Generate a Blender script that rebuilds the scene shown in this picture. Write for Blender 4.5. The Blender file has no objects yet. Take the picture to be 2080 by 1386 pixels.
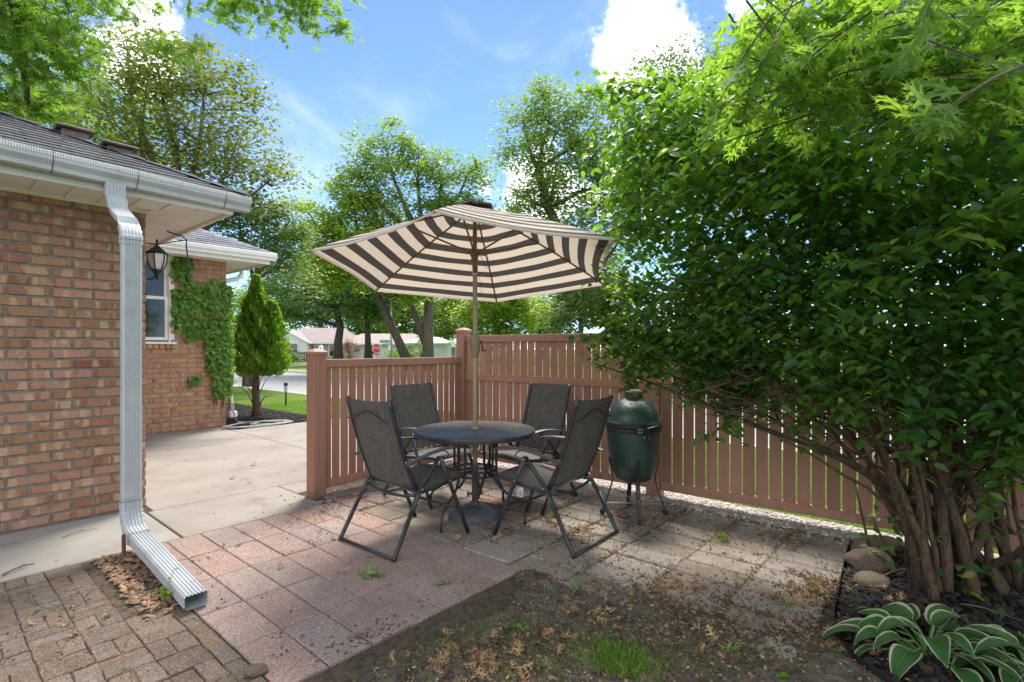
import bpy, bmesh, math, random
import numpy as np
from mathutils import Vector, Matrix, Euler

random.seed(7)
RNG = np.random.default_rng(11)
SC = bpy.context.scene
COL = SC.collection
PI = math.pi
R_ = math.radians

# ------------------------------------------------------------------ camera
# world axes: x runs along the house wall (away to the right), y runs away to the left, z up
CR = Vector((0.6558, -0.7552, 0))      # camera right
CF = Vector((0.7549, 0.6555, 0))       # camera forward
EYE = 1.36
cam = bpy.data.cameras.new('camera')
camo = bpy.data.objects.new('camera', cam)
COL.objects.link(camo)
camo.location = (0, 0, EYE)
camo.rotation_euler = (PI / 2, 0, -math.atan2(CF.x, CF.y))
cam.sensor_width = 36
cam.lens = 18.33
cam.shift_y = 15 / 2080
cam.clip_start = 0.02
cam.clip_end = 2000
SC.camera = camo

# ------------------------------------------------------------------ sun, sky, exposure
SUN_AZ = R_(36)          # measured from +x towards +y
SUN_EL = R_(56)
sd = Vector((math.cos(SUN_EL) * math.cos(SUN_AZ), math.cos(SUN_EL) * math.sin(SUN_AZ), math.sin(SUN_EL)))
sl = bpy.data.lights.new('sun', 'SUN')
sl.energy = 1.9
sl.angle = R_(20.0)
sl.color = (1.0, 0.95, 0.86)
so = bpy.data.objects.new('sun', sl)
COL.objects.link(so)
so.rotation_euler = sd.to_track_quat('Z', 'Y').to_euler()
so.location = (20, -5, 30)

world = bpy.data.worlds.new('World')
SC.world = world
world.use_nodes = True
wn = world.node_tree.nodes
wl = world.node_tree.links
wn.clear()


def wnode(t, **kw):
    n = wn.new(t)
    for k, v in kw.items():
        setattr(n, k, v)
    return n


w_out = wnode('ShaderNodeOutputWorld')
w_bg = wnode('ShaderNodeBackground')
w_bg.inputs['Strength'].default_value = 0.073
w_sky = wnode('ShaderNodeTexSky')
w_sky.sky_type = 'NISHITA'
w_sky.sun_disc = False
w_sky.sun_elevation = SUN_EL
w_sky.sun_rotation = math.atan2(sd.x, sd.y)
w_sky.altitude = 1500
w_sky.air_density = 0.75
w_sky.dust_density = 0.05
w_sky.ozone_density = 4.5
w_tc = wnode('ShaderNodeTexCoord')


def wmath(op, a, b=None, c=None):
    n = wnode('ShaderNodeMath', operation=op)
    for i, v in enumerate((a, b, c)):
        if v is None:
            continue
        if isinstance(v, (int, float)):
            n.inputs[i].default_value = v
        else:
            wl.new(v, n.inputs[i])
    return n.outputs[0]


# cumulus: towers in view, bigger unseen ones added as fill light, edges broken by noise
w_no = wnode('ShaderNodeTexNoise')
w_no.inputs['Scale'].default_value = 5.0
w_no.inputs['Detail'].default_value = 9
w_no.inputs['Roughness'].default_value = 0.62
wl.new(w_tc.outputs['Generated'], w_no.inputs['Vector'])
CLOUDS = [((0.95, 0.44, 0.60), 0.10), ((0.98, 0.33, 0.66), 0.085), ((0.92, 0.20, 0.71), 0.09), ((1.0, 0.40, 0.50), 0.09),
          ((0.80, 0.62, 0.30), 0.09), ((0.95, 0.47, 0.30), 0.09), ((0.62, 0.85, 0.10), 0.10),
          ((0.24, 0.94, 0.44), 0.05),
          ((0.30, -0.80, 0.50), 0.30), ((-0.50, -0.70, 0.45), 0.32), ((-0.90, 0.1, 0.4), 0.34), ((-0.75, 0.75, 0.45), 0.25), ((0.75, -0.60, 0.45), 0.26), ((-0.15, -0.45, 0.88), 0.28),  # out of view from here on, put in to brighten the shade
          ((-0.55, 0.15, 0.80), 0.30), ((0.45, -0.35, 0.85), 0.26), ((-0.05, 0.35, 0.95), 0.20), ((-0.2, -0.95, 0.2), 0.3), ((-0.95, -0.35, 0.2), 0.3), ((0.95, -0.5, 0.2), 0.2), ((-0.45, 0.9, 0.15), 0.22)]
dens = None
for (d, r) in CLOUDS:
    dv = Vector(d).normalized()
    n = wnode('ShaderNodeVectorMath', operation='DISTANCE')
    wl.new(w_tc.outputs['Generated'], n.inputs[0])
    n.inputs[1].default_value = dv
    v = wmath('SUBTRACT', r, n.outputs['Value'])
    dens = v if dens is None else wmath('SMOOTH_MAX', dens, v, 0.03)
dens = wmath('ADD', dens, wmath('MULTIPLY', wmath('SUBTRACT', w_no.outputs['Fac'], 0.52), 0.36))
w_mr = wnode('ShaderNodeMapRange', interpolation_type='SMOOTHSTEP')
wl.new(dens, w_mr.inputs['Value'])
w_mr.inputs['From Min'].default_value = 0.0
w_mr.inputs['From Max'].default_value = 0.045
# thin high cloud
w_map = wnode('ShaderNodeMapping')
w_map.inputs['Scale'].default_value = (1.2, 2.6, 4.0)
w_map.inputs['Rotation'].default_value = (0.2, 0.1, 0.5)
wl.new(w_tc.outputs['Generated'], w_map.inputs['Vector'])
w_n2 = wnode('ShaderNodeTexNoise')
w_n2.inputs['Scale'].default_value = 1.7
w_n2.inputs['Detail'].default_value = 7
w_n2.inputs['Roughness'].default_value = 0.6
w_n2.inputs['Distortion'].default_value = 0.4
wl.new(w_map.outputs['Vector'], w_n2.inputs['Vector'])
w_m2 = wnode('ShaderNodeMapRange', interpolation_type='SMOOTHSTEP')
wl.new(w_n2.outputs['Fac'], w_m2.inputs['Value'])
w_m2.inputs['From Min'].default_value = 0.46
w_m2.inputs['From Max'].default_value = 0.80
thin = wmath('MULTIPLY', w_m2.outputs['Result'], 0.20)
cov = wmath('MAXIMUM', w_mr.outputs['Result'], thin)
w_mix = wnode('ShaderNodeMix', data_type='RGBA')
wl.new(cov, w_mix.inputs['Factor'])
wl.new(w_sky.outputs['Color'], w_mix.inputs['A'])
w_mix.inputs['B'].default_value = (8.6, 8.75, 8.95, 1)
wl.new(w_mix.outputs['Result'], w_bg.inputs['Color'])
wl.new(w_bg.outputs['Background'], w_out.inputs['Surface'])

SC.view_settings.view_transform = 'Standard'
SC.view_settings.look = 'None'
SC.view_settings.exposure = 2.0
SC.view_settings.gamma = 1.0
SC.view_settings.use_curve_mapping = False
SC.cycles.max_bounces = 6
SC.cycles.transparent_max_bounces = 8
SC.cycles.diffuse_bounces = 4
SC.cycles.transmission_bounces = 6


# ------------------------------------------------------------------ helpers
def W(X, Y, Z=0.0):
    """a point given as metres right of / ahead of / above the viewpoint's foot"""
    return Vector((CR.x * X + CF.x * Y, CR.y * X + CF.y * Y, Z))


def Wn(A):
    A = np.asarray(A, float)
    o = np.empty_like(A)
    o[:, 0] = CR.x * A[:, 0] + CF.x * A[:, 1]
    o[:, 1] = CR.y * A[:, 0] + CF.y * A[:, 1]
    o[:, 2] = A[:, 2]
    return o


def tag(o, label=None, cat=None, group=None, kind=None):
    if label:
        o['label'] = label
    if cat:
        o['category'] = cat
    if group:
        o['group'] = group
    if kind:
        o['kind'] = kind
    return o


def link(o, parent=None):
    COL.objects.link(o)
    if parent is not None:
        o.parent = parent
        # parts are modelled in world space: cancel the offset of a root that stands at its own base
        if parent.type == 'EMPTY' and parent.parent is None and not parent.get('local'):
            o.location = -parent.location
    return o


def thing(name, label, cat, loc=(0, 0, 0), rz=0.0, group=None, local=False):
    o = bpy.data.objects.new(name, None)
    o.empty_display_size = 0.1
    COL.objects.link(o)
    o.location = loc
    o.rotation_euler = (0, 0, rz)
    if local:
        o['local'] = 1
    return tag(o, label, cat, group)


def raw_mesh(name, V, F, mat=None, smooth=False):
    """V (n,3) array, F (m,k) array of equal-sized faces or list of lists"""
    me = bpy.data.meshes.new(name)
    if isinstance(F, np.ndarray):
        V = np.ascontiguousarray(V, dtype=np.float32)
        n, k = F.shape
        me.vertices.add(len(V))
        me.vertices.foreach_set('co', V.ravel())
        me.loops.add(n * k)
        me.loops.foreach_set('vertex_index', np.ascontiguousarray(F, dtype=np.int32).ravel())
        me.polygons.add(n)
        me.polygons.foreach_set('loop_start', np.arange(0, n * k, k, dtype=np.int32))
        me.polygons.foreach_set('loop_total', np.full(n, k, dtype=np.int32))
        me.update(calc_edges=True)
    else:
        me.from_pydata([tuple(v) for v in V], [], F)
        me.update()
    if mat:
        me.materials.append(mat)
    if smooth:
        me.polygons.foreach_set('use_smooth', np.ones(len(me.polygons), dtype=bool))
    return me


def mobj(name, me, parent=None):
    return link(bpy.data.objects.new(name, me), parent)


class MB:
    def __init__(s):
        s.v = []
        s.f = []
        s.uv = None

    def add(s, vs, fs):
        b = len(s.v)
        s.v += [tuple(v) for v in vs]
        s.f += [[i + b for i in f] for f in fs]
        return s

    def box(s, x0, x1, y0, y1, z0, z1):
        return s.add([(x0, y0, z0), (x1, y0, z0), (x1, y1, z0), (x0, y1, z0), (x0, y0, z1), (x1, y0, z1), (x1, y1, z1), (x0, y1, z1)],
                     [[3, 2, 1, 0], [4, 5, 6, 7], [0, 1, 5, 4], [1, 2, 6, 5], [2, 3, 7, 6], [3, 0, 4, 7]])

    def obox(s, c, ax, ay, az):
        """box from a centre and three half-extent vectors"""
        c, ax, ay, az = Vector(c), Vector(ax), Vector(ay), Vector(az)
        vs = [c + ax * i + ay * j + az * k for (i, j, k) in ((-1, -1, -1), (1, -1, -1), (1, 1, -1), (-1, 1, -1), (-1, -1, 1), (1, -1, 1), (1, 1, 1), (-1, 1, 1))]
        return s.add(vs, [[3, 2, 1, 0], [4, 5, 6, 7], [0, 1, 5, 4], [1, 2, 6, 5], [2, 3, 7, 6], [3, 0, 4, 7]])

    def bbox(s, x0, x1, y0, y1, z0, z1, b=0.004):
        """box with chamfered vertical and top/bottom edges"""
        rings = []
        for (z, i) in ((z0, b), (z0 + b, 0), (z1 - b, 0), (z1, b)):
            a0, a1, c0, c1 = x0 + i, x1 - i, y0 + i, y1 - i
            rings.append([(a0 + b, c0, z), (a1 - b, c0, z), (a1, c0 + b, z), (a1, c1 - b, z), (a1 - b, c1, z), (a0 + b, c1, z), (a0, c1 - b, z), (a0, c0 + b, z)])
        return s.loft(rings)

    def loft(s, rings, cap=True, closed=True):
        n = len(rings[0])
        vs = [p for r in rings for p in r]
        fs = []
        for k in range(len(rings) - 1):
            for i in range(n if closed else n - 1):
                j = (i + 1) % n
                fs.append([k * n + i, k * n + j, (k + 1) * n + j, (k + 1) * n + i])
        if cap:
            fs.append(list(range(n - 1, -1, -1)))
            fs.append([(len(rings) - 1) * n + i for i in range(n)])
        return s.add(vs, fs)

    def tube(s, pts, r, n=8, cap=True, ry=None):
        pts = [Vector(p) for p in pts]
        rs = r if isinstance(r, (list, tuple)) else [r] * len(pts)
        rings = []
        up = None
        for i, p in enumerate(pts):
            d = (pts[min(i + 1, len(pts) - 1)] - pts[max(i - 1, 0)])
            if d.length < 1e-9:
                d = Vector((0, 0, 1))
            d.normalize()
            if up is None:
                up = d.orthogonal().normalized() if abs(d.z) > 0.999 else d.cross(Vector((0, 0, 1))).normalized()
            else:
                up = (up - d * up.dot(d))
                up = up.normalized() if up.length > 1e-6 else d.orthogonal().normalized()
            w = d.cross(up)
            rings.append([p + (up * math.cos(2 * PI * k / n) * rs[i]) + (w * math.sin(2 * PI * k / n) * (rs[i] if ry is None else ry)) for k in range(n)])
        return s.loft(rings, cap)

    def lathe(s, prof, n=24, c=(0, 0, 0), cap=True):
        rings = [[(c[0] + r * math.cos(2 * PI * k / n), c[1] + r * math.sin(2 * PI * k / n), c[2] + z) for k in range(n)] for (r, z) in prof]
        return s.loft(rings, cap)

    def prism(s, poly, z0, z1):
        n = len(poly)
        return s.add([(p[0], p[1], z0) for p in poly] + [(p[0], p[1], z1) for p in poly],
                     [list(range(n - 1, -1, -1)), list(range(n, 2 * n))] + [[i, (i + 1) % n, n + (i + 1) % n, n + i] for i in range(n)])

    def xform(s, fn):
        s.v = [tuple(fn(Vector(v))) for v in s.v]
        return s

    def mesh(s, name, mat, smooth=False):
        me = raw_mesh(name, s.v, s.f, mat, smooth)
        return me

    def build(s, name, mat, parent=None, smooth=False):
        return mobj(name, s.mesh(name, mat, smooth), parent)


def auto_smooth(o, deg=35):
    me = o.data
    me.polygons.foreach_set('use_smooth', np.ones(len(me.polygons), dtype=bool))
    bm = bmesh.new()
    bm.from_mesh(me)
    a = R_(deg)
    for e in bm.edges:
        if len(e.link_faces) == 2 and e.calc_face_angle(0) > a:
            e.smooth = False
    bm.to_mesh(me)
    bm.free()
    return o


def copy_tree(o, parent=None):
    c = o.copy()
    COL.objects.link(c)
    c.parent = parent
    for ch in list(o.children):
        copy_tree(ch, c)
    return c


def scatter(T, F, pos, rot, scale):
    """T (k,3) template, F (m,j) faces; pos (n,3), rot (n,3,3) columns = axes, scale (n,) -> V, F arrays"""
    n, k = len(pos), len(T)
    V = np.einsum('nij,kj->nki', rot, T) * np.asarray(scale).reshape(n, 1, 1) + pos[:, None, :]
    FF = F[None, :, :] + (np.arange(n) * k)[:, None, None]
    return V.reshape(-1, 3), FF.reshape(-1, F.shape[1])


def frames(n, az=None, tilt=0.5, droop=0.0, rng=RNG):
    """leaf frames: x = leaf direction, y = across, z = normal (mostly up, tilted at random)"""
    az = rng.uniform(0, 2 * PI, n) if az is None else az
    nz = np.stack([rng.normal(0, tilt, n), rng.normal(0, tilt, n), np.ones(n)], 1)
    nz /= np.linalg.norm(nz, axis=1, keepdims=True)
    d = np.stack([np.cos(az), np.sin(az), -droop * np.ones(n)], 1)
    x = d - nz * np.sum(d * nz, 1, keepdims=True)
    if droop:
        x = d
        nz = nz - x * (np.sum(nz * x, 1, keepdims=True) / np.sum(x * x, 1, keepdims=True))
        nz /= np.linalg.norm(nz, axis=1, keepdims=True)
    x /= np.linalg.norm(x, axis=1, keepdims=True)
    y = np.cross(nz, x)
    return np.stack([x, y, nz], 2)


# ------------------------------------------------------------------ materials
def newmat(name):
    m = bpy.data.materials.new(name)
    m.use_nodes = True
    nt = m.node_tree
    nt.nodes.clear()
    return m, nt


class NT:
    def __init__(s, nt):
        s.nt = nt

    def n(s, t, **kw):
        n = s.nt.nodes.new(t)
        for k, v in kw.items():
            setattr(n, k, v)
        return n

    def l(s, a, b):
        s.nt.links.new(a, b)

    def math(s, op, a, b=None, c=None, clamp=False):
        n = s.n('ShaderNodeMath', operation=op)
        n.use_clamp = clamp
        for i, v in enumerate((a, b, c)):
            if v is None:
                continue
            if isinstance(v, (int, float)):
                n.inputs[i].default_value = v
            else:
                s.l(v, n.inputs[i])
        return n.outputs[0]

    def mix(s, f, a, b, blend='MIX'):
        n = s.n('ShaderNodeMix', data_type='RGBA', blend_type=blend)
        for nm, v in (('Factor', f), ('A', a), ('B', b)):
            if isinstance(v, (int, float)):
                n.inputs[nm].default_value = v
            elif isinstance(v, tuple):
                n.inputs[nm].default_value = (*v[:3], 1)
            else:
                s.l(v, n.inputs[nm])
        return n.outputs['Result']

    def ramp(s, f, stops, interp='LINEAR'):
        n = s.n('ShaderNodeValToRGB')
        n.color_ramp.interpolation = interp
        el = n.color_ramp.elements
        while len(el) < len(stops):
            el.new(0.5)
        for e, (p, c) in zip(el, stops):
            e.position = p
            e.color = (*c, 1) if len(c) == 3 else c
        s.l(f, n.inputs['Fac'])
        return n.outputs['Color']

    def rng(s, v, a, b, c=0.0, d=1.0):
        n = s.n('ShaderNodeMapRange', interpolation_type='SMOOTHSTEP')
        s.l(v, n.inputs['Value'])
        for nm, x in (('From Min', a), ('From Max', b), ('To Min', c), ('To Max', d)):
            n.inputs[nm].default_value = x
        return n.outputs['Result']

    def coord(s, world=False, offset=True):
        """object (or world) coordinates, shifted by a random amount for every object"""
        if world:
            return s.n('ShaderNodeNewGeometry').outputs['Position']
        tc = s.n('ShaderNodeTexCoord').outputs['Object']
        if not offset:
            return tc
        oi = s.n('ShaderNodeObjectInfo').outputs['Random']
        v = s.n('ShaderNodeVectorMath', operation='ADD')
        s.l(tc, v.inputs[0])
        cb = s.n('ShaderNodeCombineXYZ')
        s.l(s.math('MULTIPLY', oi, 91.0), cb.inputs[0])
        s.l(s.math('MULTIPLY', oi, 47.0), cb.inputs[1])
        s.l(s.math('MULTIPLY', oi, 23.0), cb.inputs[2])
        s.l(cb.outputs[0], v.inputs[1])
        return v.outputs[0]

    def noise(s, vec, scale, detail=4, rough=0.55, dist=0.0):
        n = s.n('ShaderNodeTexNoise')
        n.inputs['Scale'].default_value = scale
        n.inputs['Detail'].default_value = detail
        n.inputs['Roughness'].default_value = rough
        n.inputs['Distortion'].default_value = dist
        s.l(vec, n.inputs['Vector'])
        return n.outputs['Fac']

    def mapping(s, vec, scale=(1, 1, 1), rot=(0, 0, 0)):
        n = s.n('ShaderNodeMapping')
        n.inputs['Scale'].default_value = scale
        n.inputs['Rotation'].default_value = rot
        s.l(vec, n.inputs['Vector'])
        return n.outputs[0]

    def objrand(s):
        """one random number per object and per loose piece"""
        a = s.n('ShaderNodeObjectInfo').outputs['Random']
        b = s.n('ShaderNodeNewGeometry').outputs['Random Per Island']
        return s.math('FRACT', s.math('ADD', a, b))

    def bump(s, h, strength=0.3, dist=0.01):
        n = s.n('ShaderNodeBump')
        n.inputs['Strength'].default_value = strength
        n.inputs['Distance'].default_value = dist
        s.l(h, n.inputs['Height'])
        return n.outputs[0]

    def finish(s, color, rough=0.6, normal=None, metal=0.0, spec=0.5, trans=None, tfac=0.0, coat=0.0):
        p = s.n('ShaderNodeBsdfPrincipled')
        for nm, v in (('Base Color', color), ('Roughness', rough), ('Metallic', metal), ('Specular IOR Level', spec), ('Coat Weight', coat)):
            if isinstance(v, (int, float)):
                p.inputs[nm].default_value = v
            elif isinstance(v, tuple):
                p.inputs[nm].default_value = (*v[:3], 1)
            else:
                s.l(v, p.inputs[nm])
        if normal is not None:
            s.l(normal, p.inputs['Normal'])
        out = s.n('ShaderNodeOutputMaterial')
        if trans is not None:
            t = s.n('ShaderNodeBsdfTranslucent')
            if isinstance(trans, tuple):
                t.inputs['Color'].default_value = (*trans[:3], 1)
            else:
                s.l(trans, t.inputs['Color'])
            mx = s.n('ShaderNodeMixShader')
            mx.inputs[0].default_value = tfac
            s.l(p.outputs[0], mx.inputs[1])
            s.l(t.outputs[0], mx.inputs[2])
            s.l(mx.outputs[0], out.inputs['Surface'])
        else:
            s.l(p.outputs[0], out.inputs['Surface'])


def surf(name, c1, c2, scale=8, rough=0.6, bump=0.2, bscale=60, var=0.0, metal=0.0, spec=0.4, speck=None, stretch=None, world=False, bdist=0.004, dirt=None, coat=0.0):
    """general two-tone weathered surface"""
    m, nt = newmat(name)
    k = NT(nt)
    v = k.coord(world)
    if stretch:
        v = k.mapping(v, stretch)
    f = k.noise(v, scale, 6, 0.6)
    col = k.mix(k.rng(f, 0.3, 0.7), c1, c2)
    if speck:
        sc, th, scol = speck
        sp = k.noise(v, sc, 2, 0.5)
        col = k.mix(k.rng(sp, th, th + 0.05), col, scol)
    if dirt:
        dsc, dlo, dhi, dcol = dirt
        dn = k.noise(v, dsc, 7, 0.65, 0.3)
        col = k.mix(k.rng(dn, dlo, dhi), col, dcol)
    if var:
        r = k.objrand()
        hsv = k.n('ShaderNodeHueSaturation')
        k.l(col, hsv.inputs['Color'])
        k.l(k.math('ADD', k.math('MULTIPLY', r, 2 * var), 1 - var), hsv.inputs['Value'])
        k.l(k.math('ADD', k.math('MULTIPLY', k.math('FRACT', k.math('MULTIPLY', r, 7.3)), 0.03), 0.485), hsv.inputs['Hue'])
        col = hsv.outputs[0]
    nrm = None
    if bump:
        nrm = k.bump(k.noise(v, bscale, 5, 0.6), bump, bdist)
    k.finish(col, rough, nrm, metal, spec, coat=coat)
    return m


def leafmat(name, dark, mid, light, trans, tfac=0.38, rough=0.45, spec=0.35, yellow=None):
    m, nt = newmat(name)
    k = NT(nt)
    r = k.objrand()
    stops = [(0.0, dark), (0.5, mid), (0.93, light)]
    if yellow:
        stops.append((0.985, yellow))
    col = k.ramp(r, stops)
    hs = k.n('ShaderNodeHueSaturation')
    hs.inputs['Color'].default_value = (*trans, 1)
    k.l(k.math('ADD', 0.75, k.math('MULTIPLY', r, 0.5)), hs.inputs['Value'])
    k.finish(col, rough, None, 0, spec, trans=hs.outputs[0], tfac=tfac)
    return m


MAT = {}


def brickmat(name, stops, flash, mort=False):
    m, nt = newmat(name)
    k = NT(nt)
    v = k.coord()
    r = k.objrand()
    base = k.ramp(r, stops)
    # flashed bands across the brick left by the kiln
    bands = k.noise(k.mapping(v, (13, 2.5, 2.5)), 1.0, 2, 0.4)
    col = k.mix(k.rng(bands, 0.56, 0.62, 0, 0.6), base, flash)
    dk = k.noise(k.mapping(v, (9, 3, 3)), 1.3, 2, 0.5)
    col = k.mix(k.rng(dk, 0.36, 0.42, 0.45, 0.0), col, (0.15, 0.065, 0.03))
    f = k.noise(v, 60, 5, 0.6)
    col = k.mix(k.rng(f, 0.3, 0.75, 0.22, 0.0), col, (0.08, 0.04, 0.025))
    sp = k.noise(v, 140, 2, 0.5)
    col = k.mix(k.rng(sp, 0.67, 0.72, 0, 0.6), col, (0.05, 0.03, 0.025))
    nrm = k.bump(k.noise(v, 90, 5, 0.65), 0.5, 0.006)
    k.finish(col, 0.85, nrm, 0, 0.25)
    return m


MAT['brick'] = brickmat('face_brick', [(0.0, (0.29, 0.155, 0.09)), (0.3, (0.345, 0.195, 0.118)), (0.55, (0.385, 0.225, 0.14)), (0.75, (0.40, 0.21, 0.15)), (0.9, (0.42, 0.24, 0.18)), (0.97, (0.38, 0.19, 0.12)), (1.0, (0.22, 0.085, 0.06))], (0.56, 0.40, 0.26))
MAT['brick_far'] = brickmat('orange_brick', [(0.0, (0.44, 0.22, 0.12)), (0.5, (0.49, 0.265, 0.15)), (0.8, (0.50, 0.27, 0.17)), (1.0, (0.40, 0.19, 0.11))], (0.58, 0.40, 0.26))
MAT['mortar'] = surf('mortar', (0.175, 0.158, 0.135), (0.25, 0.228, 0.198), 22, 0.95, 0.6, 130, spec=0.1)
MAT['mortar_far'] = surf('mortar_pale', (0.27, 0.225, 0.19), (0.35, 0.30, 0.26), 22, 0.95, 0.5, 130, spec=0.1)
MAT['white_metal'] = surf('white_painted_metal', (0.66, 0.68, 0.70), (0.74, 0.75, 0.76), 3, 0.34, 0.02, 20, spec=0.5, dirt=(6, 0.62, 0.85, (0.42, 0.42, 0.40)))
MAT['gutter'] = surf('gutter_metal', (0.41, 0.435, 0.46), (0.47, 0.49, 0.51), 3, 0.36, 0.03, 20, dirt=(7, 0.5, 0.85, (0.30, 0.295, 0.27)))
MAT['trim'] = surf('white_trim', (0.76, 0.75, 0.73), (0.82, 0.81, 0.79), 4, 0.5, 0.03, 30, dirt=(10, 0.62, 0.9, (0.50, 0.48, 0.44)))
MAT['soffit'] = surf('soffit_vinyl', (0.78, 0.73, 0.69), (0.83, 0.79, 0.75), 2.5, 0.5, 0.03, 40)
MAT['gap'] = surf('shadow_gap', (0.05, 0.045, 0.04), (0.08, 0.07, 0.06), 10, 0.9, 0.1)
MAT['dark_gunk'] = surf('gutter_debris', (0.07, 0.06, 0.045), (0.16, 0.14, 0.11), 40, 0.95, 0.8, 120)
MAT['shingle'] = surf('asphalt_shingle', (0.075, 0.076, 0.085), (0.14, 0.14, 0.15), 30, 0.9, 0.8, 260, var=0.28, spec=0.25, speck=(300, 0.62, (0.28, 0.28, 0.29)))
MAT['shingle_far'] = surf('blue_grey_shingle', (0.12, 0.125, 0.15), (0.19, 0.19, 0.22), 20, 0.9, 0.6, 200, var=0.25, spec=0.25)
MAT['rust'] = surf('rusty_steel', (0.10, 0.045, 0.03), (0.19, 0.10, 0.07), 40, 0.85, 0.5, 120)
MAT['vent'] = surf('vent_metal', (0.10, 0.07, 0.055), (0.17, 0.12, 0.10), 9, 0.55, 0.1)
MAT['black_iron'] = surf('black_iron', (0.012, 0.012, 0.014), (0.03, 0.03, 0.032), 20, 0.4, 0.1, 90)
MAT['cable'] = surf('teal_cable', (0.02, 0.05, 0.07), (0.03, 0.08, 0.11), 6, 0.45, 0)
MAT['hose'] = surf('grey_hose', (0.24, 0.25, 0.24), (0.34, 0.35, 0.34), 12, 0.5, 0)
MAT['concrete'] = surf('driveway_concrete', (0.26, 0.228, 0.20), (0.315, 0.28, 0.25), 1.6, 0.9, 0.3, 180, spec=0.2, speck=(220, 0.66, (0.36, 0.31, 0.27)), world=True, dirt=(1.3, 0.50, 0.80, (0.17, 0.145, 0.122)))
MAT['concrete_grey'] = surf('strip_concrete', (0.285, 0.265, 0.235), (0.355, 0.33, 0.295), 3, 0.9, 0.35, 160, spec=0.2, speck=(240, 0.64, (0.28, 0.26, 0.24)), world=True, dirt=(3.5, 0.55, 0.8, (0.26, 0.24, 0.20)))
MAT['joint'] = surf('joint_dirt', (0.055, 0.043, 0.032), (0.12, 0.092, 0.068), 30, 1.0, 0.8, 120, world=True, spec=0.1)


def pavermat(name, c1, c2, pale, darkc, var, moss, big):
    m, nt = newmat(name)
    k = NT(nt)
    v = k.coord()
    wv = k.coord(True)
    r = k.objrand()
    col = k.mix(k.rng(k.noise(v, 7, 5, 0.6), 0.3, 0.7), c1, c2)
    vo = k.n('ShaderNodeTexVoronoi')
    vo.inputs['Scale'].default_value = 210
    k.l(v, vo.inputs['Vector'])
    cs = k.n('ShaderNodeSeparateColor')
    k.l(vo.outputs['Color'], cs.inputs[0])
    col = k.mix(k.rng(cs.outputs[0], 0.80, 0.84, 0, 0.75), col, pale)
    col = k.mix(k.rng(cs.outputs[1], 0.80, 0.84, 0, 0.7), col, darkc)
    # weathering stains, laid down over the whole pavement
    st = k.noise(wv, big, 7, 0.66, 0.6)
    col = k.mix(k.rng(st, 0.50, 0.74, 0, 0.62), col, moss)
    f2 = k.noise(wv, 16, 6, 0.7, 0.2)
    col = k.mix(k.rng(f2, 0.60, 0.72, 0, 0.5), col, (0.07, 0.055, 0.04))
    hsv = k.n('ShaderNodeHueSaturation')
    k.l(col, hsv.inputs['Color'])
    k.l(k.math('ADD', k.math('MULTIPLY', r, 2 * var), 1 - var), hsv.inputs['Value'])
    k.l(k.math('ADD', 0.8, k.math('MULTIPLY', k.math('FRACT', k.math('MULTIPLY', r, 5.7)), 0.4)), hsv.inputs['Saturation'])
    h = k.math('ADD', k.math('MULTIPLY', cs.outputs[2], 0.6), k.noise(v, 120, 5, 0.7))
    nrm = k.bump(h, 0.55, 0.004)
    k.finish(hsv.outputs[0], 0.9, nrm, 0, 0.25)
    return m


MAT['red_paver'] = pavermat('red_paver', (0.27, 0.192, 0.168), (0.325, 0.236, 0.208), (0.48, 0.39, 0.345), (0.13, 0.08, 0.068), 0.10, (0.20, 0.145, 0.12), 2.0)
MAT['grey_paver'] = pavermat('grey_paver', (0.235, 0.197, 0.165), (0.305, 0.26, 0.222), (0.40, 0.35, 0.305), (0.13, 0.105, 0.08), 0.16, (0.13, 0.10, 0.075), 1.8)
MAT['path_brick'] = pavermat('brown_path_brick', (0.115, 0.085, 0.066), (0.17, 0.126, 0.10), (0.27, 0.22, 0.18), (0.06, 0.044, 0.033), 0.12, (0.085, 0.07, 0.046), 1.6)


def soilmat(name, c1, c2, pale, green, gs):
    m, nt = newmat(name)
    k = NT(nt)
    v = k.coord(True)
    col = k.mix(k.rng(k.noise(v, 9, 8, 0.7), 0.3, 0.7), c1, c2)
    col = k.mix(k.rng(k.noise(v, 70, 4, 0.7), 0.58, 0.7, 0, 0.7), col, pale)
    col = k.mix(k.rng(k.noise(v, 2.3, 5, 0.6, 0.5), 0.56, 0.70, 0, 0.8), col, (0.24, 0.19, 0.15))
    col = k.mix(k.rng(k.noise(v, 5.5, 7, 0.72, 0.4), 0.50, 0.64, 0, 0.72), col, (0.075, 0.056, 0.042))
    g = k.math('MULTIPLY', k.rng(k.noise(v, gs, 5, 0.6), 0.48, 0.66), k.rng(k.noise(v, 45, 4, 0.7), 0.42, 0.6))
    col = k.mix(k.math('MULTIPLY', g, 0.8), col, green)
    h = k.noise(v, 55, 8, 0.75)
    k.finish(col, 1.0, k.bump(h, 1.0, 0.035), 0, 0.1)
    return m


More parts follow.
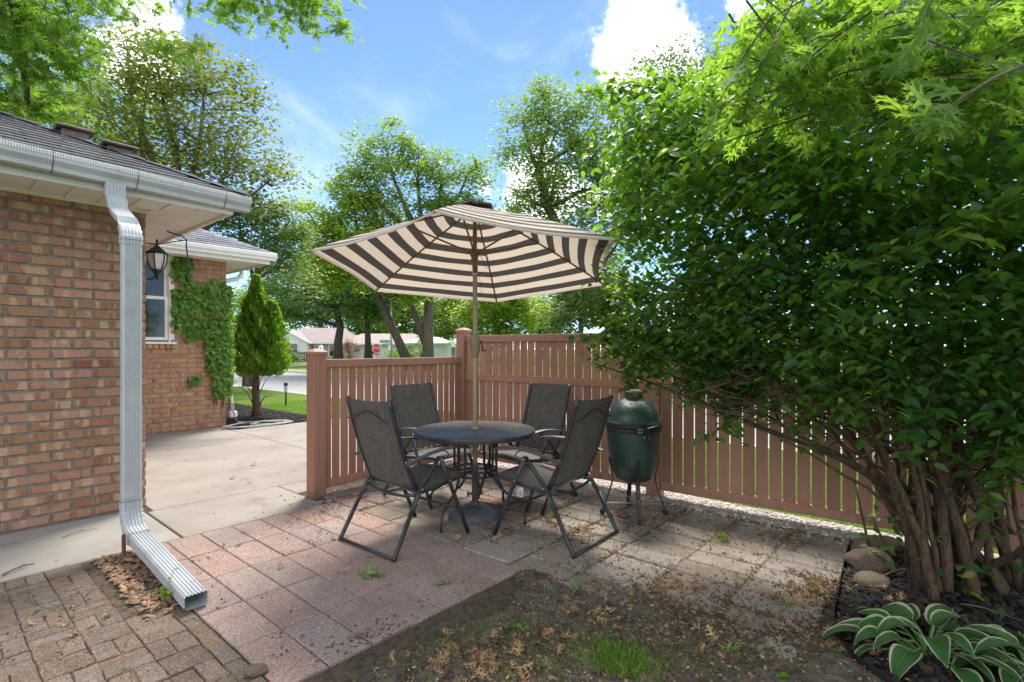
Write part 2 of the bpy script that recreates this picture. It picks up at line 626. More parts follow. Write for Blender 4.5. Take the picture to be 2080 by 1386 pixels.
MAT['soil'] = soilmat('bare_soil', (0.17, 0.137, 0.112), (0.30, 0.25, 0.207), (0.40, 0.34, 0.28), (0.08, 0.12, 0.035), 1.6)
MAT['mulch'] = surf('black_mulch', (0.010, 0.009, 0.009), (0.035, 0.030, 0.028), 25, 0.95, 0.9, 70, world=True, bdist=0.02, spec=0.15)
MAT['chip'] = surf('mulch_chip', (0.012, 0.011, 0.011), (0.04, 0.034, 0.03), 30, 0.8, 0.4, 120, var=0.4, spec=0.3)
MAT['brown_chip'] = surf('brown_wood_chip', (0.17, 0.10, 0.06), (0.33, 0.22, 0.14), 30, 0.85, 0.4, 120, var=0.35, spec=0.2)
MAT['gravel'] = surf('pale_gravel', (0.30, 0.255, 0.23), (0.44, 0.39, 0.36), 40, 0.95, 1.0, 45, world=True, bdist=0.02, speck=(45, 0.6, (0.22, 0.16, 0.14)), spec=0.2)
MAT['asphalt'] = surf('road_surface', (0.27, 0.265, 0.26), (0.33, 0.325, 0.32), 0.8, 0.9, 0.3, 90, world=True, spec=0.2, speck=(120, 0.62, (0.20, 0.2, 0.2)))
MAT['kerb'] = surf('kerb_concrete', (0.40, 0.39, 0.37), (0.50, 0.48, 0.46), 2, 0.9, 0.2, 90, world=True)


def lawnmat():
    m, nt = newmat('lawn_grass')
    k = NT(nt)
    v = k.coord(True)
    col = k.mix(k.rng(k.noise(v, 0.9, 6, 0.65), 0.32, 0.7), (0.105, 0.185, 0.020), (0.17, 0.255, 0.035))
    col = k.mix(k.rng(k.noise(v, 38, 4, 0.7), 0.45, 0.7, 0, 0.6), col, (0.05, 0.10, 0.014))
    col = k.mix(k.rng(k.noise(v, 4.5, 4, 0.6), 0.6, 0.75, 0, 0.5), col, (0.24, 0.27, 0.07))
    k.finish(col, 0.9, k.bump(k.noise(v, 60, 6, 0.75), 1.0, 0.05), 0, 0.15)
    return m


MAT['lawn'] = lawnmat()


def woodgrain(name, c1, c2):
    """moulded vinyl fence with a fine streaky grain"""
    m, nt = newmat(name)
    k = NT(nt)
    v = k.coord()
    st = k.noise(k.mapping(v, (90, 90, 1.2)), 1.0, 4, 0.6)
    col = k.mix(k.rng(st, 0.25, 0.75), c1, c2)
    col = k.mix(k.rng(k.noise(v, 5, 5, 0.6), 0.58, 0.8, 0, 0.35), col, (0.16, 0.085, 0.06))
    r = k.objrand()
    hsv = k.n('ShaderNodeHueSaturation')
    k.l(col, hsv.inputs['Color'])
    k.l(k.math('ADD', 0.87, k.math('MULTIPLY', r, 0.26)), hsv.inputs['Value'])
    wp = k.n('ShaderNodeNewGeometry').outputs['Position']
    sz = k.n('ShaderNodeSeparateXYZ')
    k.l(wp, sz.inputs[0])
    spl = k.math('ADD', k.math('MULTIPLY', sz.outputs[2], -4.0), k.math('MULTIPLY', k.noise(wp, 14, 6, 0.7), 1.5))
    mud = k.mix(k.rng(spl, 0.30, 0.85, 0, 0.55), hsv.outputs[0], (0.13, 0.095, 0.07))
    sm = k.noise(k.mapping(wp, (16, 16, 1.1)), 1.0, 4, 0.6)
    mud = k.mix(k.rng(sm, 0.60, 0.78, 0, 0.25), mud, (0.42, 0.27, 0.22))
    k.finish(mud, 0.62, k.bump(st, 0.12, 0.002), 0, 0.3)
    return m


MAT['fence'] = woodgrain('terracotta_vinyl', (0.335, 0.168, 0.116), (0.40, 0.212, 0.152))


def fabricmat(name, c1, c2, tf):
    m, nt = newmat(name)
    k = NT(nt)
    v = k.coord(offset=False)
    a = k.noise(k.mapping(v, (7, 210, 7)), 1.0, 3, 0.6)
    b = k.noise(k.mapping(v, (230, 8, 230)), 1.0, 3, 0.6)
    f = k.math('ADD', k.math('MULTIPLY', a, 0.55), k.math('MULTIPLY', b, 0.45))
    col = k.mix(k.rng(f, 0.34, 0.70), c1, c2)
    k.finish(col, 0.75, k.bump(f, 0.3, 0.002), 0, 0.25, trans=c2, tfac=tf)
    return m


MAT['sling'] = fabricmat('sling_mesh_fabric', (0.06, 0.055, 0.051), (0.21, 0.192, 0.175), 0.14)
MAT['chair_metal'] = surf('charcoal_tube', (0.022, 0.024, 0.026), (0.038, 0.040, 0.043), 12, 0.42, 0.06, 160, spec=0.5)
MAT['arm'] = surf('charcoal_plastic', (0.045, 0.048, 0.054), (0.07, 0.074, 0.08), 12, 0.45, 0.06, 160, spec=0.5)
MAT['bolt'] = surf('zinc_bolt', (0.55, 0.55, 0.54), (0.7, 0.7, 0.7), 20, 0.3, 0, metal=0.8)
MAT['table_top'] = surf('charcoal_table_top', (0.034, 0.037, 0.045), (0.048, 0.052, 0.062), 8, 0.36, 0.05, 200, spec=0.5)
MAT['pole'] = surf('champagne_pole', (0.30, 0.225, 0.14), (0.36, 0.275, 0.18), 5, 0.4, 0.03, 40, metal=0.25, dirt=(18, 0.6, 0.8, (0.16, 0.12, 0.08)))
MAT['rib'] = surf('bronze_rib', (0.21, 0.12, 0.06), (0.27, 0.16, 0.085), 8, 0.45, 0.03, 40)
MAT['base'] = surf('umbrella_base_resin', (0.075, 0.077, 0.085), (0.105, 0.107, 0.115), 9, 0.6, 0.12, 140, spec=0.35, dirt=(12, 0.62, 0.8, (0.13, 0.11, 0.09)))
MAT['sleeve'] = surf('grey_sleeve', (0.12, 0.105, 0.09), (0.17, 0.15, 0.13), 20, 0.5, 0.1, 90)


def canopymat():
    m, nt = newmat('striped_canopy')
    k = NT(nt)
    uv = k.n('ShaderNodeUVMap').outputs[0]
    sx = k.n('ShaderNodeSeparateXYZ')
    k.l(uv, sx.inputs[0])
    t = k.math('MULTIPLY', k.math('SUBTRACT', 0.972, sx.outputs[0]), 8.05)
    st = k.math('LESS_THAN', k.math('FRACT', t), 0.47)
    st = k.math('MULTIPLY', st, k.math('GREATER_THAN', t, 0.0))
    v = k.coord(offset=False)
    w = k.noise(v, 300, 3, 0.6)
    light = k.mix(k.rng(k.noise(v, 3.0, 5, 0.6), 0.4, 0.8), (0.66, 0.585, 0.50), (0.58, 0.50, 0.42))
    dark = k.mix(w, (0.065, 0.058, 0.052), (0.10, 0.09, 0.082))
    col = k.mix(st, light, dark)
    # faint crease stains
    cr = k.noise(k.mapping(v, (2, 2, 14)), 3.0, 3, 0.5)
    col = k.mix(k.rng(cr, 0.62, 0.66, 0, 0.25), col, (0.16, 0.10, 0.06))
    tr = k.mix(st, (0.56, 0.46, 0.37), (0.05, 0.044, 0.04))
    k.finish(col, 0.85, k.bump(w, 0.15, 0.002), 0, 0.2, trans=tr, tfac=0.42)
    return m


MAT['canopy'] = canopymat()
MAT['canopy_cap'] = surf('canopy_vent_cloth', (0.085, 0.068, 0.058), (0.13, 0.108, 0.095), 6, 0.85, 0.1, 200)
MAT['egg'] = surf('green_glazed_ceramic', (0.004, 0.030, 0.023), (0.007, 0.045, 0.035), 8, 0.20, 0.9, 95, spec=0.6, bdist=0.006, coat=0.4)
MAT['egg_black'] = surf('grill_black_steel', (0.012, 0.012, 0.012), (0.03, 0.028, 0.026), 20, 0.5, 0.15, 90)
MAT['cast_iron'] = surf('weathered_cast_iron', (0.045, 0.032, 0.026), (0.10, 0.075, 0.06), 30, 0.7, 0.4, 100)
MAT['brace'] = surf('galvanised_brace', (0.20, 0.19, 0.18), (0.32, 0.30, 0.28), 20, 0.5, 0.2, 90, metal=0.5)
MAT['rock'] = surf('field_stone', (0.14, 0.10, 0.075), (0.25, 0.185, 0.14), 9, 0.9, 0.7, 40, var=0.15, bdist=0.012, speck=(90, 0.64, (0.34, 0.28, 0.23)))
MAT['edging'] = surf('black_plastic_edging', (0.012, 0.012, 0.012), (0.022, 0.022, 0.022), 10, 0.5, 0.15, 30)
MAT['bark'] = surf('grey_bark', (0.07, 0.055, 0.042), (0.16, 0.13, 0.105), 3, 0.95, 0.9, 16, stretch=(4, 4, 0.7), bdist=0.03)
MAT['bark_shrub'] = surf('shrub_bark', (0.060, 0.040, 0.026), (0.165, 0.108, 0.07), 18, 0.95, 1.0, 55, stretch=(3, 3, 0.8), bdist=0.015, speck=(70, 0.62, (0.21, 0.16, 0.115)))
MAT['bark_dark'] = surf('dark_bark', (0.045, 0.035, 0.028), (0.10, 0.08, 0.065), 3, 0.95, 0.9, 16, stretch=(4, 4, 0.7), bdist=0.03)
MAT['twig'] = surf('dry_twig', (0.13, 0.095, 0.07), (0.26, 0.20, 0.155), 40, 0.9, 0.4, 120)
MAT['white_wall'] = surf('white_siding', (0.66, 0.68, 0.72), (0.74, 0.76, 0.79), 2, 0.7, 0.1, 30)
MAT['tan_wall'] = surf('tan_siding', (0.36, 0.31, 0.27), (0.42, 0.37, 0.33), 2, 0.8, 0.1, 30)
MAT['pink_roof'] = surf('pale_pink_roof', (0.27, 0.215, 0.20), (0.36, 0.30, 0.285), 3, 0.9, 0.3, 40, var=0.1)
MAT['grey_roof'] = surf('pale_grey_roof', (0.46, 0.45, 0.45), (0.56, 0.55, 0.55), 3, 0.9, 0.3, 40)
MAT['far_fence'] = surf('dark_picket', (0.035, 0.03, 0.03), (0.07, 0.06, 0.055), 5, 0.8, 0.1)
MAT['galv'] = surf('galvanised_pole', (0.46, 0.45, 0.42), (0.56, 0.55, 0.52), 4, 0.45, 0.05, metal=0.3)
MAT['sign_red'] = surf('sign_red', (0.55, 0.008, 0.02), (0.62, 0.012, 0.025), 3, 0.4, 0)
MAT['sign_white'] = surf('sign_white', (0.80, 0.80, 0.80), (0.86, 0.86, 0.86), 3, 0.4, 0)
MAT['sign_green'] = surf('sign_green', (0.0, 0.22, 0.13), (0.0, 0.26, 0.16), 3, 0.4, 0)
MAT['solar_glass'] = surf('clear_plastic', (0.55, 0.58, 0.56), (0.62, 0.65, 0.63), 8, 0.15, 0)
MAT['paper'] = surf('paper_tag', (0.42, 0.42, 0.36), (0.52, 0.52, 0.46), 30, 0.8, 0)
MAT['ink'] = surf('tag_ink', (0.08, 0.08, 0.08), (0.12, 0.12, 0.12), 30, 0.8, 0)


def glassmat():
    m, nt = newmat('window_glass')
    k = NT(nt)
    p = k.n('ShaderNodeBsdfPrincipled')
    p.inputs['Base Color'].default_value = (0.018, 0.022, 0.024, 1)
    p.inputs['Roughness'].default_value = 0.04
    p.inputs['Specular IOR Level'].default_value = 0.75
    o = k.n('ShaderNodeOutputMaterial')
    k.l(p.outputs[0], o.inputs[0])
    return m


MAT['glass'] = glassmat()
MAT['lamp_glass'] = surf('frosted_lamp_glass', (0.78, 0.77, 0.72), (0.85, 0.84, 0.80), 6, 0.25, 0.05, 40)

MAT['lf_bush'] = leafmat('shrub_leaf', (0.016, 0.054, 0.024), (0.028, 0.083, 0.032), (0.055, 0.125, 0.038), (0.32, 0.60, 0.035), 0.42, 0.42, 0.4, yellow=(0.20, 0.22, 0.05))
MAT['lf_oak'] = leafmat('oak_leaf', (0.05, 0.12, 0.026), (0.08, 0.165, 0.034), (0.115, 0.205, 0.045), (0.38, 0.62, 0.06), 0.50, 0.6, 0.15)
MAT['lf_olive'] = leafmat('olive_maple_leaf', (0.075, 0.09, 0.028), (0.11, 0.14, 0.038), (0.155, 0.185, 0.055), (0.32, 0.40, 0.06), 0.44, yellow=(0.20, 0.12, 0.04))
MAT['lf_mid'] = leafmat('mid_green_leaf', (0.06, 0.115, 0.026), (0.10, 0.175, 0.038), (0.15, 0.235, 0.055), (0.32, 0.50, 0.06), 0.46, yellow=(0.24, 0.20, 0.04))
MAT['lf_lime'] = leafmat('lime_green_leaf', (0.08, 0.145, 0.024), (0.13, 0.22, 0.032), (0.19, 0.285, 0.045), (0.44, 0.62, 0.05), 0.48)
MAT['lf_blue'] = leafmat('blue_green_leaf', (0.05, 0.11, 0.042), (0.08, 0.16, 0.058), (0.12, 0.21, 0.07), (0.26, 0.45, 0.10), 0.44)
MAT['lf_wood'] = leafmat('wood_leaf', (0.045, 0.09, 0.027), (0.08, 0.14, 0.038), (0.125, 0.195, 0.055), (0.28, 0.42, 0.07), 0.42)
MAT['lf_arb'] = leafmat('arborvitae_frond', (0.04, 0.10, 0.016), (0.08, 0.17, 0.022), (0.14, 0.25, 0.028), (0.34, 0.56, 0.035), 0.42)
MAT['lf_ivy'] = leafmat('ivy_leaf', (0.075, 0.165, 0.026), (0.12, 0.24, 0.036), (0.18, 0.32, 0.05), (0.32, 0.58, 0.04), 0.36, yellow=(0.30, 0.30, 0.03))
MAT['lf_pale'] = leafmat('pale_shrub_leaf', (0.08, 0.14, 0.05), (0.12, 0.19, 0.07), (0.18, 0.25, 0.10), (0.25, 0.36, 0.10), 0.3)
MAT['lf_red'] = leafmat('red_shrub_leaf', (0.20, 0.07, 0.06), (0.30, 0.11, 0.09), (0.38, 0.18, 0.14), (0.4, 0.15, 0.1), 0.3)
MAT['grass'] = leafmat('grass_blade', (0.07, 0.16, 0.018), (0.12, 0.25, 0.028), (0.17, 0.31, 0.045), (0.28, 0.52, 0.04), 0.38)
MAT['dry_leaf'] = leafmat('dry_oak_leaf', (0.19, 0.115, 0.06), (0.34, 0.215, 0.11), (0.52, 0.38, 0.23), (0.36, 0.22, 0.10), 0.20, 0.75, 0.15, yellow=(0.50, 0.19, 0.06))
MAT['litter'] = leafmat('leaf_crumbs', (0.10, 0.065, 0.04), (0.21, 0.14, 0.08), (0.40, 0.29, 0.17), (0.3, 0.18, 0.08), 0.15, 0.8, 0.1, yellow=(0.50, 0.36, 0.12))
MAT['fresh_leaf'] = leafmat('fallen_green_leaf', (0.09, 0.18, 0.04), (0.14, 0.26, 0.06), (0.22, 0.34, 0.10), (0.25, 0.42, 0.06), 0.3)


def hostamat():
    m, nt = newmat('hosta_leaf')
    k = NT(nt)
    uv = k.n('ShaderNodeUVMap').outputs[0]
    sx = k.n('ShaderNodeSeparateXYZ')
    k.l(uv, sx.inputs[0])
    v = k.coord()
    e = k.math('ADD', sx.outputs[0], k.math('MULTIPLY', k.math('SUBTRACT', k.noise(v, 22, 4, 0.6), 0.5), 0.28))
    rib = k.math('SINE', k.math('MULTIPLY', sx.outputs[0], 36.0))
    g = k.mix(k.noise(v, 9, 4, 0.6), (0.045, 0.145, 0.040), (0.085, 0.22, 0.06))
    col = k.mix(k.rng(e, 0.76, 0.84), g, (0.60, 0.62, 0.40))
    k.finish(col, 0.42, k.bump(rib, 0.7, 0.006), 0, 0.4, trans=k.mix(k.rng(e, 0.76, 0.84), (0.10, 0.30, 0.04), (0.6, 0.6, 0.35)), tfac=0.22)
    return m


MAT['hosta'] = hostamat()
MAT['petiole'] = surf('hosta_petiole', (0.10, 0.19, 0.06), (0.16, 0.26, 0.09), 20, 0.5, 0)


# ================================================================== SETTING
def sheet(name, x0, x1, y0, y1, z, mat, thick=None, kind='structure', parent=None):
    b = MB()
    if thick:
        b.box(x0, x1, y0, y1, z - thick, z)
    else:
        b.add([(x0, y0, z), (x1, y0, z), (x1, y1, z), (x0, y1, z)], [[0, 1, 2, 3]])
    o = b.build(name, mat, parent)
    if kind and parent is None:
        o['kind'] = kind
    return o


sheet('ground', -500, 500, -500, 500, -0.17, MAT['lawn'])
sheet('road', 7.9, 15.3, -160, 200, -0.13, MAT['asphalt'], 0.03)
kb = MB()
kb.bbox(7.74, 7.9, -160, 200, -0.16, -0.012, 0.01)
kb.build('near_kerb', MAT['kerb'])['kind'] = 'structure'
kb = MB()
kb.bbox(15.3, 15.46, -160, 200, -0.16, -0.012, 0.01)
kb.build('far_kerb', MAT['kerb'])['kind'] = 'structure'
sheet('near_lawn', 4.74, 7.74, -60, 9.24, -0.02, MAT['lawn'], 0.14)
sheet('verge_lawn', 4.72, 7.735, 9.24, 60, -0.02, MAT['lawn'], 0.14)
sheet('far_lawn', 15.46, 160, -160, 250, -0.02, MAT['lawn'], 0.14)
sheet('back_lawn', -20, 0.2, -20, 2.0, -0.05, MAT['lawn'], 0.1)
sheet('side_lawn', 0.2, 4.3, -20, -2.0, -0.05, MAT['lawn'], 0.1)
sheet('gravel_strip', 4.30, 4.74, -20, 4.72, -0.008, MAT['gravel'], 0.1)
sheet('sidewalk', 17.2, 18.5, -60, 24.0, -0.014, MAT['concrete_grey'], 0.03)
# curved walk to the neighbour's door across the road
wk = MB()
pts = [(-12.2, 32.0), (-15.0, 33.8), (-17.2, 36.5), (-17.6, 40.0), (-16.6, 44.5), (-15.5, 49.0)]
vs = []
for (X, Y) in pts:
    vs += [W(X - 0.9, Y + .3, -0.012), W(X + 0.9, Y - .3, -0.012)]
wk.add(vs, [[2 * i, 2 * i + 1, 2 * i + 3, 2 * i + 2] for i in range(len(pts) - 1)])
wk.build('curved_walk', MAT['kerb'])['kind'] = 'structure'

# ---- concrete: driveway pad behind, strip along the house wall
drive = sheet('driveway', 1.27, 5.7, 4.25, 9.70, -0.012, MAT['joint'], 0.1)
for (x0, x1, y0, y1) in ((1.286, 2.37, 4.245, 5.126), (2.378, 5.68, 4.74, 5.126), (1.33, 3.486, 5.134, 8.046), (3.494, 5.68, 5.134, 8.046),
                         (1.33, 3.486, 8.054, 9.695), (3.494, 4.72, 8.054, 9.22), (4.728, 5.68, 8.054, 9.22)):
    b = MB()
    b.bbox(x0, x1, y0, y1, -0.08, 0, 0.006)
    b.build('concrete_slab', MAT['concrete'], drive)
strip = sheet('house_walk', -6, 1.272, 4.245, 5.315, -0.012, MAT['joint'], 0.1)
for (x0, x1) in ((-6, -1.5), (-1.49, 1.272)):
    b = MB()
    b.bbox(x0, x1, 4.25, 5.30, -0.08, 0, 0.006)
    b.build('concrete_slab', MAT['concrete_grey'], strip)


# ---- pavers: a chamfered block with slightly wandering edges, laid one by one
def paver_meshes(name, lx, ly, mat, n=4, wob=0.003, h=0.05, ch=0.005):
    out = []
    for i in range(n):
        r = random.Random(name + str(i))
        b = MB()
        pts = []
        for (x, y) in ((-.5, -.5), (0, -.5), (.5, -.5), (.5, 0), (.5, .5), (0, .5), (-.5, .5), (-.5, 0)):
            pts.append((x * lx + r.uniform(-wob, wob), y * ly + r.uniform(-wob, wob)))
        ins = [(x * (1 - 2 * ch / lx), y * (1 - 2 * ch / ly)) for x, y in pts]
        b.loft([[(x, y, -h) for x, y in pts], [(x, y, -ch) for x, y in pts], [(x, y, 0) for x, y in ins]])
        out.append(b.mesh(name, mat))
    return out


def lay(meshes, name, x, y, parent, rnd, tilt=0.004, dz=0.003, rz=0.008, z=0.0):
    o = bpy.data.objects.new(name, rnd.choice(meshes))
    COL.objects.link(o)
    o.parent = parent
    o.location = (x, y, z + rnd.uniform(-dz, dz))
    o.rotation_euler = (rnd.gauss(0, tilt), rnd.gauss(0, tilt), rnd.gauss(0, rz))
    return o


rp = random.Random(3)
patio = sheet('patio', 0.95, 4.32, 0.4, 4.74, -0.016, MAT['joint'], 0.1)
red_m = paver_meshes('red_paver', 0.2105, 0.428, MAT['red_paver'], 4, 0.0015)
grey_m = paver_meshes('grey_paver', 0.190, 0.402, MAT['grey_paver'], 5, 0.004, ch=0.008)
for i in range(7):
    for j in range(5):
        x = 0.96 + 0.215 * (i + 0.5)
        y = 2.06 + 0.436 * (j + 0.5)
        lay(red_m, 'red_paver', x, y, patio, rp, 0.003, 0.002, 0.004)
ylines = [0.56, 0.966, 1.36, 1.765, 2.18, 2.60, 3.01, 3.43, 3.85, 4.27]
for i in range(9):
    for j in range(len(ylines)):
        x = 2.465 + 0.2035 * (i + 0.5)
        y = ylines[j] - 0.207 if j == 0 else (ylines[j] + ylines[j - 1]) / 2
        if y < 0.45:
            continue
        o = lay(grey_m if (i > 0 or ylines[j] < 2.3 or rp.random() < .6) and (rp.random() < .88 or ylines[j] < 2.7) else red_m, 'grey_paver', x + rp.uniform(-.004, .004), y, patio, rp, 0.006, 0.004, 0.012)
        if o.data in red_m:
            o.name = 'red_paver'
            o.scale = (0.93, 0.94, 1)
for i in range(9):
    for y in (4.40,):
        o = lay(grey_m, 'grey_paver', 2.465 + 0.2035 * (i + 0.5), y, patio, rp, 0.006, 0.004, 0.01)
        o.scale = (1, 0.56, 1)

path = sheet('brick_path', -1.6, 0.958, 0.2, 4.245, -0.007, MAT['joint'], 0.1)
pb_m = paver_meshes('path_brick', 0.1725, 0.0855, MAT['path_brick'], 5, 0.0035, ch=0.004)
for i in range(-6, 5):
    for j in range(17):
        cx = 0.70 + 0.175 * (i + 0.5)
        cy = 4.235 - 0.175 * (j + 0.5)
        if cx > 0.9 or (cx > 0.72 and cy > 3.12) or cx < -0.6:
            continue
        al = (i + j) % 2
        for s in (-1, 1):
            o = lay(pb_m, 'path_brick', cx + (0 if al else s * .0437), cy + (s * .0437 if al else 0), path, rp, 0.012, 0.004, 0.015)
            if not al:
                o.rotation_euler.z += PI / 2
for j in range(13):
    o = lay(pb_m, 'path_brick', 0.915, 3.02 - 0.175 * j, path, rp, 0.012, 0.004, 0.015)
    o.rotation_euler.z += PI / 2
    o.scale = (1, 0.86, 1)

# ---- bare soil in front of the patio, creeping over the grey pavers
from mathutils import noise as mnoise


def fbm(x, y, s, o=4, seed=0.0):
    v, a, t = 0.0, 1.0, 0.0
    for i in range(o):
        v += a * mnoise.noise(Vector((x * s + seed, y * s - seed, seed * 1.7)))
        t += a
        a *= 0.5
        s *= 2.03
    return v / t


UB = [(-9, 2.75), (0.2, 2.85), (0.5, 2.78), (0.81, 2.60), (1.1, 2.70), (1.376, 2.68), (1.75, 2.46), (2.06, 2.41), (2.3, 2.2)]


def ub(y):
    for (a, b), (c, d) in zip(UB, UB[1:]):
        if a <= y <= c:
            return b + (d - b) * (y - a) / (c - a)
    return 2.2


def soil_z(x, y):
    n = fbm(x, y, 2.6, 4, 3.1)
    f = fbm(x, y, 13, 3, 8.4)
    if y > 2.05 and x < 2.55:
        return -0.06
    d = x - ub(y) + 0.16 * fbm(x, y, 4, 4, 5.5) - 0.05
    h = 0.022 * n + 0.020 * f + 0.010 * fbm(x, y, 45, 2, 2.7)
    t = min(1.0, max(0.0, (2.03 - y) / 0.32))
    low = -0.034 + 0.042 * t * t * (3 - 2 * t)
    if d < -0.12:
        return low + h
    # dirt lying on the pavers: thick by the fence and by the planting bed, patches elsewhere
    near = max(0, (x - 3.75) / 0.55) * (1 if 0.3 < y < 2.3 else max(0, 1 - (y - 2.3) / 0.6)) + max(0, (0.75 - y) / 0.5) * .7
    cover = 1.0 * math.exp(-max(d, 0) / 0.13) + 0.85 * near + 1.0 * n - 0.55
    z = min(0.016, -0.014 + 0.03 * cover) + 0.008 * f
    if d < 0:
        k = (d + 0.12) / 0.12
        z = (low + h) * (1 - k) + z * k
    return z


nx, ny = 210, 230
xs = np.linspace(0.2, 4.36, nx)
ys = np.linspace(-2.0, 2.75, ny)
V = np.array([(x, y, soil_z(x, y)) for y in ys for x in xs])
idx = np.arange(nx * ny).reshape(ny, nx)
F = np.stack([idx[:-1, :-1], idx[:-1, 1:], idx[1:, 1:], idx[1:, :-1]], -1).reshape(-1, 4)
cx_ = V[F].mean(1)
F = F[~((cx_[:, 1] > 2.05) & (cx_[:, 0] < 2.5))]
mobj('soil', raw_mesh('soil', V, F, MAT['soil'], True))['kind'] = 'structure'

# ---- planting bed
BED = [(4.36, 0.60), (3.75, 0.55), (3.09, 0.49), (2.88, 0.45), (2.70, 0.36), (2.60, 0.22), (2.55, 0.0), (2.56, -0.5), (2.7, -1.2), (2.9, -2.4)]


def bed_edge_y(x):
    for (a, b), (c, d) in zip(BED[:6], BED[1:7]):
        if c <= x <= a:
            return b + (d - b) * (x - a) / (c - a)
    return 0.0


nx, ny = 90, 110
xs = np.linspace(2.56, 4.5, nx)
vs = []
for j in range(ny):
    for x in xs:
        top = bed_edge_y(x) if x > 2.60 else 0.2
        y = -2.6 + (top + 2.6) * j / (ny - 1)
        vs.append((x, y, 0.006 + 0.022 * fbm(x, y, 4, 3, 2.2) + 0.016 * fbm(x, y, 24, 2, 1.2)))
idx = np.arange(nx * ny).reshape(ny, nx)
F = np.stack([idx[:-1, :-1], idx[:-1, 1:], idx[1:, 1:], idx[1:, :-1]], -1).reshape(-1, 4)
mobj('planting_bed', raw_mesh('planting_bed', np.array(vs), F, MAT['mulch'], True))['kind'] = 'structure'
eb = MB()
rings = []
for i, (x, y) in enumerate(BED):
    a = Vector(BED[max(i - 1, 0)])
    c = Vector(BED[min(i + 1, len(BED) - 1)])
    t = (c - a).normalized()
    n = Vector((-t.y, t.x))
    lean = 0.012
    rings.append([(x + n.x * .004, y + n.y * .004, -0.07), (x - n.x * .004, y - n.y * .004, -0.07), (x - n.x * (.004 + lean), y - n.y * (.004 + lean), 0.024), (x - n.x * lean, y - n.y * lean, 0.034), (x + n.x * (.004 - lean), y + n.y * (.004 - lean), 0.024)])
eb.loft(rings)
tag(auto_smooth(eb.build('bed_edging', MAT['edging']), 50), 'black plastic strip edging the mulched bed under the big shrub', 'edging')


def chips(name, pts, mat, size, flat=0.35, rng=RNG):
    n = len(pts)
    T = np.array([(-.5, -.2, -.08), (.5, -.16, -.08), (.46, .2, -.08), (-.46, .17, -.08), (-.45, -.17, .08), (.47, -.14, .08), (.42, .17, .08), (-.42, .15, .08)])
    Fb = np.array([[4, 5, 6, 7], [0, 1, 5, 4], [1, 2, 6, 5], [2, 3, 7, 6], [3, 0, 4, 7]])
    V, F = scatter(T, Fb, pts, frames(n, tilt=flat, rng=rng), rng.uniform(size[0], size[1], n))
    return mobj(name, raw_mesh(name, V, F, mat))


P_ = []
while len(P_) < 4200:
    x, y = RNG.uniform(2.58, 4.42), RNG.uniform(-1.4, 0.56)
    if y < bed_edge_y(x) - 0.01 and (x > 2.62 or y < .1):
        P_.append((x, y, 0.014 + 0.022 * fbm(x, y, 4, 3, 2.2) + 0.008 * RNG.random()))
chips('mulch_chips', np.array(P_), MAT['chip'], (0.025, 0.085))['kind'] = 'stuff'

# wood chips round the end of the downspout
P_ = np.stack([RNG.uniform(0.77, 0.965, 380), RNG.uniform(3.08, 4.22, 380), RNG.uniform(0.0, 0.012, 380)], 1)
sheet('chip_bed', 0.77, 0.962, 3.05, 4.24, -0.004, MAT['soil'])
chips('brown_wood_chips', P_, MAT['brown_chip'], (0.02, 0.06))['kind'] = 'stuff'
# bark bed round the conical evergreen at the far corner of the house
bb = MB()
bb.prism([(3.62, 9.28), (4.70, 9.26), (5.25, 9.9), (5.2, 14.5), (3.62, 14.5)], -0.1, 0.012)
bb.build('bark_bed', MAT['mulch'])['kind'] = 'structure'
P_ = np.stack([RNG.uniform(3.66, 5.15, 900), RNG.uniform(9.32, 13.6, 900), np.full(900, 0.02)], 1)
chips('bark_chips', P_, MAT['chip'], (0.03, 0.09))['kind'] = 'stuff'
# loose stones on the gravel strip by the fence
P_ = np.stack([RNG.uniform(4.24, 4.72, 2600), RNG.uniform(0.6, 4.6, 2600), np.full(2600, -0.002)], 1)
T_ = np.array([(-.5, 0, 0), (0, -.42, 0), (.5, 0, 0), (0, .42, 0), (0, 0, .34)])
F_ = np.array([[0, 1, 4], [1, 2, 4], [2, 3, 4], [3, 0, 4]])
V, F = scatter(T_, F_, P_, frames(2600, tilt=.3), RNG.uniform(.012, .035, 2600))
mobj('gravel_stones', raw_mesh('gravel_stones', V, F, surf('gravel_stone', (0.36, 0.30, 0.27), (0.58, 0.52, 0.48), 9, 0.9, 0, var=0.35)))['kind'] = 'stuff'

# ================================================================== THE HOUSE
house = thing('brick_house', 'tan brick house corner with white gutters and dark shingle roof', 'house', (0.0, 6.0, 0))
HL, CO = 0.254, 0.0794          # brick module: length, course
WX, WY = 1.324, 5.32            # outer corner of the near wing


def brick_meshes(name, l, h, d, mat, n=6):
    """face towards -y, origin at the middle of the face"""
    out = []
    for i in range(n):
        r = random.Random(name + str(i))
        def q(a):
            return a + r.uniform(-.0022, .0022)
        c = 0.004
        f0 = [(q(-l / 2), 0.0, q(-h / 2)), (q(l / 2), 0.0, q(-h / 2)), (q(l / 2), 0.0, q(h / 2)), (q(-l / 2), 0.0, q(h / 2))]
        fi = [(x * (1 - 2 * c / l), r.uniform(-.0035, -.0015), z * (1 - 2 * c / h)) for x, y, z in f0]
        fb = [(x, d, z) for x, y, z in f0]
        b = MB()
        b.loft([fb, [(x, .003, z) for x, y, z in f0], fi])
        out.append(b.mesh(name, mat))
    return out


